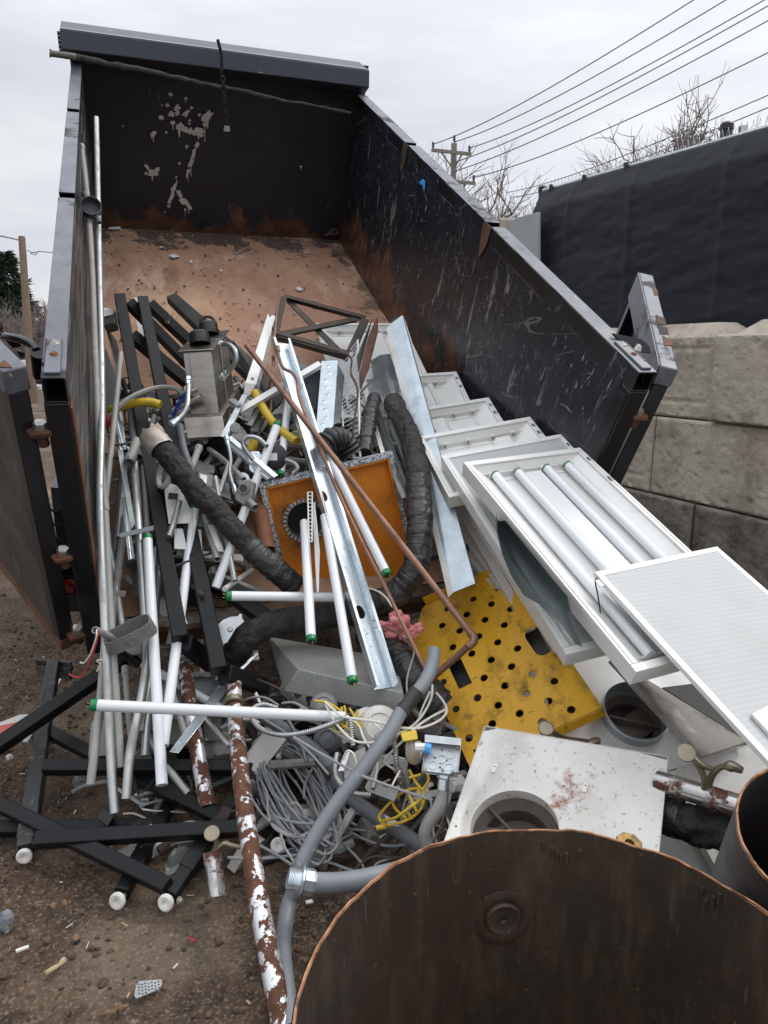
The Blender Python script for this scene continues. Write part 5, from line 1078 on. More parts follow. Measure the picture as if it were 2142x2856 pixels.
flat([Z6(740,580,2.72), Z6(835,590,2.72), Z6(825,630,2.72), Z6(745,620,2.72)], .002, 'strap_clip', m_greysteel, 'small grey strap clip on a conduit beside the taillight post', 'strap clip')
# junction box and red and white wires at the left
rb = root('switch_box', ZB(400,640,2.5), 'deep grey device box lying on the conduits with a wire stub beside it', 'device box'); A0, ax_, ay_, az_ = ZB(345,640,2.5), unit(ZB(540,570,2.52)-ZB(345,650,2.5)), unit(V3((0,.5,-.6))), V3((0,0,1))
cN = ZB(405,640,2.5); nb = unit(V3((-.22,-.42,.88))); xb = unit(ax_-nb*np.dot(ax_, nb)); yb = np.cross(nb, xb); bx_ = MB(); hw, hh, dp = .088, .036, .06
prof = []
for q in np.linspace(0, 2*math.pi, 33)[:-1]: prof.append((hw*math.copysign(abs(math.cos(q))**.55, math.cos(q)), hh*math.copysign(abs(math.sin(q))**.55, math.sin(q))))
vs = [cN+xb*x*k+yb*y*k+nb*z for k, z in ((.001,-dp+.002),(.95,-dp+.002),(.95,0),(1,0),(1,-dp),(.001,-dp)) for x, y in prof]
bx_.add(vs, [(i*32+k, (i+1)*32+k, (i+1)*32+(k+1) % 32, i*32+(k+1) % 32) for i in range(5) for k in range(32)]); bx_.build('box_body', m_greysteel, rb)
MB().lathe(cN-yb*hh-nb*.03, -yb, [(.018,-.001),(.018,.002),(.015,.003),(.014,.001),(0,.001)], 16).build('knockouts', m_greysteel, rb)
MB().lathe(cN-xb*hw*.9+nb*.0, nb, [(.006,-.01),(.006,.004),(0,.005)], 8).build('screw_ears', m_steel, rb)
wire([Z6(640,840,2.41), Z6(635,900,2.4), Z6(600,1000,2.42), Z6(560,1060,2.45), Z6(530,1062,2.47)], .0028, m_wwire, 'white wire drooping from the conduit mouth at the left', group=None)
wire([Z6(645,845,2.41), Z6(640,910,2.4), Z6(600,1040,2.42), Z6(540,1150,2.46), Z6(500,1158,2.48), Z6(455,1138,2.5)], .0028, m_rwire, 'red wire drooping from the conduit mouth at the left', group=None)
wire([Z6(680,1040,2.46), Z6(640,1050,2.45), Z6(660,1075,2.46), Z6(640,1120,2.46)], .0022, m_wwire, 'small cream wire curl behind the tall conduits')
# ---------------------------------------------------------------- big black frames
m_tube = .058
def sqframe(name, segs, label, cat, mat=None, w_=.058, caps=(), group=None):
    t = root(name, sum(V3(s[1]) for s in segs)/len(segs), label, cat, group)
    for s in segs:
        nm, a, b = s[:3]; ww = s[3] if len(s) > 3 else w_; up = s[4] if len(s) > 4 else (.25,-.75,.6); MB().beam(a, b, ww, ww, up).build(nm, s[5] if len(s) > 5 else (mat or m_blk), t, bevel=.004)
    return t
a0, a1 = Z3(793,118,4.0), ZB(905,745,2.62); b0, b1 = Z3(945,135,4.05), ZB(1262,1035,2.58)
ap, bp_ = ZB(1215,985,2.9), ZB(1680,1180,2.78)
sqframe('steel_trestle', [('leg', a0, a1), ('top_bar', Z3(850,150,4.05), Z3(1250,560,4.2)), ('foot_bar', a1+unit(ap-a1)*.0305, ap)], 'black square tube frame on the left, the longer standing leg nearest the conduits', 'table frame', group='black square tube frames tipped in the heap')
sqframe('steel_trestle', [('leg', b0, b1), ('top_bar', Z3(985,160,4.1), Z3(1280,440,4.25)), ('foot_bar', b1+unit(bp_-b1)*.0305, bp_)], 'black square tube frame crossing in front, its lower corner nearest the grey slab', 'table frame', group='black square tube frames tipped in the heap')
sqframe('steel_trestle', [('side_bar', ZB(840,-40,3.05), ZB(1700,545,2.98)), ('rail', Z3(870,370,3.9), Z3(1240,680,4.0))], 'black bars of a third frame running behind the two standing legs', 'table frame', group='black square tube frames tipped in the heap', w_=.062)
MB().slab([ZB(870,375,2.75), ZB(893,365,2.75), ZB(885,395,2.75), ZB(872,400,2.75)], (0,-.001,0)).slab([ZB(925,508,2.7), ZB(945,520,2.7), ZB(975,590,2.69), ZB(955,602,2.69)], (0,-.001,0)).build('white_tape', m_paper, label='scrap of white tape stuck on the left black leg', cat='tape')
# ---------------------------------------------------------------- table bases on the mud
def foot(t, c, d):
    f = MB().lathe(c, d, [(0,.006),(.006,.006),(.009,.012),(.019,.014),(.024,.011),(.025,.006),(.024,.001),(.022,.0),(0,0)], 28).build('foot_pad', m_whitedirty, t, smooth=25); MB().tube([c-V3(d)*.03, c], .008, 8).build('foot_stem', m_steel, f)
def bolt(t, c, d): MB().lathe(c, d, [(0,.012),(.006,.012),(.008,.008),(.008,.004),(.012,.003),(.012,0)], 10).build('bolt', m_steel, t)
UPG = (.1,-.5,.85)
G = lambda x, y, h=.03: at_ground('S', x, y, h)
A_t, A_b = G(150,1850,.30), G(72,2368,.045)
t1 = sqframe('table_trestle', [('leg', A_t, A_b, .048, UPG, m_blkdusty), ('crossbar', G(122,2140,.2), G(672,2140,.17), .044, UPG), ('crossbar', G(100,2344,.1), G(700,2308,.14), .044, UPG), ('leg', G(650,2232,.12), G(472,2500,.04), .044, UPG)], 'black table base with a dusty upright leg and a T plate on the left', 'table base', group='black table bases lying on the mud')
foot(t1, A_b+unit(A_b-A_t)*.022, unit(unit(A_b-A_t)*.5+V3((.12,-.9,.25)))); e_ = G(466,2515,.045); foot(t1, e_, unit(V3((-.25,-.85,.25))))
d_ = unit(A_b-A_t); q = A_t; MB().box(q-d_*.012+V3((.0,0,-.012)), unit(G(240,1850,.3)-G(105,1840,.3))*.085, unit(np.cross(d_, (1,0,0)))*.022, d_*.008).box(q+V3((0,-.004,-.04)), unit(G(240,1850,.3)-G(105,1840,.3))*.082, V3((0,.004,0)), V3((0,0,.026))).build('T_plate', m_blkdusty, t1, bevel=.002)
MB().beam(A_t+(A_b-A_t)*.63, A_t+(A_b-A_t)*.97, .054, .054, UPG).build('leg_sleeve', m_blkdusty, t1, bevel=.003); bolt(t1, A_t+(A_b-A_t)*.66+V3((.029,-.0,.01)), V3((.95,-.3,.1)))
p0, p1 = G(577,2340,.085), G(478,2492,.042); MB().beam(p0, p0+(p1-p0)*.62, .05, .05, UPG).build('leg_sleeve', m_blk, t1, bevel=.003); bolt(t1, G(500,2512,.05), V3((.9,-.3,.3)))
t2 = sqframe('table_trestle', [('leg', G(470,2250,.06), G(338,2494,.035), .044, UPG), ('crossbar', G(-60,2216,.12), G(470,2474,.07), .044, UPG), ('crossbar', G(132,2040,.18), G(640,2295,.10), .044, UPG), ('crossbar', G(-60,2312,.04), G(440,2306,.04), .044, UPG)], 'black table base lying flat with crossed bars under the dusty one', 'table base', group='black table bases lying on the mud')
foot(t2, G(331,2510,.04), unit(V3((-.2,-.85,.25)))); MB().beam(G(420,2342,.05), G(372,2430,.042), .05, .05, UPG).build('leg_sleeve', m_blk, t2, bevel=.003)
MB().beam(G(430,2190,.13), G(502,2226,.12), .05, .05, UPG).build('bar_sleeve', m_blk, t2, bevel=.003)
t3 = sqframe('table_trestle', [('leg', G(350,1838,.42), G(-70,2125,.2), .05, UPG)], 'black table leg running from the conduits to the left edge with a plate on top', 'table base', group='black table bases lying on the mud')
dT = unit(G(395,1865,.4)-G(325,1810,.43)); nT = unit(np.cross(dT, G(350,1838,.42)-G(-70,2125,.2))); MB().box(G(365,1832,.43), dT*.085, unit(np.cross(dT, nT))*.006, nT*.024).box(G(362,1838,.42)+nT*.02, dT*.085, unit(np.cross(dT, nT))*.02, nT*.004).build('T_plate', m_blk, t3, bevel=.002)
bolt(t3, G(26,2112,.235), V3((.2,-.9,.3)))
t4 = root('furniture_glide', G(775,2352,.05), 'pale round foot pad lying among the grey cable loops', 'foot pad'); foot(t4, G(775,2358,.05), unit(V3((.2,-.7,.6)))); MB().beam(G(800,2300,.05), G(781,2338,.045), .05, .05, UPG).build('leg', m_blk, t4, bevel=.003)
# coat hook posts (chromed posts with bronze hooks)
def hookpost(a, b, r, label, hook, grp='chromed posts with bronze hooks'):
    t = root('hook_post', (V3(a)+V3(b))/2, label, 'hook post', grp); MB().pipe([a, b], r, .003, 22).build('post', m_chrome, t)
    h = MB()
    for pts in hook[0]: h.tube(smooth_path(pts, 6), [.011-.004*k/ (len(smooth_path(pts, 6))-1) for k in range(len(smooth_path(pts, 6)))], 10)
    hk = h.build('hook', m_verdi, t); c, n = hook[1]; MB().lathe(c, n, [(0,.003),(.022,.003),(.0245,.0015),(.0245,-.001),(.012,-.004),(0,-.004)], 24).build('hook_disc', m_verdi, hk, smooth=25)
    if len(hook) > 2: MB().tube(smooth_path(hook[2], 5), [.010,.012,.014,.015,.015,.014,.013,.012,.011,.010,.008][:len(smooth_path(hook[2], 5))] if len(smooth_path(hook[2], 5)) <= 11 else .012, 10).build('hook_tip', m_verdi, hk)
    return t
hookpost(G(591,2375,.13), G(606,2500,.035), .027, 'chromed post stub with a round topped hook, standing by the black table base', [[[Z9(1105,610,2.2), Z9(1115,560,2.2), Z9(1100,515,2.2)], [Z9(1110,600,2.2), Z9(1150,560,2.2), Z9(1180,565,2.2), Z9(1240,578,2.2)]], (Z9(1090,505,2.19), unit(V3((.1,-.55,.8))))])
hookpost(Z8(1120,1195,2.05), Z8(1560,1330,1.85), .03, 'chromed rusty post lying on the diffusers with a forked bronze hook', [[[Z8(1350,1240,1.93), Z8(1345,1180,1.92), Z8(1310,1110,1.92), Z8(1265,1060,1.92)], [Z8(1360,1230,1.93), Z8(1385,1165,1.92), Z8(1420,1130,1.9), Z8(1460,1120,1.88)], [Z8(1290,1080,1.92), Z8(1340,1120,1.91), Z8(1385,1135,1.91)]], (Z8(1257,1057,1.92), unit(V3((-.3,-.6,.6)))), [Z8(1450,1122,1.885), Z8(1490,1125,1.87), Z8(1535,1145,1.86)]])
hk = root('hook_post', Z8(700,985,2.3), 'bronze hook peeping over the top edge of the front diffuser', 'hook post', 'chromed posts with bronze hooks')
h_ = MB().tube(smooth_path([Z8(570,935,2.36), Z8(610,960,2.38), Z8(660,985,2.42), Z8(760,1000,2.42), Z8(830,1012,2.42)], 6), .009, 10).build('hook', m_verdi, hk); MB().lathe(Z8(568,938,2.35), unit(V3((-.1,-.6,.7))), [(0,.006),(.022,.006),(.026,.003),(.026,0),(.01,-.008),(0,-.008)], 20).build('hook_disc', m_verdi, h_); MB().lathe(Z8(805,1002,2.42), unit(V3((.6,.1,.2))), [(0,-.025),(.011,-.02),(.015,0),(.010,.02),(0,.025)], 12).build('hook_tip', m_verdi, h_)
# ---------------------------------------------------------------- rusty pipes and poles
conduit([S(652,1890,2.66), S(660,2050,2.42), S(700,2380,2.03), S(790,2870,1.70), S(840,3120,1.55)], .0275, m_chippole, 'long white pole with flaking rust running along the mud towards the viewer', 'pole', 'pole', n=24)
MB().lathe(S(652,1962,2.54), unit(S(652,1890,2.66)-S(660,2050,2.42)), [(.03,-.012),(.036,-.01),(.036,.012),(.03,.014)], 20).build('pipe_clamp', m_verdi, label='greenish clamp band round the top of the long rusty pole', cat='pipe clamp')
conduit([S(502,1760,2.86), S(520,1900,2.68), S(548,2080,2.5), S(580,2250,2.38)], .027, m_chippole, 'shorter chrome and rust pipe slanting between the white tube and the black base', 'pole', 'pole', n=24)
conduit([Z7(280,210,3.2), Z7(300,330,3.12), Z7(345,560,3.02)], .036, m_cast, 'orange rusted cast pipe left of the orange board', 'cast pipe', 'cast_pipe', coup=(.2,), group='orange rusted cast pipes')
conduit([Z7(40,400,3.15), Z7(90,600,3.05), Z7(130,800,2.98)], .036, m_cast, 'orange rusted cast pipe with a collar behind the slanting white tube', 'cast pipe', 'cast_pipe', coup=(.72,), group='orange rusted cast pipes')
# ---------------------------------------------------------------- copper
cp_ = [Z4(445,435,3.42), Z4(720,775,3.22), Z4(950,1080,3.05), Z7(1090,380,2.86), Z7(1400,750,2.68), Z8(200,470,2.53)]
c1 = root('copper_pipe', cp_[2], 'thick old copper pipe crossing the whole heap and ending in an elbow', 'copper pipe'); MB().tube([cp_[0], cp_[-1]], .0125, 16).build('pipe', m_copper, c1)
el = [cp_[-1], Z8(215,492,2.51), Z8(210,515,2.50), Z8(185,535,2.50), Z8(20,680,2.56)]
MB().tube(smooth_path(el[:4], 5), .0150, 16).build('elbow', m_copper, c1); MB().pipe([el[3], el[4]], .0125, .002, 16).build('short_end', m_copper, c1)
c2 = [Z4(650,455,3.40), Z4(662,520,3.38), Z4(690,585,3.36), Z4(745,615,3.33), Z4(780,670,3.3), Z4(790,760,3.26), Z4(850,930,3.16), Z4(930,1120,3.07), Z7(830,210,2.98), Z7(1000,560,2.82), Z7(1120,790,2.72), Z7(1200,960,2.62), Z7(1390,1340,2.5)]
t_ = root('copper_pipe', c2[5], 'thin bent copper pipe following the right edge of the zinc stud', 'copper pipe'); MB().tube(smooth_path(c2, 6), .0075, 12).build('pipe', m_copper, t_); MB().lathe(c2[0], unit(c2[0]-c2[1]), [(.0075,-.02),(.011,-.018),(.011,.012),(.008,.014),(.0,.014)], 12).build('fitting', m_copper, t_)
c3 = [Z4(668,95,4.3), Z4(640,260,4.0), Z4(622,540,3.7), Z4(605,860,3.4), Z4(590,890,3.38), Z4(545,915,3.36)]
t_ = root('copper_pipe', c3[2], 'thin dark copper line hanging from the top corner of the braced frame', 'copper pipe'); MB().tube(smooth_path(c3, 6), .0055, 10).build('pipe', m_copper, t_); MB().lathe(c3[2], (0,0,1), [(.0055,-.03),(.009,-.028),(.009,.028),(.0055,.03)], 10).build('fitting', m_copper, t_)
for k, (pts, lb) in enumerate([([Z4(600,670,3.6), Z4(560,800,3.5), Z4(535,960,3.4), Z4(510,1090,3.3)], 'dark thin rod behind the thin copper line near the yellow hose'), ([Z4(648,375,3.9), Z4(800,420,3.95), Z4(1000,475,3.95), Z4(1130,510,3.85), Z4(1135,620,3.75), Z4(1180,740,3.6), Z4(1150,1010,3.4), Z4(1190,1080,3.35)], 'rusty thin line running below the braced frame and down past the wire grille')]):
    wire(pts, .006, m_rustang, lb, 'metal rod', 'metal_rod')
# ---------------------------------------------------------------- rusty braced frame
tf = root('steel_truss', Z4(930,300,4.3), 'rusty angle iron frame with two crossing diagonals lying on top of the heap', 'braced frame')
qa, qb, qc, qd = Z4(690,105,4.45), Z4(1232,250,4.5), Z4(1125,485,4.05), Z4(635,345,4.0); tn = unit(np.cross(qb-qa, qd-qa)); tn = tn if np.dot(tn, CAM-qa) > 0 else -tn
def ang(a, b, nm, s, inward):
    d = unit(b-a); i_ = unit(inward-d*np.dot(inward, d)); m_ = MB().box((a+b)/2+i_*.0, d*np.linalg.norm(b-a)/2, i_*.022, tn*.0025); m_.box((a+b)/2-i_*.0225-tn*.018, d*np.linalg.norm(b-a)/2, i_*.0025, tn*.021); m_.build(nm, m_rustang, tf, bevel=.001)
cen = (qa+qb+qc+qd)/4
for a, b in ((qa,qb),(qd,qc)): ang(a, b, 'rail', 1, cen-(a+b)/2)
for a, b in ((qa,qd),(qb,qc)): d = unit(b-a); ang(a+d*.024, b-d*.024, 'end_bar', 1, cen-(a+b)/2)
ang(qa+(qb-qa)*.08-tn*.03, qc+(qd-qc)*.05-tn*.03, 'brace', 1, cen-qb); ang(qd+(qc-qd)*.04-tn*.012, qb+(qa-qb)*.06-tn*.012, 'brace', 1, cen-qa)
# pointed rusty strip and its black backing
sp1 = MB().slab([Z4(1310,235,4.15), Z4(1315,330,4.1), Z4(1250,590,3.8), Z4(1195,720,3.65), Z4(1190,620,3.7), Z4(1250,370,4.0)], V3((.0,.02,-.01))); sp1.build('rusty_strip', m_rustplate, bevel=.002, label='pointed splinter of rusted metal standing up behind the wire grille', cat='metal splinter')
quadbox([Z4(1275,260,4.18), Z4(1250,370,4.02), Z4(1190,610,3.72), Z4(1180,500,3.8)], .01, 'rubber_strip', m_rubber_shade, 'black rubber strip alongside the pointed rusted splinter', 'rubber strip')
# ---------------------------------------------------------------- charred boards
quadbox([Z3(1100,110,4.6), Z3(1160,85,4.65), Z3(1650,500,4.0), Z3(1640,640,3.95)], .05, 'charred_plank', m_wood, 'charred dark board sloping behind the stainless box', 'plank', bevel=.004)
quadbox([Z4(355,400,3.9), Z4(480,520,3.85), Z4(700,780,3.5), Z4(640,840,3.48)], .05, 'charred_plank', m_wood, 'dark board end showing right of the stainless towers', 'plank', bevel=.004)
# ---------------------------------------------------------------- stainless box with two towers
sx0, sx1, sx2 = ZA(833,352,3.3), ZA(1190,333,3.3), ZA(1352,85,3.62); e1 = sx1-sx0; e2 = sx2-sx1; e3 = ZA(1232,520,3.26)-sx1
sb0 = root('stainless_hood', sx0+e1/2+e2/2, 'brushed stainless box carrying two square towers with black plugs', 'stainless box')
MB().box(sx0+e1/2+e2/2+e3/2, e1/2, e2/2, e3/2).build('base_box', m_stain, sb0, bevel=.002)
def tower(f0, f1, h, lean, nm):
    o = sx0+e2*f0; u_ = unit(e1); d2 = e2*(f1-f0); b0 = o+e1*.14; wv = e1*.74; up = h*1.08
    MB().box(b0+wv/2+d2/2+up/2, wv/2, d2/2, up/2).build('tower', m_stain, sb0, bevel=.002)
    MB().box(b0+wv/2+d2/2+up*1.012, wv/2*1.25, d2/2*1.2, unit(up)*.0025).build('tower_flange', m_stain, sb0, bevel=.001)
    MB().box(b0+wv*.2-unit(e2)*.0015+up/2, unit(e1)*.0015, unit(e2)*.0015, up/2*.98).build('seam', m_dkgalv, sb0)
    c = b0+wv/2+d2/2+up*1.02; p = MB().lathe(c, unit(up), [(.05,0),(.052,.02),(.047,.024),(.047,.055),(.042,.062),(0,.062)], 22).build('plug', m_rubber_shade, sb0)
    return c, p
th = ZA(945,255,3.36)-Z4(60,470,3.42); 
hv = Z4(62,462,3.40)-Z4(112,850,3.36)
tower(.10,.48,hv,0,'a'); c_, p_ = tower(.56,.94,hv*1.0,0,'b')
MB().tube(smooth_path([c_+unit(hv)*.06+unit(e1)*-.04, c_+unit(hv)*.095+unit(e1)*-.02, c_+unit(hv)*.095+unit(e1)*.02, c_+unit(hv)*.06+unit(e1)*.04], 5), .008, 8).build('plug_handle', m_rubber_shade, p_)
def braid(pts, r, label, ends=True):
    t = root('braided_hose', V3(pts[len(pts)//2]), label, 'braided hose', 'braided hoses'); MB().tube(smooth_path(pts, 8), r, 12).build('hose', m_flex, t)
    for a, b in ((pts[0], pts[1]), (pts[-1], pts[-2])): d = unit(V3(b)-V3(a)); MB().lathe(a, d, [(0,-.012),(r*1.5,-.012),(r*1.5,.008),(r*1.2,.01),(r*1.2,.03),(r,.032)], 6).build('hose_nut', m_zincnew, t, smooth=0)
braid([Z4(275,425,3.3), Z4(330,430,3.22), Z4(370,470,3.18), Z4(375,540,3.18), Z4(330,600,3.2), Z4(290,640,3.22)], .011, 'braided hose looping over the right side of the stainless tower')
braid([ZA(885,0,3.2), ZA(880,120,3.15), ZA(870,240,3.1), ZA(820,330,3.08), ZA(740,395,3.05)], .011, 'braided hose with a bright nut hanging left of the stainless box')
braid([Z4(315,1050,3.05), Z4(340,1180,3.02), Z4(335,1280,3.0), Z4(370,1400,2.98)], .008, 'grey hose dropping below the stainless box')
# blue handled valves
for k, (x, y) in enumerate(((760,320),(790,255),(830,185),(875,130),(905,200))):
    t = root('valve', ZA(x, y, 3.3), ['chrome valve with blue handle lowest in the row','chrome valve with blue handle second from below','chrome valve with blue handle in the middle of the row','chrome valve with blue handle topmost by the hose','chrome valve stub half hidden behind the hose'][k], 'valve', 'blue handled valves beside the stainless box')
    d = unit(V3((.7,.1,.35))); MB().tube([ZA(x, y, 3.3)-d*.03, ZA(x, y, 3.3)+d*.05], .012, 12).build('valve_body', m_chrome, t)
    if k < 4: MB().box(ZA(x-5, y-22, 3.27), unit(V3((.5,0,.8)))*.022, V3((0,.006,0)), unit(V3((-.8,0,.5)))*.008).build('handle', material('blue_handle', lin(28,40,120), lin(34,52,146), 9, .35), t, bevel=.003)
# ---------------------------------------------------------------- white ceiling diffusers with round necks
def diffuser(TL, ex, ey, w_, label, mat, hx=.5, hy=.55, R_=.125, col_up=.0, cone=.07, seed=0, wings=True):
    """square white face dished into a round neck; turned down edges, dark throat with damper blades"""
    TL, ex, ey = V3(TL), unit(ex), unit(ey); ey = unit(ey-ex*np.dot(ex, ey)); ez = np.cross(ey, ex); t = root('ceiling_diffuser', TL+ex*w_/2+ey*w_/2, label, 'ceiling diffuser', 'white ceiling diffusers'); c0 = (hx*w_, hy*w_)
    A = lambda x, y, z=0: TL+ex*x+ey*y+ez*z
    n = 48; rows = []
    for k in range(n+1):
        q = 2*math.pi*k/n; cx_, sy_ = math.cos(q), math.sin(q); m_ = max(abs(cx_), abs(sy_))
        sx_ = ((w_-c0[0]) if cx_ > 0 else c0[0])/max(abs(cx_), 1e-6); sy2 = ((w_-c0[1]) if sy_ > 0 else c0[1])/max(abs(sy_), 1e-6); ro = min(sx_, sy2); row = []
        for i, (f, z) in enumerate(((1, 0), (.86, .006), (.62, .010), (.5, .012), (.3, .030), (.12, .05), (.0, .06))):
            r_ = R_+(ro-R_)*f; zz = z*cone/.06; row.append(A(c0[0]+r_*cx_, c0[1]+r_*sy_, zz if cone else 0))
        rows.append(row)
    MB().sheet(rows).build('face', mat, t, smooth=50)
    e_ = MB()
    for a, b, u_ in ((A(0,0), A(w_,0), -ey), (A(0,w_), A(w_,w_), ey)): e_.box((a+b)/2-ez*.012+u_*.001, ex*w_/2, ey*.001, ez*.0145)
    for a, b, u_ in ((A(0,0), A(0,w_), -ex), (A(w_,0), A(w_,w_), ex)): e_.box((a+b)/2-ez*.012+u_*.001, ex*.001, ey*w_/2, ez*.0145)
    e_.build('turned_edge', mat, t)
    cc = A(*c0, cone); H_ = .045+col_up
    k = MB().lathe(cc, ez, [(R_,-.01),(R_,col_up),(R_+.002,col_up),(R_+.002,-.0)] if col_up else [(R_,.0),(R_-.003,.004),(R_-.004,-.03)], 44).lathe(cc, ez, [(R_-.003,col_up),(R_-.003,-.09)], 44).build('neck', m_galv2 if col_up else mat, t, smooth=40)
    if col_up: MB().lathe(cc, ez, [(R_+.0025,col_up-.014),(R_+.005,col_up-.01),(R_+.0025,col_up-.006)], 44).build('bead', mat, k)
    MB().lathe(cc-ez*.0, ez, [(R_-.006,-.03),(R_*.75,-.05),(R_*.7,-.09),(0,-.095)], 36).build('throat', m_darkin, t)
    if wings:
        g = MB(); g.box(cc-ez*.03, unit(ex+ey*.7)*(R_-.01), unit(np.cross(ez, ex+ey*.7))*.004, ez*.004); g.box(cc-ez*.045+ey*.02, unit(ex-ey*.2)*(R_*.8), unit(np.cross(ez, ex-ey*.2))*.05, ez*.0015); g.build('damper', m_darkin, t)
    return t
DX, DY = unit(V3((.7453,-.6354,.2022))), unit(V3((-.4652,-.7127,-.525)))
RP = [V3((0,0,0))]
def rust_patch(k, col):
    ND, LK = k['ND'], k['LK']; dn = ND.new('ShaderNodeVectorMath'); dn.operation = 'DISTANCE'; LK(k['tc'].outputs['Object'], dn.inputs[0]); dn.inputs[1].default_value = tuple(RP[0])
    ad = ND.new('ShaderNodeMath'); ad.operation = 'ADD'; LK(k['ramp'](dn.outputs['Value'], 0, .12, .22, -.12), ad.inputs[0]); LK(k['nse'](26, 7, .7, (1,1,1), 3), ad.inputs[1])
    return k['mixc'](k['ramp'](ad.outputs[0], .54, .70, 0, .9), col, lin(132,72,34))
dfa, dfb, dfc, dfd = Z8(270,928,2.34), Z8(1165,1078,2.10), Z8(1045,1512,1.86), Z8(10,1560,2.02)
dX, dY = unit(dfb-dfa), unit((dfd-dfa)+(dfc-dfb)); dW = np.linalg.norm(dfb-dfa)
nq_ = np.cross(dY, dX); RP[0] = at_plane(8, 645, 1240, dfa, nq_)-(dfa+dX*dW/2+unit(dY-dX*np.dot(dX, dY))*dW/2)
m_rustwhite = material('rust_spotted_enamel', lin(206,203,197), lin(222,221,217), 5, .45, 0, .1, 80, dirt=(lin(158,150,138), 4, .5, .72, .55), dirt2=(lin(120,108,96), 55, .6, .68, .7), scratch=[(lin(120,104,88), 70, (1,1,1), .66, .70)], extra=rust_patch)
hcx = at_plane(8, 395, 1405, dfa, np.cross(dY, unit(dX-dY*np.dot(dX,dY)*0)))-dfa
diffuser(dfa, dX, dY, dW, 'dirty white square diffuser with rust blotches right behind the big drum', m_rustwhite, hx=min(.6, max(.3, (hcx@dX)/dW)), hy=min(.7, max(.4, (hcx@dY)/dW)), R_=.13, cone=-.045)
# rust blotches and clips on it
fn = np.cross(dY, dX); fn = fn if np.dot(fn, CAM-dfa) > 0 else -fn
cl2 = [(317,1143,'small white clip on the left of the front diffuser'),(762,1238,'white plastic clip with two holes on the front diffuser')]
for x, y, lb in cl2:
    q = at_plane(8, x, y, dfa, fn); t = root('clip', q, lb, 'clip'); MB().box(q+fn*.008, dX*.006, dY*.016, fn*.004).build('clip_body', m_plasticw, t, bevel=.001); MB().lathe(q+fn*.0125-dY*.006, fn, [(.0025,0),(0,.0003)], 8).build('clip_hole', m_rubber_shade, t)
q2 = Z8(1015,850,2.62); X2, Y2 = unit(V3((.93,.30,.16))), unit(V3((.2,-.82,-.5))); Y2 = unit(Y2-X2*np.dot(X2,Y2))
diffuser(q2-X2*.36-Y2*.33-np.cross(Y2,X2)*.07, X2, Y2, .68, 'white diffuser with a raised zinc collar below the light fixtures', m_white, hx=.53, hy=.48, R_=.118, col_up=.055, cone=.02)
q3 = Z8(1150,1150,2.3); X3 = unit(Z8(1600,1005,2.42)-q3); Y3 = unit(V3((.22,-.72,-.62)))
diffuser(q3, X3, Y3, .6, 'white rusty diffuser under the forked bronze hook', m_whitedirty, hx=.5, hy=.72, R_=.11, cone=.03)
q4 = Z8(1330,1640,1.9); X4, Y4 = unit(V3((.9,.25,.1))), unit(V3((.1,-.78,-.56))); Y4 = unit(Y4-X4*np.dot(X4,Y4))
diffuser(Z8(1040,1440,2.28), X4, Y4, .5, 'grey white diffuser lowest in the corner between the two drums', m_whitedirty, hx=.66, hy=.42, R_=.11, cone=.02)
# dirty grey strip and curved dark sheet
quadbox([Z8(890,592,2.52), Z8(1130,735,2.62), Z8(1560,1000,2.38), Z8(1335,1075,2.22)], .02, 'dirty_strip', m_dirtygrey, 'dirty grey metal strip with stains lying across the white diffusers', 'metal strip')
MB().slab([Z8(1140,735,2.66), Z8(1300,715,2.7), Z8(1400,800,2.62), Z8(1530,960,2.48), Z8(1560,1000,2.42)], V3((0,.02,-.04))).build('rubber_strip', m_rubber_shade, label='black curved strip edging the dirty grey metal strip', cat='rubber strip')
gs = []
for a, b, d0, d1 in (((588,1180),(640,1225),2.62,2.60),((590,1290),(715,1318),2.56,2.52),((622,1420),(825,1452),2.46,2.41),((670,1540),(920,1570),2.36,2.32),((745,1659),(1000,1665),2.28,2.24)):
    p, q = Z(5, *a, d0), Z(5, *b, d1); gs.append([p+(q-p)*k+V3((0,.06*math.sin(k*3.1),-.03*math.sin(k*3.1))) for k in np.linspace(0, 1, 7)])
p, q = Z8(540,330,2.24), Z8(700,385,2.2); gs.append([p+(q-p)*k+V3((0,.04*math.sin(k*3.1),0)) for k in np.linspace(0, 1, 7)])
p, q = Z8(690,510,2.16), Z8(742,535,2.14); gs.append([p+(q-p)*k for k in np.linspace(0, 1, 7)])
MB().sheet(gs, .002).build('curved_sheet', m_greensheet, label='dark green curved metal sheet tucked under the left edge of the open light', cat='metal sheet')
quadbox([Z8(700,310,2.62), Z8(790,330,2.6), Z8(905,520,2.44), Z8(740,535,2.42)], .004, 'perforated_lens', m_lens, 'grey prismatic scrap between the green sheet and the open light', 'lens piece')
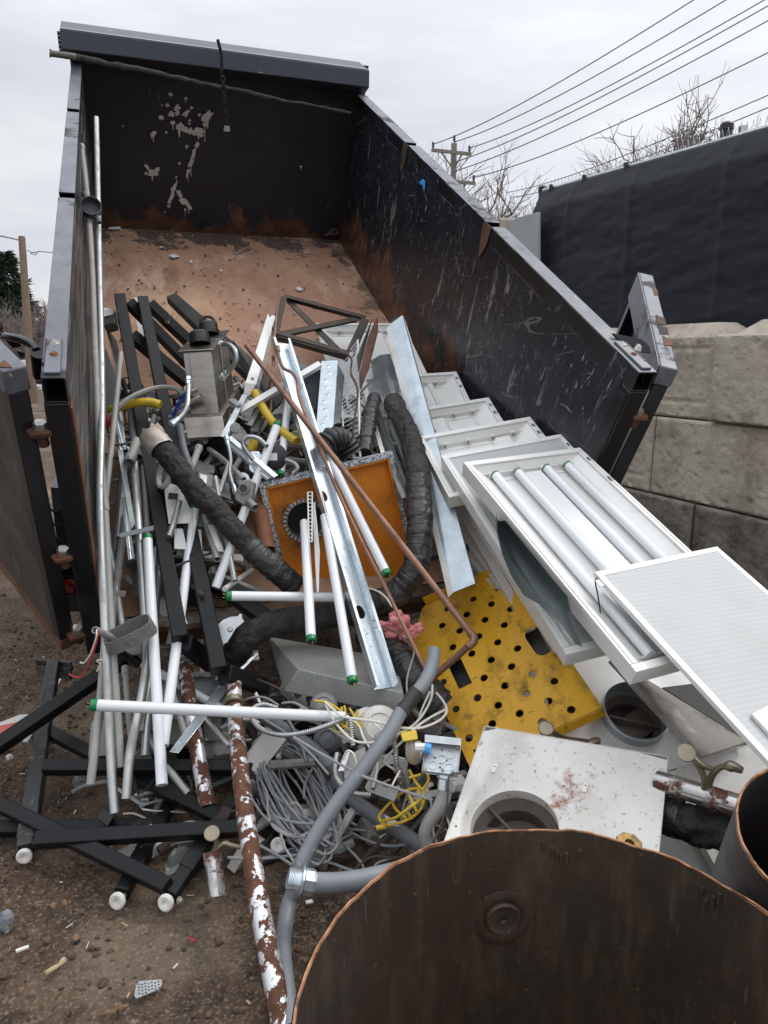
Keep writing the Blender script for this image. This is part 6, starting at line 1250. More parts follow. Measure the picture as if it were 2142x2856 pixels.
# ---------------------------------------------------------------- pieces around the top of the heap
dp = [Z4(940,537,3.75), Z4(1048,533,3.78), Z4(1012,1052,3.3), Z4(902,1000,3.32)]; n_ = unit(np.cross(dp[1]-dp[0], dp[3]-dp[0])); n_ = n_ if np.dot(n_, CAM-dp[0]) > 0 else -n_
dt = root('dimpled_panel', dp[3], 'pale blue grey dimpled metal strip standing beside the wire grille', 'metal panel'); MB().slab(dp, -n_*.004).build('panel', m_galv2, dt, bevel=.001)
dm = MB()
for k in range(9):
    f = .09+.1*k; c = (dp[0]*(1-f)+dp[3]*f)*(.55-.1*math.sin(k*2.1))+(dp[1]*(1-f)+dp[2]*f)*(.45+.1*math.sin(k*2.1)); u_, w_ = unit(dp[1]-dp[0]), unit(dp[3]-dp[0])
    dm.add([c+u_*.017, c+w_*.017, c-u_*.017, c-w_*.017, c+n_*.005], [(0,1,4),(1,2,4),(2,3,4),(3,0,4)][::-1] if False else [(1,0,4),(2,1,4),(3,2,4),(0,3,4)])
dm.build('dot_pattern', m_galv2, dt, smooth=0)
MB().slab([Z4(1050,560,3.78), Z4(1090,640,3.78), Z4(1062,940,3.45), Z4(1018,960,3.42)], V3((0,.03,0))).build('slotted_channel', m_dkgalv, label='slotted galvanised channel beside the dimpled strip', cat='metal channel')
gr = root('wire_grille', Z4(1130,860,3.6), 'rusty wire grille of close parallel rods standing in the heap', 'wire grille'); gw = MB()
ga_, gb2, gc_, gd_ = Z4(1060,560,4.05), Z4(1180,400,4.1), Z4(1195,1175,3.3), Z4(1095,1180,3.25)
for k in range(26):
    f = k/25; p, q = ga_+(gd_-ga_)*f, gb2+(gc_-gb2)*f; gw.tube([p, q], .0022, 5)
gw.build('rods', m_galv, gr); MB().tube([gb2, gc_], .006, 6).tube([ga_, gd_], .004, 6).build('edge_rod', m_plasticw, gr)
armoured([Z4(960,1100,3.2), Z4(1010,1060,3.22), Z4(1080,1070,3.26), Z4(1130,1150,3.28)], .062, 'crinkled black flexible duct squeezed behind the orange board', mat=m_rubber_shade, pitch=.022)
fx = root('strip_light', Z4(540,480,3.8), 'white strip light channel leaning by the left of the braced frame', 'strip light')
p = [Z4(585,225,4.15), Z4(632,240,4.15), Z4(535,700,3.55), Z4(440,760,3.5)]; MB().slab([Z4(585,225,4.15), Z4(635,240,4.15), Z4(510,690,3.52), Z4(437,680,3.5)], V3((.0,.05,-.04))).build('channel', m_white, fx, bevel=.002)
MB().slab([Z4(437,682,3.495), Z4(508,690,3.515), Z4(465,770,3.5), Z4(425,755,3.48)], V3((.0,.04,0))).build('channel_end', m_plasticw, fx, bevel=.002)
for x, y in ((600,235),(483,655)): MB().lathe(Z4(x, y, 3.9 if y < 400 else 3.54), unit(CAM-Z4(x, y, 3.5)), [(.008,-.05),(.008,.003),(0,.004)], 10).build('screw', m_steel, fx)
def lbar(a, b, w_, mat, label, cat='angle bar', group=None, up=(.2,-.7,.7)):
    d, r, u = frame_of(V3(b)-V3(a), up); L_ = np.linalg.norm(V3(b)-V3(a)); m_ = MB().box((V3(a)+V3(b))/2, d*L_/2, r*w_/2, u*.0012).box((V3(a)+V3(b))/2+r*(w_/2-.001)-u*(w_/2), d*L_/2, r*.0012, u*(w_/2-.0014)); return m_.build('angle_bar', mat, bevel=.0006, label=label, cat=cat, group=group)
lbar(Z4(395,865,3.35), Z4(930,550,3.62), .03, m_white, 'white angle bar slanting up from the stainless box to the dimpled strip')
lbar(Z4(345,790,3.4), Z4(400,830,3.3), .03, m_galv, 'short zinc angle at the right corner of the stainless box')
lbar(Z4(290,1040,3.1), Z4(435,760,3.4), .025, m_galv, 'zinc bar leaning along the right side of the stainless box')
lbar(Z4(775,560,4.0), Z4(930,610,4.0), .045, m_dkgalv, 'short grey steel track lying behind the copper pipe')
lbar(Z4(780,500,4.05), Z4(775,620,3.95), .04, m_dkgalv, 'upright end of grey track behind the thin copper pipe')
lbar(Z6(1170,330,2.95), Z6(1610,370,3.0), .03, m_white, 'white angle bar lying level behind the slanting white tube')
lbar(Z6(1150,150,3.0), Z6(1350,140,3.02), .035, m_dkgalv, 'grey track piece between the black frame legs')
lbar(Z4(920,1030,3.25), Z4(1110,965,3.35), .006, m_rustang, 'pair of thin dark rods across the foot of the dimpled strip')
for k, (a, b, lb) in enumerate([((430,930),(560,700),'bundle of grey trims, the left one, below the white angle bar'),((455,960),(590,720),'bundle of grey trims, the middle one, below the white angle bar'),((490,1000),(600,800),'bundle of grey trims, the right one, below the white angle bar')]):
    lbar(Z4(*a, 3.35), Z4(*b, 3.65), .035, m_dkgalv if k != 1 else m_greysteel, lb)
e_b = unit(Z4(920,660,3.8)-Z4(790,670,3.75))
ring_box(Z4(850,735,3.7), e_b, None, unit(CAM-Z4(850,735,3.7)+V3((0,0,.4))), .24, .2, .08, m_dkgalv, 'grey pull box with knockouts behind the copper pipe', kn=[(-.28,-.25,.018),(.0,-.25,.018),(.28,-.25,.018),(-.28,.22,.018),(.1,.22,.018)], name='pull_box', cat='pull box', group=None)
MB().tube(smooth_path([Z4(500,745,3.5), Z4(555,850,3.42), Z4(620,945,3.35), Z4(700,1020,3.3), Z4(775,1070,3.26)], 6), .021, 14).build('yellow_hose', m_yelplastic, label='yellow hose curving under the zinc stud beside the upper tubes', cat='hose')
MB().tube(smooth_path([Z3(735,865,3.35), Z3(800,840,3.32), Z3(900,815,3.3), Z3(1000,812,3.3), Z3(1060,830,3.3)], 6), .021, 14).build('yellow_hose', m_yelplastic, label='yellow gas hose running behind the two black frame legs', cat='hose')
MB().tube(smooth_path([Z4(470,1130,3.2), Z4(490,1090,3.2), Z4(500,1050,3.2)], 6), .02, 12).build('yellow_hose', m_yelplastic, label='short yellow hose end below the white angle bar', cat='hose')
wire([Z3(690,950,3.2), Z3(740,890,3.2), Z3(860,780,3.25), Z3(1030,715,3.35), Z3(1160,720,3.4), Z3(1230,780,3.4)], .011, m_pvc, 'grey hose curving across the black frame with a red fitting at its end', 'hose', 'grey_hose')
MB().box(Z3(705,935,3.17), (.012,0,.006), (0,.012,0), (-.004,0,.03)).build('fitting', m_red, bevel=.004, label='small red plastic fitting beside the tall conduits', cat='fitting')
# white panels and fixture shells deep in the heap
for k, (pts, lb, mt) in enumerate([([Z3(870,120,4.5),Z3(905,115,4.5),Z3(985,420,4.1),Z3(930,430,4.1)],'narrow white board standing between the black frame legs at the back', m_white),
    ([Z3(960,240,4.4),Z3(1020,300,4.4),Z3(1050,330,4.2),Z3(985,330,4.2)],'white sliver behind the second black frame leg', m_white),
    ([ZA(650,940,3.05),ZA(800,980,3.1),ZA(960,1320,2.98),ZA(700,1330,2.95)],'white enamelled shell under the cracked pipe, the upper one', m_white),
    ([ZA(750,1370,2.95),ZA(1000,1380,3.0),ZA(1010,1570,2.9),ZA(750,1560,2.88)],'white enamelled shell between the black frame legs, the lower one', m_white),
    ([ZA(700,1040,2.97),ZA(790,1050,2.98),ZA(780,1105,2.96),ZA(690,1100,2.95)],'torn rusty brown scrap of sheet between the frame legs', m_rustplate),
    ([ZA(970,850,3.12),ZA(1110,870,3.14),ZA(1100,1030,3.02),ZA(980,1000,3.0)],'grey cover plate with a pale sticker in the dark middle of the heap', m_greysteel),
    ([ZA(1150,900,3.12),ZA(1260,960,3.14),ZA(1280,1110,3.02),ZA(1090,1020,3.0)],'grey louvre plate beside the weatherproof box', m_greysteel),
    ([ZA(1270,520,3.3),ZA(1370,420,3.38),ZA(1470,560,3.25),ZA(1430,600,3.2)],'dented grey bracket plate below the stainless box corner', m_greysteel),
    ([ZA(960,740,3.25),ZA(1130,800,3.28),ZA(1120,860,3.2),ZA(950,850,3.18)],'grey box lid edge above the cover plate', m_greysteel),
    ([Z3(670,180,4.0),Z3(770,200,4.0),Z3(740,230,3.9),Z3(670,245,3.9)],'white printed card hanging between the conduits and the black frame', m_paper),
    ([Z3(680,240,3.95),Z3(765,210,3.95),Z3(755,280,3.8),Z3(680,300,3.8)],'grey metal box end under the white printed card', m_stain),
    ([Z3(700,310,3.95),Z3(770,400,4.0),Z3(815,560,3.7),Z3(780,620,3.6)],'pale grey sheet leaning on the left trailer wall', m_greysteel),
    ([Z3(680,460,3.62),Z3(700,455,3.62),Z3(790,700,3.45),Z3(760,1000,3.3),Z3(690,900,3.3)],'black sheet leaning on the left wall behind the conduits', m_rubber_shade),
    ([Z7(640,235,2.98),Z7(660,240,2.98),Z7(692,560,2.84),Z7(685,835,2.76),Z7(672,835,2.76)],'thin white tapered blade standing in front of the round hole', m_white),
    ([Z4(1480,240,4.25),Z4(1490,260,4.25),Z4(1600,600,3.95),Z4(1570,600,3.95)],'white edge strip behind the long galvanised angle', m_white)]):
    quadbox(pts, .004 if mt is not m_stain else .05, 'scrap_panel', mt, lb, 'scrap panel')
quadbox([ZA(990,865,3.07), ZA(1055,885,3.08), ZA(1050,960,3.0), ZA(985,945,2.99)], .002, 'sticker_plate', m_paper, 'pale printed label plate on the grey cover plate', 'label plate')
lad = root('cable_ladder', Z7(628,340,2.9), 'little white plastic ladder strip in front of the round hole', 'ladder strip'); lm = MB()
la, lb_, lc, ld = Z7(612,172,3.0), Z7(642,172,3.0), Z7(640,500,2.84), Z7(620,500,2.84)
lm.tube([la, ld], .003, 6).tube([lb_, lc], .003, 6)
for k in range(14): f = k/13; lm.tube([la+(ld-la)*f, lb_+(lc-lb_)*f], .0025, 6)
lm.build('ladder_strip', m_plasticw, lad)
# weatherproof box on the conduit
wb = root('weatherproof_box', ZA(1400,1040,2.96), 'light grey weatherproof box with a round opening beside the slanting white tube', 'weatherproof box')
wo = [(1370,930),(1450,910),(1490,940),(1470,1100),(1440,1160),(1400,1170),(1310,1110),(1305,1060)]; wn = unit(CAM-ZA(1400,1040,2.96)+V3((-.6,0,.5)))
MB().slab([ZA(x, y, 2.96) for x, y in wo], -wn*.07).build('box_body', m_greysteel, wb, bevel=.006)
MB().lathe(ZA(1390,1005,2.945), wn, [(.022,-.004),(.022,.006),(.018,.007),(.016,.004)], 20).build('opening_rim', m_greysteel, wb); MB().lathe(ZA(1390,1005,2.945), wn, [(.0175,.003),(0,.0032)], 20).build('opening', m_rubber_shade, wb)
MB().pipe([ZA(1440,1130,2.96), ZA(1500,1185,2.93)], .018, .003, 16).build('hub', m_greysteel, wb)
# round white clock like ring leaning on the frame
rw_ = MB(); cR = ZA(665,860,3.03); nR = unit(V3((-.75,-.55,.3))); rw_.lathe(cR, nR, [(.068,-.01),(.072,0),(.068,.012),(.056,.012),(.054,0),(.058,-.01),(.068,-.01)], 36); rw_.build('white_ring', m_whitedirty, label='dirty white plastic ring leaning between the frame and the cracked pipe', cat='plastic ring')
armoured([Z4(580,1100,3.05), Z4(520,1050,3.08), Z4(450,1040,3.1), Z4(420,1080,3.1), Z4(450,1140,3.08), Z4(490,1190,3.06)], .0105, 'armoured flex curling above the slanting white tube')
armoured([Z4(700,1190,3.1), Z4(760,1215,3.1), Z4(780,1250,3.1), Z4(750,1280,3.1)], .011, 'pale flexible loop near the foot of the glossy tube')
armoured([ZA(185,605,3.15), ZA(300,590,3.1), ZA(420,565,3.08)], .007, 'armoured flex lying level behind the bright zinc channel')
rail_ = []
for k, (a, b, lb) in enumerate([((330,1040),(640,1300),'slotted zinc rail, the upper of two, left of the glossy tube'),((320,1070),(600,1310),'slotted zinc rail, the lower of two, left of the glossy tube')]):
    lbar(Z4(*a, 3.16+.02*k), Z4(*b, 2.98+.02*k), .022, m_zincnew, lb, 'slotted rail')
for k, (x, y, r_, lb) in enumerate([(500,1180,.03,'zinc plate disc under the armoured flex curl'),(505,1240,.028,'zinc disc with a hole on the slotted rail'),(370,980,.022,'round hub on the dented bracket plate'),(420,1320,.03,'small zinc cover beside the weatherproof box')]):
    round_box(Z4(x, y, 3.08), unit(CAM-Z4(x, y, 3.08)+V3((.3,0,.6))), r_, .03, m_zincnew if k != 2 else m_greysteel, lb)
bl = root('ballast', Z4(620,1170,3.15), 'black round transformer with a pale label beside the glossy tube', 'transformer'); MB().lathe(Z4(620,1170,3.12), unit(CAM-Z4(620,1170,3.1)+V3((0,0,.3))), [(0,-.06),(.06,-.06),(.062,0),(.05,.008),(0,.008)], 24).build('case', m_rubber_shade, bl); 
nb_ = unit(CAM-Z4(620,1170,3.1)+V3((0,0,.3))); _, bx1, by1 = frame_of(nb_); MB().box(Z4(617,1172,3.12)+nb_*.0095, bx1*.02, by1*.016, nb_*.001).build('sticker', m_paper, bl)
# grey zinc plate (round cover with ear) left of the lagged pipe's hook
cv = root('box_cover', ZB(1370,650,2.72), 'grey round box cover with an ear and a cross head screw', 'box cover'); nC = unit(CAM-ZB(1370,650,2.7)+V3((-.2,0,.5)))
pl = [(1255,600),(1300,560),(1370,530),(1440,525),(1450,505),(1475,505),(1475,540),(1500,575),(1420,640),(1340,770),(1300,790),(1280,720)]
MB().slab([at_plane('B', x, y, ZB(1370,650,2.72), nC) for x, y in pl], -nC*.004).build('cover_plate', m_galv, cv, bevel=.001); MB().lathe(at_plane('B', 1367, 650, ZB(1370,650,2.72), nC), nC, [(.010,0),(.010,.003),(.007,.006),(0,.006)], 14).build('screw', m_steel, cv)
# grey junction boxes at the foot of the conduits
for k, (x, y, d, r_, mt, lb) in enumerate([(1395,1610,2.62,.05,m_greysteel,'round zinc box cover with four knockouts beside the rusty pole'),(1500,1610,2.6,.05,m_greysteel,'grey round box next to the knockout cover and the rusty pole'),(1130,1430,2.7,.055,m_pvc,'grey conduit body under the left end of the level tube'),(790,1640,2.6,.045,m_dkpvc,'dark round fitting at the foot of the long white tube'),(900,930,2.75,.045,m_pvc,'grey fitting behind the deep device box')]):
    round_box(Z6(x, y, d), unit(CAM-Z6(x, y, d)+V3((.1*k-.2,0,.5))), r_, .05, mt, lb)
for k, (x, y, d, w_, h_, mt, lb) in enumerate([(1120,1265,2.75,.15,.1,m_greysteel,'grey oblong box lying right of the long white tube'),(1340,1250,2.72,.12,.11,m_dkgalv,'dark grey box corner behind the perforated strut'),(1190,1520,2.62,.11,.09,m_pvc,'open grey box between the rusty pipe and the long white tube'),(1440,1490,2.6,.1,.09,m_greysteel,'grey open box under the level tube near the rusty pole'),(700,1560,2.55,.1,.12,m_pvc,'grey conduit body at the foot of the tall conduits'),(1540,1480,2.62,.09,.09,m_dkgalv,'small dark box wedged beside the rusty pole'),(1010,1420,2.72,.08,.1,m_greysteel,'grey box behind the bent conduit')]):
    n2 = unit(CAM-Z6(x, y, d)+V3((.4*math.sin(k*2),.2*math.cos(k*3),.6))); ring_box(Z6(x, y, d), V3((1,.2*math.sin(k),.3*math.cos(k*1.7))), None, n2, w_, h_, .05, mt, lb, kn=[(-.2,0,.012),(.2,0,.012)], lid=k in (0,4))
lbar(Z6(1700,1000,2.8), Z6(1590,1110,2.75), .012, m_chrome, 'thin bright rod under the black frame corner', 'metal rod')
quadbox([Z7(250,1215,2.85), Z7(285,1215,2.85), Z7(290,1270,2.8), Z7(245,1275,2.8)], .01, 'tube_stub', m_glass, 'bright white end piece in the dark hollow left of the grey slab', 'tube stub')
# pink insulation
pk = MB(); rp2 = random.Random(6)
for cx_, cy_, r_ in ((1200,985,.042),(1230,1040,.05),(1180,1120,.045),(1270,1090,.04),(1225,1150,.038),(1320,1075,.028),(1150,1080,.03)):
    c = Z7(cx_, cy_, 2.86); 
    for k in range(3): blob(pk, c+V3([rp2.gauss(0,.012) for _ in range(3)]), r_*rp2.uniform(.6,.95), (1,.8,.8), rp2.randint(0, 999))
pko = pk.build('pink_insulation', m_pink, label='torn tuft of pink fibre insulation beside the yellow plate', cat='insulation', smooth=180)
sm = pko.modifiers.new('s', 'SUBSURF'); sm.levels = 2; sm.render_levels = 2
dtx = bpy.data.textures.new('fluff', 'CLOUDS'); dtx.noise_scale = .018; dm_ = pko.modifiers.new('d', 'DISPLACE'); dm_.texture = dtx; dm_.strength = .03
# ---------------------------------------------------------------- lower middle: flexible conduits and boxes
lq = conduit([Z7(1450,1210,2.42), Z7(1430,1330,2.38), Z7(1370,1450,2.33), Z10(1180,200,2.28), Z10(1050,420,2.22), Z10(860,680,2.16), Z10(690,900,2.12), Z10(540,1120,2.08), Z10(440,1300,2.05), Z10(385,1420,2.03), Z10(340,1600,2.02), S(803,2530,2.0), S(790,2640,1.9), S(797,2740,1.8), S(815,2870,1.69)], .0225, m_ltpvc, 'long grey liquid tight conduit curving down the middle with a black tape band', 'flexible conduit', 'liquid_tight_conduit', n=20)
MB().tube([Z10(1285,70,2.305), Z10(1215,165,2.29), Z10(1165,230,2.27)], .0245, 20).build('tape_band', m_wrap, label='black tape band round the upper part of the long grey conduit', cat='tape')
t_ = root('liquid_tight_conduit', S(960,2445,1.95), 'stout grey conduit with a big zinc connector at its left end by the drum', 'flexible conduit'); MB().tube(smooth_path([Z10(450,1555,1.93), Z10(650,1555,1.94), Z10(850,1530,1.96), Z10(1100,1475,2.0), Z10(1300,1420,2.05)], 6), .027, 22).build('hose', m_ltpvc, t_)
cA, cB = Z10(470,1552,1.93), Z10(280,1520,1.92); d_ = unit(cB-cA); MB().lathe(cA, d_, [(.027,-.01),(.031,-.008),(.034,.0),(.034,.022),(.030,.024)], 8).build('connector_nut', m_zincnew, t_, smooth=0); MB().lathe(cA, d_, [(.030,.024),(.038,.026),(.038,.030),(.029,.032)], 24).build('connector_flange', m_zincnew, t_)
MB().lathe(cA, d_, [(.0275+(.0012 if k % 2 else 0), .032+.0022*k) for k in range(17)]+[(.023,.068),(.023,.03)], 24).build('connector_thread', m_zincnew, t_)
MB().tube([Z10(455,1553,1.93), Z10(480,1554,1.93)], .0285, 20).build('connector_seal', m_cutedge, t_)
conduit([Z10(60,250,2.6), Z10(330,420,2.5), Z10(560,600,2.42), Z10(760,880,2.36), Z10(960,1040,2.3), Z10(1150,1160,2.24), Z10(1340,1290,2.18)], .024, m_dkpvc, 'dark grey conduit passing under the cable coil towards the drum', 'flexible conduit', 'liquid_tight_conduit', n=20)
MB().tube([Z10(530,580,2.43), Z10(600,650,2.41), Z10(650,720,2.39)], .0262, 18).build('tape_band', m_wrap, label='dark tape band on the conduit under the cable coil', cat='tape')
t_ = root('liquid_tight_conduit', Z10(1430,950,2.1), 'pale grey bent conduit coming out of the square zinc box', 'flexible conduit'); MB().tube(smooth_path([Z10(1510,770,2.12), Z10(1490,880,2.11), Z10(1440,990,2.1), Z10(1370,1100,2.1), Z10(1345,1190,2.1), Z10(1370,1290,2.1)], 7), .021, 20).build('hose', m_pvc, t_)
d_ = unit(Z10(1515,690,2.13)-Z10(1505,800,2.12)); MB().lathe(Z10(1507,790,2.12), d_, [(.021,-.02),(.026,-.018),(.027,.0),(.027,.012),(.022,.014)], 8).lathe(Z10(1507,790,2.12), d_, [(.029,.014),(.031,.016),(.031,.024),(.022,.026)]+[(.020+(.0008 if k % 2 else 0), .026+.002*k) for k in range(9)], 22).build('connector', m_zincnew, t_)
bx0, bx1, bx2 = Z10(1340,455,2.2), Z10(1620,490,2.18), Z10(1320,700,2.13); exB, eyB = unit(bx1-bx0), unit(bx2-bx0); ezB = np.cross(eyB, exB); eyB = unit(eyB-exB*np.dot(exB, eyB))
kn = [(-.18,.18,.014),(.22,.18,.014),(0,.0,.014),(-.22,-.22,.014),(.22,-.24,.014)]
jb = ring_box(Z10(1470,585,2.14), exB, None, ezB, .108, .1, .016, m_galv, 'square zinc junction box with its back of round knockouts showing', kn=kn)
MB().slab([Z10(1340,410,2.2), Z10(1622,440,2.18), Z10(1622,495,2.15), Z10(1340,468,2.17)], -ezB*.002).build('side_flap', m_galv, jb, bevel=.0005)
kb = MB()
for x, y in ((-.02,.3),(.14,-.02),(-.02,-.12),(-.02,-.26),(-.2,.02),(.03,.12)): kb.lathe(Z10(1470,585,2.14)-ezB*.0135+exB*x*.108+eyB*y*.1*-1, ezB, [(.003,0),(0,.0004)], 8)
kb.build('screw_holes', m_rubber_shade, jb)
cn = root('wire_connector', Z10(1320,510,2.16), 'white box connector with a blue sleeve beside the square zinc box', 'connector'); MB().tube([Z10(1265,510,2.16), Z10(1345,512,2.16)], .014, 8).build('connector_body', m_plasticw, cn, smooth=0); MB().tube([Z10(1340,515,2.15), Z10(1382,525,2.15)], .0165, 8).build('sleeve', m_blue, cn, smooth=0)
# lamp jar with yellow guard
lj = root('work_lamp', Z10(1260,560,2.2), 'yellow topped work lamp with a cloudy glass jar', 'work lamp'); MB().slab([Z10(1150,400,2.22), Z10(1275,378,2.22), Z10(1290,450,2.2), Z10(1170,470,2.2)], V3((0,.04,-.02))).build('lamp_head', m_yelplastic, lj, bevel=.004)
MB().lathe(Z10(1255,460,2.24), unit(Z10(1262,640,2.22)-Z10(1255,460,2.24)), [(.022,0),(.028,.015),(.029,.035),(.026,.055),(.015,.068),(0,.072)], 22).build('jar', material('cloudy_jar', lin(176,160,140), lin(196,188,176), 9, .2, 0, 0, trans=.35), lj)
cg = root('lamp_guard', Z10(1160,980,2.2), 'yellow plastic cage of a work lamp lying beside the grey bracket ring', 'lamp guard'); gm = MB()
Gp = lambda *q: smooth_path([Z10(x, y, d) for x, y, d in q], 6)
for q in [((1335,840,2.18),(1290,825,2.2),(1180,850,2.22),(1080,930,2.23),(1000,1020,2.22),(985,1060,2.21)), ((1335,850,2.16),(1330,940,2.14),(1280,1020,2.13),(1180,1080,2.13),(1060,1110,2.15)), ((1000,1080,2.2),(1120,1050,2.12),(1240,960,2.1),(1330,900,2.13)), ((985,1050,2.21),(1010,1090,2.19),(1060,1110,2.16)), ((1085,925,2.23),(1120,990,2.2),(1200,1060,2.15)), ((1210,860,2.21),(1240,920,2.15),(1280,1010,2.12)), ((1290,825,2.2),(1300,900,2.16),(1340,950,2.14)), ((1200,1000,2.12),(1240,1060,2.12)), ((1310,830,2.19),(1260,760,2.2),(1220,680,2.21)), ((1330,830,2.19),(1370,760,2.2),(1350,690,2.21)), ((1220,745,2.2),(1310,720,2.2))]: gm.tube(Gp(*q), .0045, 8)
gm.build('cage', m_yelplastic, cg); MB().tube([Z10(965,1132,2.18), Z10(1045,1118,2.18)], .008, 10).build('hook', m_yelplastic, cg); MB().slab([Z10(1030,1030,2.22), Z10(1140,1090,2.2), Z10(1140,1120,2.2), Z10(1060,1115,2.2)], V3((0,.001,-.001))).build('torn_tag', m_paper, cg)
yl_ = root('plastic_cage', Z10(720,250,2.5), 'tangle of yellow plastic straps under the grey slab', 'plastic cage'); gm = MB()
for q in [((490,150,2.5),(600,170,2.48),(720,260,2.46),(700,340,2.46)), ((560,160,2.5),(650,290,2.47),(760,380,2.46)), ((700,200,2.5),(690,280,2.47),(640,340,2.46)), ((760,210,2.5),(800,290,2.48),(780,370,2.47)), ((820,220,2.5),(830,300,2.48),(860,360,2.47)), ((720,190,2.52),(740,330,2.47),(690,360,2.46))]: gm.tube(Gp(*q), .0045, 7)
gm.build('straps', m_yelplastic, yl_)
# ballast and bracket ring
bt = root('ballast_box', Z10(770,650,2.28), 'grey ballast case with a white label strip under the curving conduit', 'ballast'); b0 = Z10(700,590,2.3); u1, u2 = Z10(880,500,2.34)-b0, Z10(720,760,2.24)-b0; nB = unit(np.cross(u1, u2)); nB = nB if np.dot(nB, CAM-b0) > 0 else -nB
MB().slab([b0, b0+u1, b0+u1+u2, b0+u2], -nB*.045).build('case', m_greysteel, bt, bevel=.003)
MB().slab([Z10(735,540,2.288), Z10(765,545,2.288), Z10(715,690,2.24), Z10(672,690,2.24)], -nB*.003).build('label_strip', m_paper, bt)
br = root('bracket_plate', Z10(1060,760,2.26), 'grey steel bracket plate with a big round opening', 'bracket plate'); o_ = Z10(1000,570,2.32); eX = unit(Z10(1200,640,2.28)-o_); eY = unit(Z10(880,860,2.22)-o_); 
nP = unit(np.cross(eX, eY)); toP = lambda x, y: (lambda q: (q@eX-(q@eY)*(eX@eY))/(1-(eX@eY)**2)*1.0)(at_plane(10, x, y, o_, nP)-o_)
eY2 = unit(eY-eX*(eX@eY)); tp = lambda x, y: (lambda q: (q@eX, q@eY2))(at_plane(10, x, y, o_, nP)-o_)
ctr = V3(tp(1075,730)); cr_ = .042
MB().plate([tp(x, y) for x, y in ((985,575),(1060,560),(1205,610),(1210,650),(1130,870),(1105,925),(1010,890),(900,850),(880,820))], [[tuple(ctr+V3((math.cos(k), math.sin(k)))*cr_) for k in np.linspace(0, 2*math.pi, 25)[:-1]]], o_, eX, eY2, .0025).build('plate', m_greysteel, br)
sl2 = MB()
for x, y in ((1025,600),(1165,720),(1150,800),(940,830)): q = tp(x, y); sl2.box(o_+eX*q[0]+eY2*q[1]-nP*np.sign(np.dot(nP, o_-CAM))*.002, eX*.006, eY2*.003, nP*.0008)
sl2.build('slots', m_rubber_shade, br)
# pale dome plates
for k, (x, y, d, r_, lb) in enumerate([(990,350,2.5,.075,'off white round dome plate under the grey conduit'),(900,330,2.53,.06,'smaller off white dome plate left of the grey conduit'),(560,190,2.56,.05,'grey bulb like cover under the grey slab'),(590,450,2.5,.05,'dark grey bulb shaped cover beside the cable coil')]):
    c = Z10(x, y, d); n2 = unit(CAM-c+V3((.1,0,.4))); t = root('dome_plate', c, lb, 'dome plate', 'round dome plates'); MB().lathe(c, n2, [(r_,-.012),(r_,0),(r_*.9,.012),(r_*.6,.022),(r_*.55,.018),(0,.026)], 30).build('dome', m_whitedirty if k < 2 else m_dkpvc if k == 3 else m_greysteel, t)
# armoured flex loops
armoured([Z10(200,205,2.52), Z10(90,180,2.5), Z10(10,220,2.47), Z10(20,310,2.44), Z10(100,380,2.41), Z10(250,415,2.38), Z10(420,395,2.36), Z10(580,345,2.35), Z10(690,300,2.35), Z10(745,280,2.35), Z10(770,340,2.34), Z10(775,420,2.33), Z10(788,500,2.32)], .0095, 'long armoured flex swinging in a loop above the cable coil')
armoured([Z10(950,470,2.3), Z10(975,430,2.29), Z10(1030,400,2.28), Z10(1090,420,2.26), Z10(1115,520,2.24), Z10(1120,620,2.23), Z10(1145,730,2.24)], .009, 'armoured flex arching behind the curving conduit')
armoured([Z10(665,560,2.3), Z10(650,640,2.27), Z10(660,740,2.24), Z10(720,820,2.21), Z10(800,865,2.2), Z10(920,880,2.2)], .0095, 'armoured flex hooking round the ballast case')
armoured([Z10(270,270,2.5), Z10(380,480,2.45), Z10(430,620,2.42)], .008, 'dark armoured flex beside the cable coil', mat=m_dkgalv)
armoured([Z6(1470,1490,2.55), Z6(1560,1450,2.5), Z6(1659,1440,2.48), Z10(60,330,2.44)], .009, 'armoured flex by the clamp band of the rusty pole')
# coil of grey cable
cc_ = MB(); rc_ = random.Random(42)
ca, cb3 = Z10(60,560,2.42), Z10(640,1230,2.2); 
for k in range(36):
    o = [rc_.gauss(0, 1) for _ in range(8)]; cx_, cy_ = 340+o[0]*25, 870+o[1]*45; L1, L2 = 450+o[2]*50, 185+o[3]*50; an = math.radians(57+o[4]*5); pts = []; ph = rc_.random()*6; n = 15; lift = rc_.uniform(0, .09)
    for i in range(n):
        q = ph+2*math.pi*(i/(n-1))*1.02; ex_, ey_ = L1*math.cos(q), L2*math.sin(q); x = cx_+ex_*math.cos(an)-ey_*math.sin(an)+rc_.gauss(0, 7); y = cy_+ex_*math.sin(an)+ey_*math.cos(an)+rc_.gauss(0, 7); s_ = 1900+.36166*y
        gq = at_ground(10, x, y, .03+lift+.05*max(0, 1-y/1300)); pts.append(gq+V3((0,0,.01*math.sin(q*2+k))))
    cc_.tube(smooth_path(pts, 6), .0042, 6)
for q in [((30,700),(120,850),(130,1000),(180,1130),(330,1200),(470,1160)), ((410,900),(420,780),(490,660),(540,720),(570,850),(640,980)), ((-10,880),(100,1040),(280,1180),(420,1200)), ((300,950),(350,940),(400,1000),(420,1060)), ((190,1040),(230,1060),(350,1090),(480,1100)), ((230,1180),(260,1280),(330,1400),(300,1480))]:
    cc_.tube(smooth_path([at_ground(10, x, y, .15) for x, y in q], 7), .0042, 6)
cc_.build('cable_coil', m_cable, label='big tangled coil of grey cable lying on the mud beside the rusty pole', cat='cable coil')
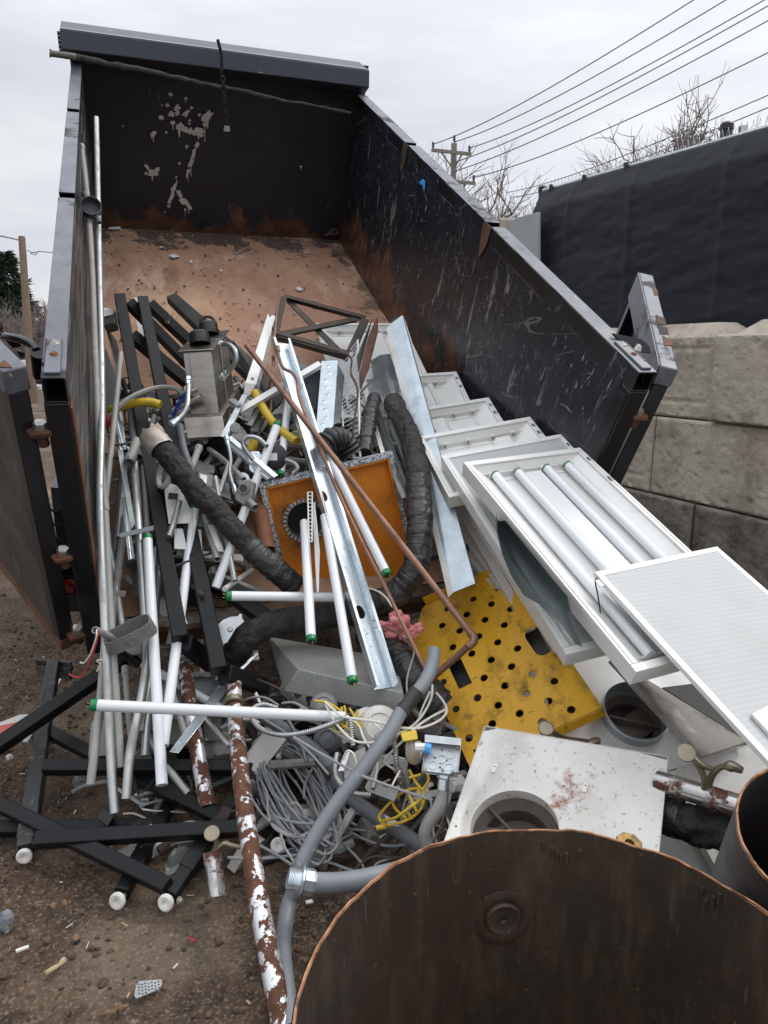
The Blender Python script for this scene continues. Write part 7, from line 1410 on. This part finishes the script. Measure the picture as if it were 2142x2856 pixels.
# single wires over it
gw_ = lambda q, h=.12: [at_ground(10, x, y, h) for x, y in q]
for k, (q, h, r_, m_, lb) in enumerate([([(-260,1120),(-130,1190),(0,1240),(150,1310),(320,1420)],.10,.0045,m_cable,'grey cable tail crossing the rusty pole, the upper one'),([(-180,1360),(0,1370),(180,1360),(350,1340)],.09,.0045,m_cable,'grey cable tail crossing the rusty pole, the lower one'),([(470,1360),(640,1410),(780,1460),(860,1460),(850,1400),(740,1280),(640,1190)],.05,.0045,m_cable,'cable loop lying on the mud by the stout conduit'),([(620,1120),(760,1140),(900,1150),(960,1110)],.05,.0045,m_cable,'cable end lying on the mud left of the yellow cage'),([(760,1160),(900,1230),(1050,1270),(1190,1265)],.05,.0045,m_cable,'cable end running to the dark conduit'),([(800,1450),(870,1390),(960,1350),(1100,1360),(1240,1350),(1350,1310),(1450,1190),(1500,1080)],.07,.003,m_bwire,'thin brown wire along the rim of the drum'),([(940,1450),(980,1400),(1080,1365)],.06,.004,m_cable,'short grey wire end poking out near the drum rim'),([(500,1310),(640,1250),(770,1180)],.06,.0045,m_cable,'grey cable passing under the curving conduit')]):
    wire(gw_(q, h), r_, m_, lb)
for k, (q, r_, m_, lb) in enumerate([([(570,160,2.42),(640,220,2.38),(700,270,2.34),(850,295,2.31),(1000,320,2.28),(1130,355,2.26),(1290,362,2.26),(1400,330,2.28),(1480,280,2.32),(1510,220,2.36),(1480,150,2.42),(1430,90,2.48)],.0042,m_wwire,'cream wire sweeping in a long arc below the grey slab'),([(40,90,2.6),(70,160,2.55),(100,205,2.5)],.0042,m_wwire,'white wire end hanging behind the left of the level tube'),([(575,180,2.42),(640,300,2.36),(720,400,2.32),(800,460,2.29),(900,475,2.28),(960,470,2.28)],.0042,m_wwire,'cream wire looping under the armoured flex'),([(700,280,2.4),(820,330,2.36),(870,440,2.32),(920,520,2.3)],.004,m_wwire,'cream wire dropping behind the curving conduit'),([(1400,30,2.5),(1390,130,2.42),(1330,250,2.34),(1240,350,2.28),(1150,400,2.25),(1100,430,2.24)],.0042,m_wwire,'white wire falling from the yellow plate to the work lamp'),([(1500,220,2.36),(1400,270,2.32),(1280,350,2.26),(1200,430,2.24),(1090,540,2.24),(1030,610,2.25),(1060,650,2.25),(1140,700,2.25)],.0042,m_wwire,'white wire passing over the work lamp into the bracket ring'),([(1510,230,2.36),(1490,310,2.33),(1450,390,2.26),(1430,415,2.21)],.003,m_bwire,'dark wire entering the top of the square zinc box'),([(910,240,2.42),(930,310,2.38),(1010,380,2.34),(1030,420,2.33)],.0035,m_wwire,'cream wire curl in front of the dome plate'),([(330,430,2.36),(560,570,2.27),(800,700,2.16),(880,740,2.13),(1100,820,2.12),(1250,870,2.11),(1400,915,2.1)],.0045,m_cable,'grey cable running straight from the flex loop to the bent conduit'),([(370,285,2.46),(560,340,2.42),(700,430,2.38),(780,480,2.36)],.0042,m_cable,'grey cable behind the long armoured flex'),([(80,280,2.5),(300,420,2.42),(460,560,2.36),(600,720,2.3)],.0042,m_cable,'grey cable lying over the coil along the dark conduit'),([(1340,880,2.12),(1380,900,2.1),(1400,1050,2.09),(1410,1180,2.08),(1440,1260,2.07)],.0032,m_cable,'thin grey wire hanging over the pale bent conduit'),([(1610,710,2.1),(1540,720,2.09),(1520,800,2.08),(1510,950,2.07),(1450,1150,2.06),(1400,1240,2.06)],.0032,m_bwire,'brown wire hanging down the pale bent conduit'),([(240,170,2.58),(330,165,2.56),(430,220,2.52),(480,260,2.5)],.0045,m_cable,'grey cable hump above the level tube'),([(640,280,2.48),(650,380,2.44),(720,400,2.42),(800,440,2.4)],.004,m_ywire,'yellowish wire in the shade of the grey slab'),([(1080,820,2.14),(1110,760,2.16),(1150,690,2.2)],.003,m_wwire,'short white wire in the ring opening'),([(700,620,2.27),(740,540,2.26),(790,560,2.25),(820,650,2.24)],.0035,m_wwire,'white wire looping on the ballast case'),([(980,560,2.28),(970,700,2.25),(940,820,2.22)],.0035,m_wwire,'cream wire hanging beside the bracket ring')]):
    wire([Z10(x, y, d) for x, y, d in q], r_, m_, lb)
for k, (q, m_, lb) in enumerate([([(1010,805,2.85),(1080,830,2.82),(1130,870,2.78),(1170,930,2.72)],m_wwire,'cream wire over the lagged pipe below the zinc stud'),([(1320,1180,2.58),(1310,1260,2.55),(1270,1400,2.5),(1270,1530,2.46)],m_cable,'grey wire hanging left of the curving conduit'),([(1420,1490,2.42),(1370,1600,2.38),(1350,1659,2.36)],m_wwire,'white wire hanging beside the black tape band'),([(1100,1060,2.7),(1180,1090,2.66),(1260,1150,2.62),(1330,1240,2.56)],m_bwire,'dark wire across the pink tuft'),([(280,1410,2.7),(360,1440,2.65),(440,1480,2.6)],m_bwire,'dark wire under the black frame corner'),([(265,1505,2.6),(290,1560,2.58),(320,1600,2.56)],m_wwire,'white wire dangling under the black frame corner'),([(170,1560,2.6),(240,1530,2.58),(330,1530,2.56),(420,1580,2.54)],m_cable,'thick grey brown wire arching by the clamp band')]):
    wire([Z7(x, y, d) for x, y, d in q], .0035, m_, lb)
# brass fitting on the rim, bits on the mud
bf = MB().lathe(Z8(980,1500,1.64), unit(V3((.05,-.3,1))), [(.031,-.14),(.031,-.002),(.029,.0),(.012,.0),(.011,-.01),(0,-.01)], 8); bf.build('brass_fitting', material('brass', lin(128,102,56), lin(150,124,74), 12, .5, .6, .2, dirt=(lin(80,64,44), 30, .5, .65, .7)), smooth=0, label='brass fitting standing just behind the rim of the big drum', cat='fitting')
tq_ = [at_ground(9, x, y, .012) for x, y in ((700,1290),(715,1268),(830,1258),(835,1280),(820,1308),(700,1357),(690,1340))]; ex_, ey_ = V3((1,0,0)), V3((0,1,0)); o_ = tq_[0]; P2 = [((q-o_)[0], (q-o_)[1]) for q in tq_]
hs = []; rr3 = random.Random(3); c_ = V3((sum(p[0] for p in P2)/7, sum(p[1] for p in P2)/7))
pg = at_ground(9, 730, 1310, .012)
for i in range(7):
    for j in range(4):
        q = at_ground(9, 712+i*17+j*1.5, 1283+j*16-i*2.2+(i % 2)*5+j*0, .012)-o_; hs.append([(q[0]+.0028*math.cos(k), q[1]+.0028*math.sin(k)) for k in np.linspace(0, 2*math.pi, 8)[:-1]])
def inside(p, poly):
    c = False; n = len(poly)
    for i in range(n):
        a, b = poly[i], poly[(i+1) % n]
        if (a[1] > p[1]) != (b[1] > p[1]) and p[0] < (b[0]-a[0])*(p[1]-a[1])/(b[1]-a[1])+a[0]: c = not c
    return c
hs = [h for h in hs if all(inside(p, P2) for p in h)]
MB().plate(P2, hs, o_, ex_, ey_, .003).build('perforated_plate', m_galv, label='small grey perforated plate lying alone on the mud in front', cat='perforated plate')
bgm = MB(); rb_ = random.Random(8)
for (cx_, cy_, r_, lb, mt) in [(830,365,.045,'crumpled clear plastic bag with an orange print among the black bars',m_clear),(725,335,.035,'torn clear packet with a barcode beside the crumpled bag',m_clear),(400,235,.03,'clear packet with red wires at the foot of the conduits',m_clear),(25,960,.03,'strip of clear plastic at the left edge on the mud',m_clear)]:
    b = MB(); c = at_ground(9, cx_, cy_, r_*.8); blob(b, c, r_, (.7,.5,1.15), int(cx_)); blob(b, c+V3((.01,0,.012)), r_*.8, (.8,.6,1), int(cx_)+1); o = b.build('plastic_bag', mt, label=lb, cat='plastic bag', smooth=20)
MB().slab([at_ground(9, x, y, .075) for x, y in ((725,330),(762,325),(765,352),(728,355))], V3((0,-.001,.001))).build('barcode_card', m_paper, label='white barcode card inside the torn packet', cat='card')
bc = MB(); 
for k in range(6): bc.slab([at_ground(9, 730+k*5+a, y, .0765) for a, y in ((0,335),(2.5,335),(2.5,348),(0,348))], V3((0,-.0006,.0006)))
bc.build('printed_code', m_rubber_shade, label='black bar code print on the white card', cat='print')
MB().slab([at_ground(9, x, y, .05) for x, y in ((800,385),(830,400),(825,425),(798,420))], V3((0,-.002,.002))).build('orange_tag', material('orange_print', lin(200,92,40), None, 9, .5), label='orange printed tag under the crumpled clear bag', cat='tag')
conduit([at_ground(9, 370,295,.03), at_ground(9, 420,268,.04), at_ground(9, 500,248,.05), at_ground(9, 600,232,.06)], .008, m_pvc, 'thin grey plastic strip lying on the mud under the upper crossbar', 'plastic strip', 'plastic_strip', n=8)
wire([at_ground(9, 635,405,.01), at_ground(9, 690,405,.02), at_ground(9, 740,425,.02), at_ground(9, 775,445,.02)], .004, m_wwire, 'cream wire lying on the mud beside the lowest conduit end')
wire([at_ground(9, 1010,598,.02), at_ground(9, 930,580,.03), at_ground(9, 910,540,.05), at_ground(9, 915,480,.1), at_ground(9, 960,450,.14), at_ground(9, 1040,455,.14)], .0045, m_cable, 'grey cable end looping under the lower crossbar')
MB().box(at_ground(9, 875,687,.01), (.009,0,0), (0,.012,0), (0,0,.006)).build('plaster_chip', m_plasticw, bevel=.003, label='white plaster chip between the table feet', cat='chip')
MB().box(at_ground(9, 115,1100,.008), (.014,.008,0), (-.003,.004,0), (0,0,.004)).build('plaster_chip', m_plasticw, bevel=.002, label='white sliver on the mud at the lower left', cat='chip')
MB().box(at_ground(9, 1590,858,.008), (.01,.003,0), (-.003,.006,0), (0,0,.003)).build('plaster_chip', m_plasticw, bevel=.002, label='white chip on the mud beside the stout conduit', cat='chip')
MB().box(at_ground(9, 985,1050,.006), (.009,-.007,0), (.003,.004,0), (0,0,.003)).build('red_chip', m_red, bevel=.002, label='small dark red chip alone on the mud', cat='chip')
MB().tube(smooth_path([at_ground(9, x, y, .008) for x, y in ((335,1150),(300,1185),(265,1205),(235,1225))], 4), [.006,.009,.008,.006,.004]*1+[.006]*8, 6).build('wood_splinter', m_chip, label='pale wood splinter lying left of the perforated plate', cat='splinter')
# red board at the left edge
quadbox([Z6(0,1455,2.75), Z6(130,1405,2.85), Z6(232,1398,2.85), Z6(225,1445,2.8), Z6(20,1600,2.6), Z6(-80,1640,2.6)], .012, 'concrete_scrap', m_whitedirty, 'pale board edge at the left behind the red painted face', 'board')
quadbox([Z6(-60,1490,2.68), Z6(185,1437,2.78), Z6(205,1450,2.77), Z6(20,1590,2.56), Z6(-60,1600,2.55)], .004, 'red_board', material('faded_red', lin(190,84,84), lin(206,110,106), 6, .7, 0, .1, dirt=((.03,.02,.02), 22, .64, .7, .8)), 'faded red board lying under the black leg at the left edge', 'board')
lbar(G(70,2070,.08), G(172,1880,.16), .02, m_white, 'thin white strip on the mud behind the dusty upright leg', 'strip')
for k, (a, b, r_, m_, lb) in enumerate([((355,1250,3.2),(330,1500,2.95),.012,m_emt,'thin conduit just right of the tall ones, leaning the same way'),((400,1300,3.15),(415,1560,2.9),.013,m_pvc,'grey conduit behind the dark grey channel'),((455,1490,3.0),(418,1900,2.66),.0125,m_emt,'conduit glimpsed between the two long white tubes'),((600,1330,3.05),(655,1620,2.85),.012,m_emt,'worn conduit behind the slanting white tube'),((520,1600,2.95),(470,1800,2.75),.0125,m_pvc,'grey conduit low between the black frame legs'),((300,1480,2.95),(345,1760,2.72),.011,m_emt,'thin bright conduit crossing behind the tall ones'),((430,1160,3.4),(372,1420,3.1),.0125,m_pvc,'conduit slanting left from behind the black frame'),((640,1290,3.1),(585,1460,2.95),.011,m_emt,'short thin conduit under the cracked pipe'),((700,1230,3.3),(640,1330,3.15),.013,m_pvc,'stub of grey conduit below the stainless box corner'),((420,1870,2.6),(392,2040,2.46),.0115,m_emt,'thin conduit low beside the bent one'),((470,1900,2.62),(520,2060,2.5),.012,m_pvc,'grey conduit in the shade behind the short rusty pipe'),((560,1990,2.6),(640,2080,2.5),.011,m_emt,'thin conduit between the two rusty pipes')]):
    conduit([S(*a), S(*b)], r_, m_, lb, group=G1, n=10)
# ---------------------------------------------------------------- uncountable small scrap deep inside the heap
jm = MB(); rj = random.Random(21)
mats = [m_greysteel, m_dkgalv, m_rubber_shade, m_emt, m_whitedirty, m_rustang, m_wrap]
def surf(x, y):                                  # depth of the buried layer for a photograph pixel
    q = at_plane('S', x, y, BO, BN); b = to_bed(q)
    if b[1] > -.07: return q, BN
    g_ = at_ground('S', x, y); h = max(0., .46*(1-(2.95-g_[1])/.9)) if g_[1] < 2.95 else .46
    return None, None
for i in range(640):
    u, v = rj.uniform(.12, 1.7), rj.uniform(-.05, 1.65)
    if .55 < u < 1.5 and v < .55: continue
    hmax = .30*min(1, (1.75-v)/.8)*min(1, .4+u)
    c = Bp(u, v, .03+max(.02, hmax)*rj.random()); k = rj.random(); jm.mi = rj.choice((0,0,1,3,3,4,4,2,5,6))
    d = unit(V3([rj.gauss(0,1), rj.gauss(0,1), rj.gauss(0,.35)])); dd = unit(-BV*.6+d)
    if k < .35: jm.tube([c-dd*rj.uniform(.05,.22), c+dd*rj.uniform(.05,.22)], rj.uniform(.006,.02), 8)
    elif k < .7: jm.beam(c-dd*rj.uniform(.04,.14), c+dd*rj.uniform(.04,.14), rj.uniform(.02,.09), rj.uniform(.002,.04), d)
    elif k < .85: jm.lathe(c, d, [(0,-.02),(.04,-.02),(.045,.0),(.03,.004),(0,.004)], 10)
    else: jm.tube(smooth_path([c+V3([rj.gauss(0,.08) for _ in range(3)]) for _ in range(4)], 5), .005, 6)
for i in range(420):                             # the spill between the bed and the mud
    x, y = rj.uniform(-.95, .75), rj.uniform(1.95, 3.0); y += .25*max(0, x); hmax = .42*max(0, min(1, (y-1.95-.1*x)/.9)); hmax = min(hmax, .24) if x > -.6 else hmax
    if x < -.55 and y < 2.5 and rj.random() < .6: continue
    c = V3((x, y, .015+hmax*.8*rj.random()**1.3)); k = rj.random(); jm.mi = rj.choice((0,0,1,3,3,4,4,2,5,6))
    d = unit(V3([rj.gauss(0,1), rj.gauss(0,1), rj.gauss(0,.4)]))
    if k < .3: jm.tube([c-d*rj.uniform(.04,.15), c+d*rj.uniform(.04,.15)], rj.uniform(.006,.018), 8)
    elif k < .62: jm.beam(c-d*rj.uniform(.03,.1), c+d*rj.uniform(.03,.1), rj.uniform(.02,.08), rj.uniform(.002,.04), V3([rj.gauss(0,1) for _ in range(3)]))
    elif k < .8: jm.lathe(c, d, [(0,-.02),(.04,-.02),(.045,.0),(.03,.004),(0,.004)], 10)
    else: jm.tube(smooth_path([c+V3([rj.gauss(0,.07), rj.gauss(0,.07), rj.gauss(0,.03)]) for _ in range(4)], 5), .004, 6)
jm.build('scrap_rubble', mats, kind='stuff', label='jumble of broken fittings and metal bits deep inside the heap', cat='scrap')
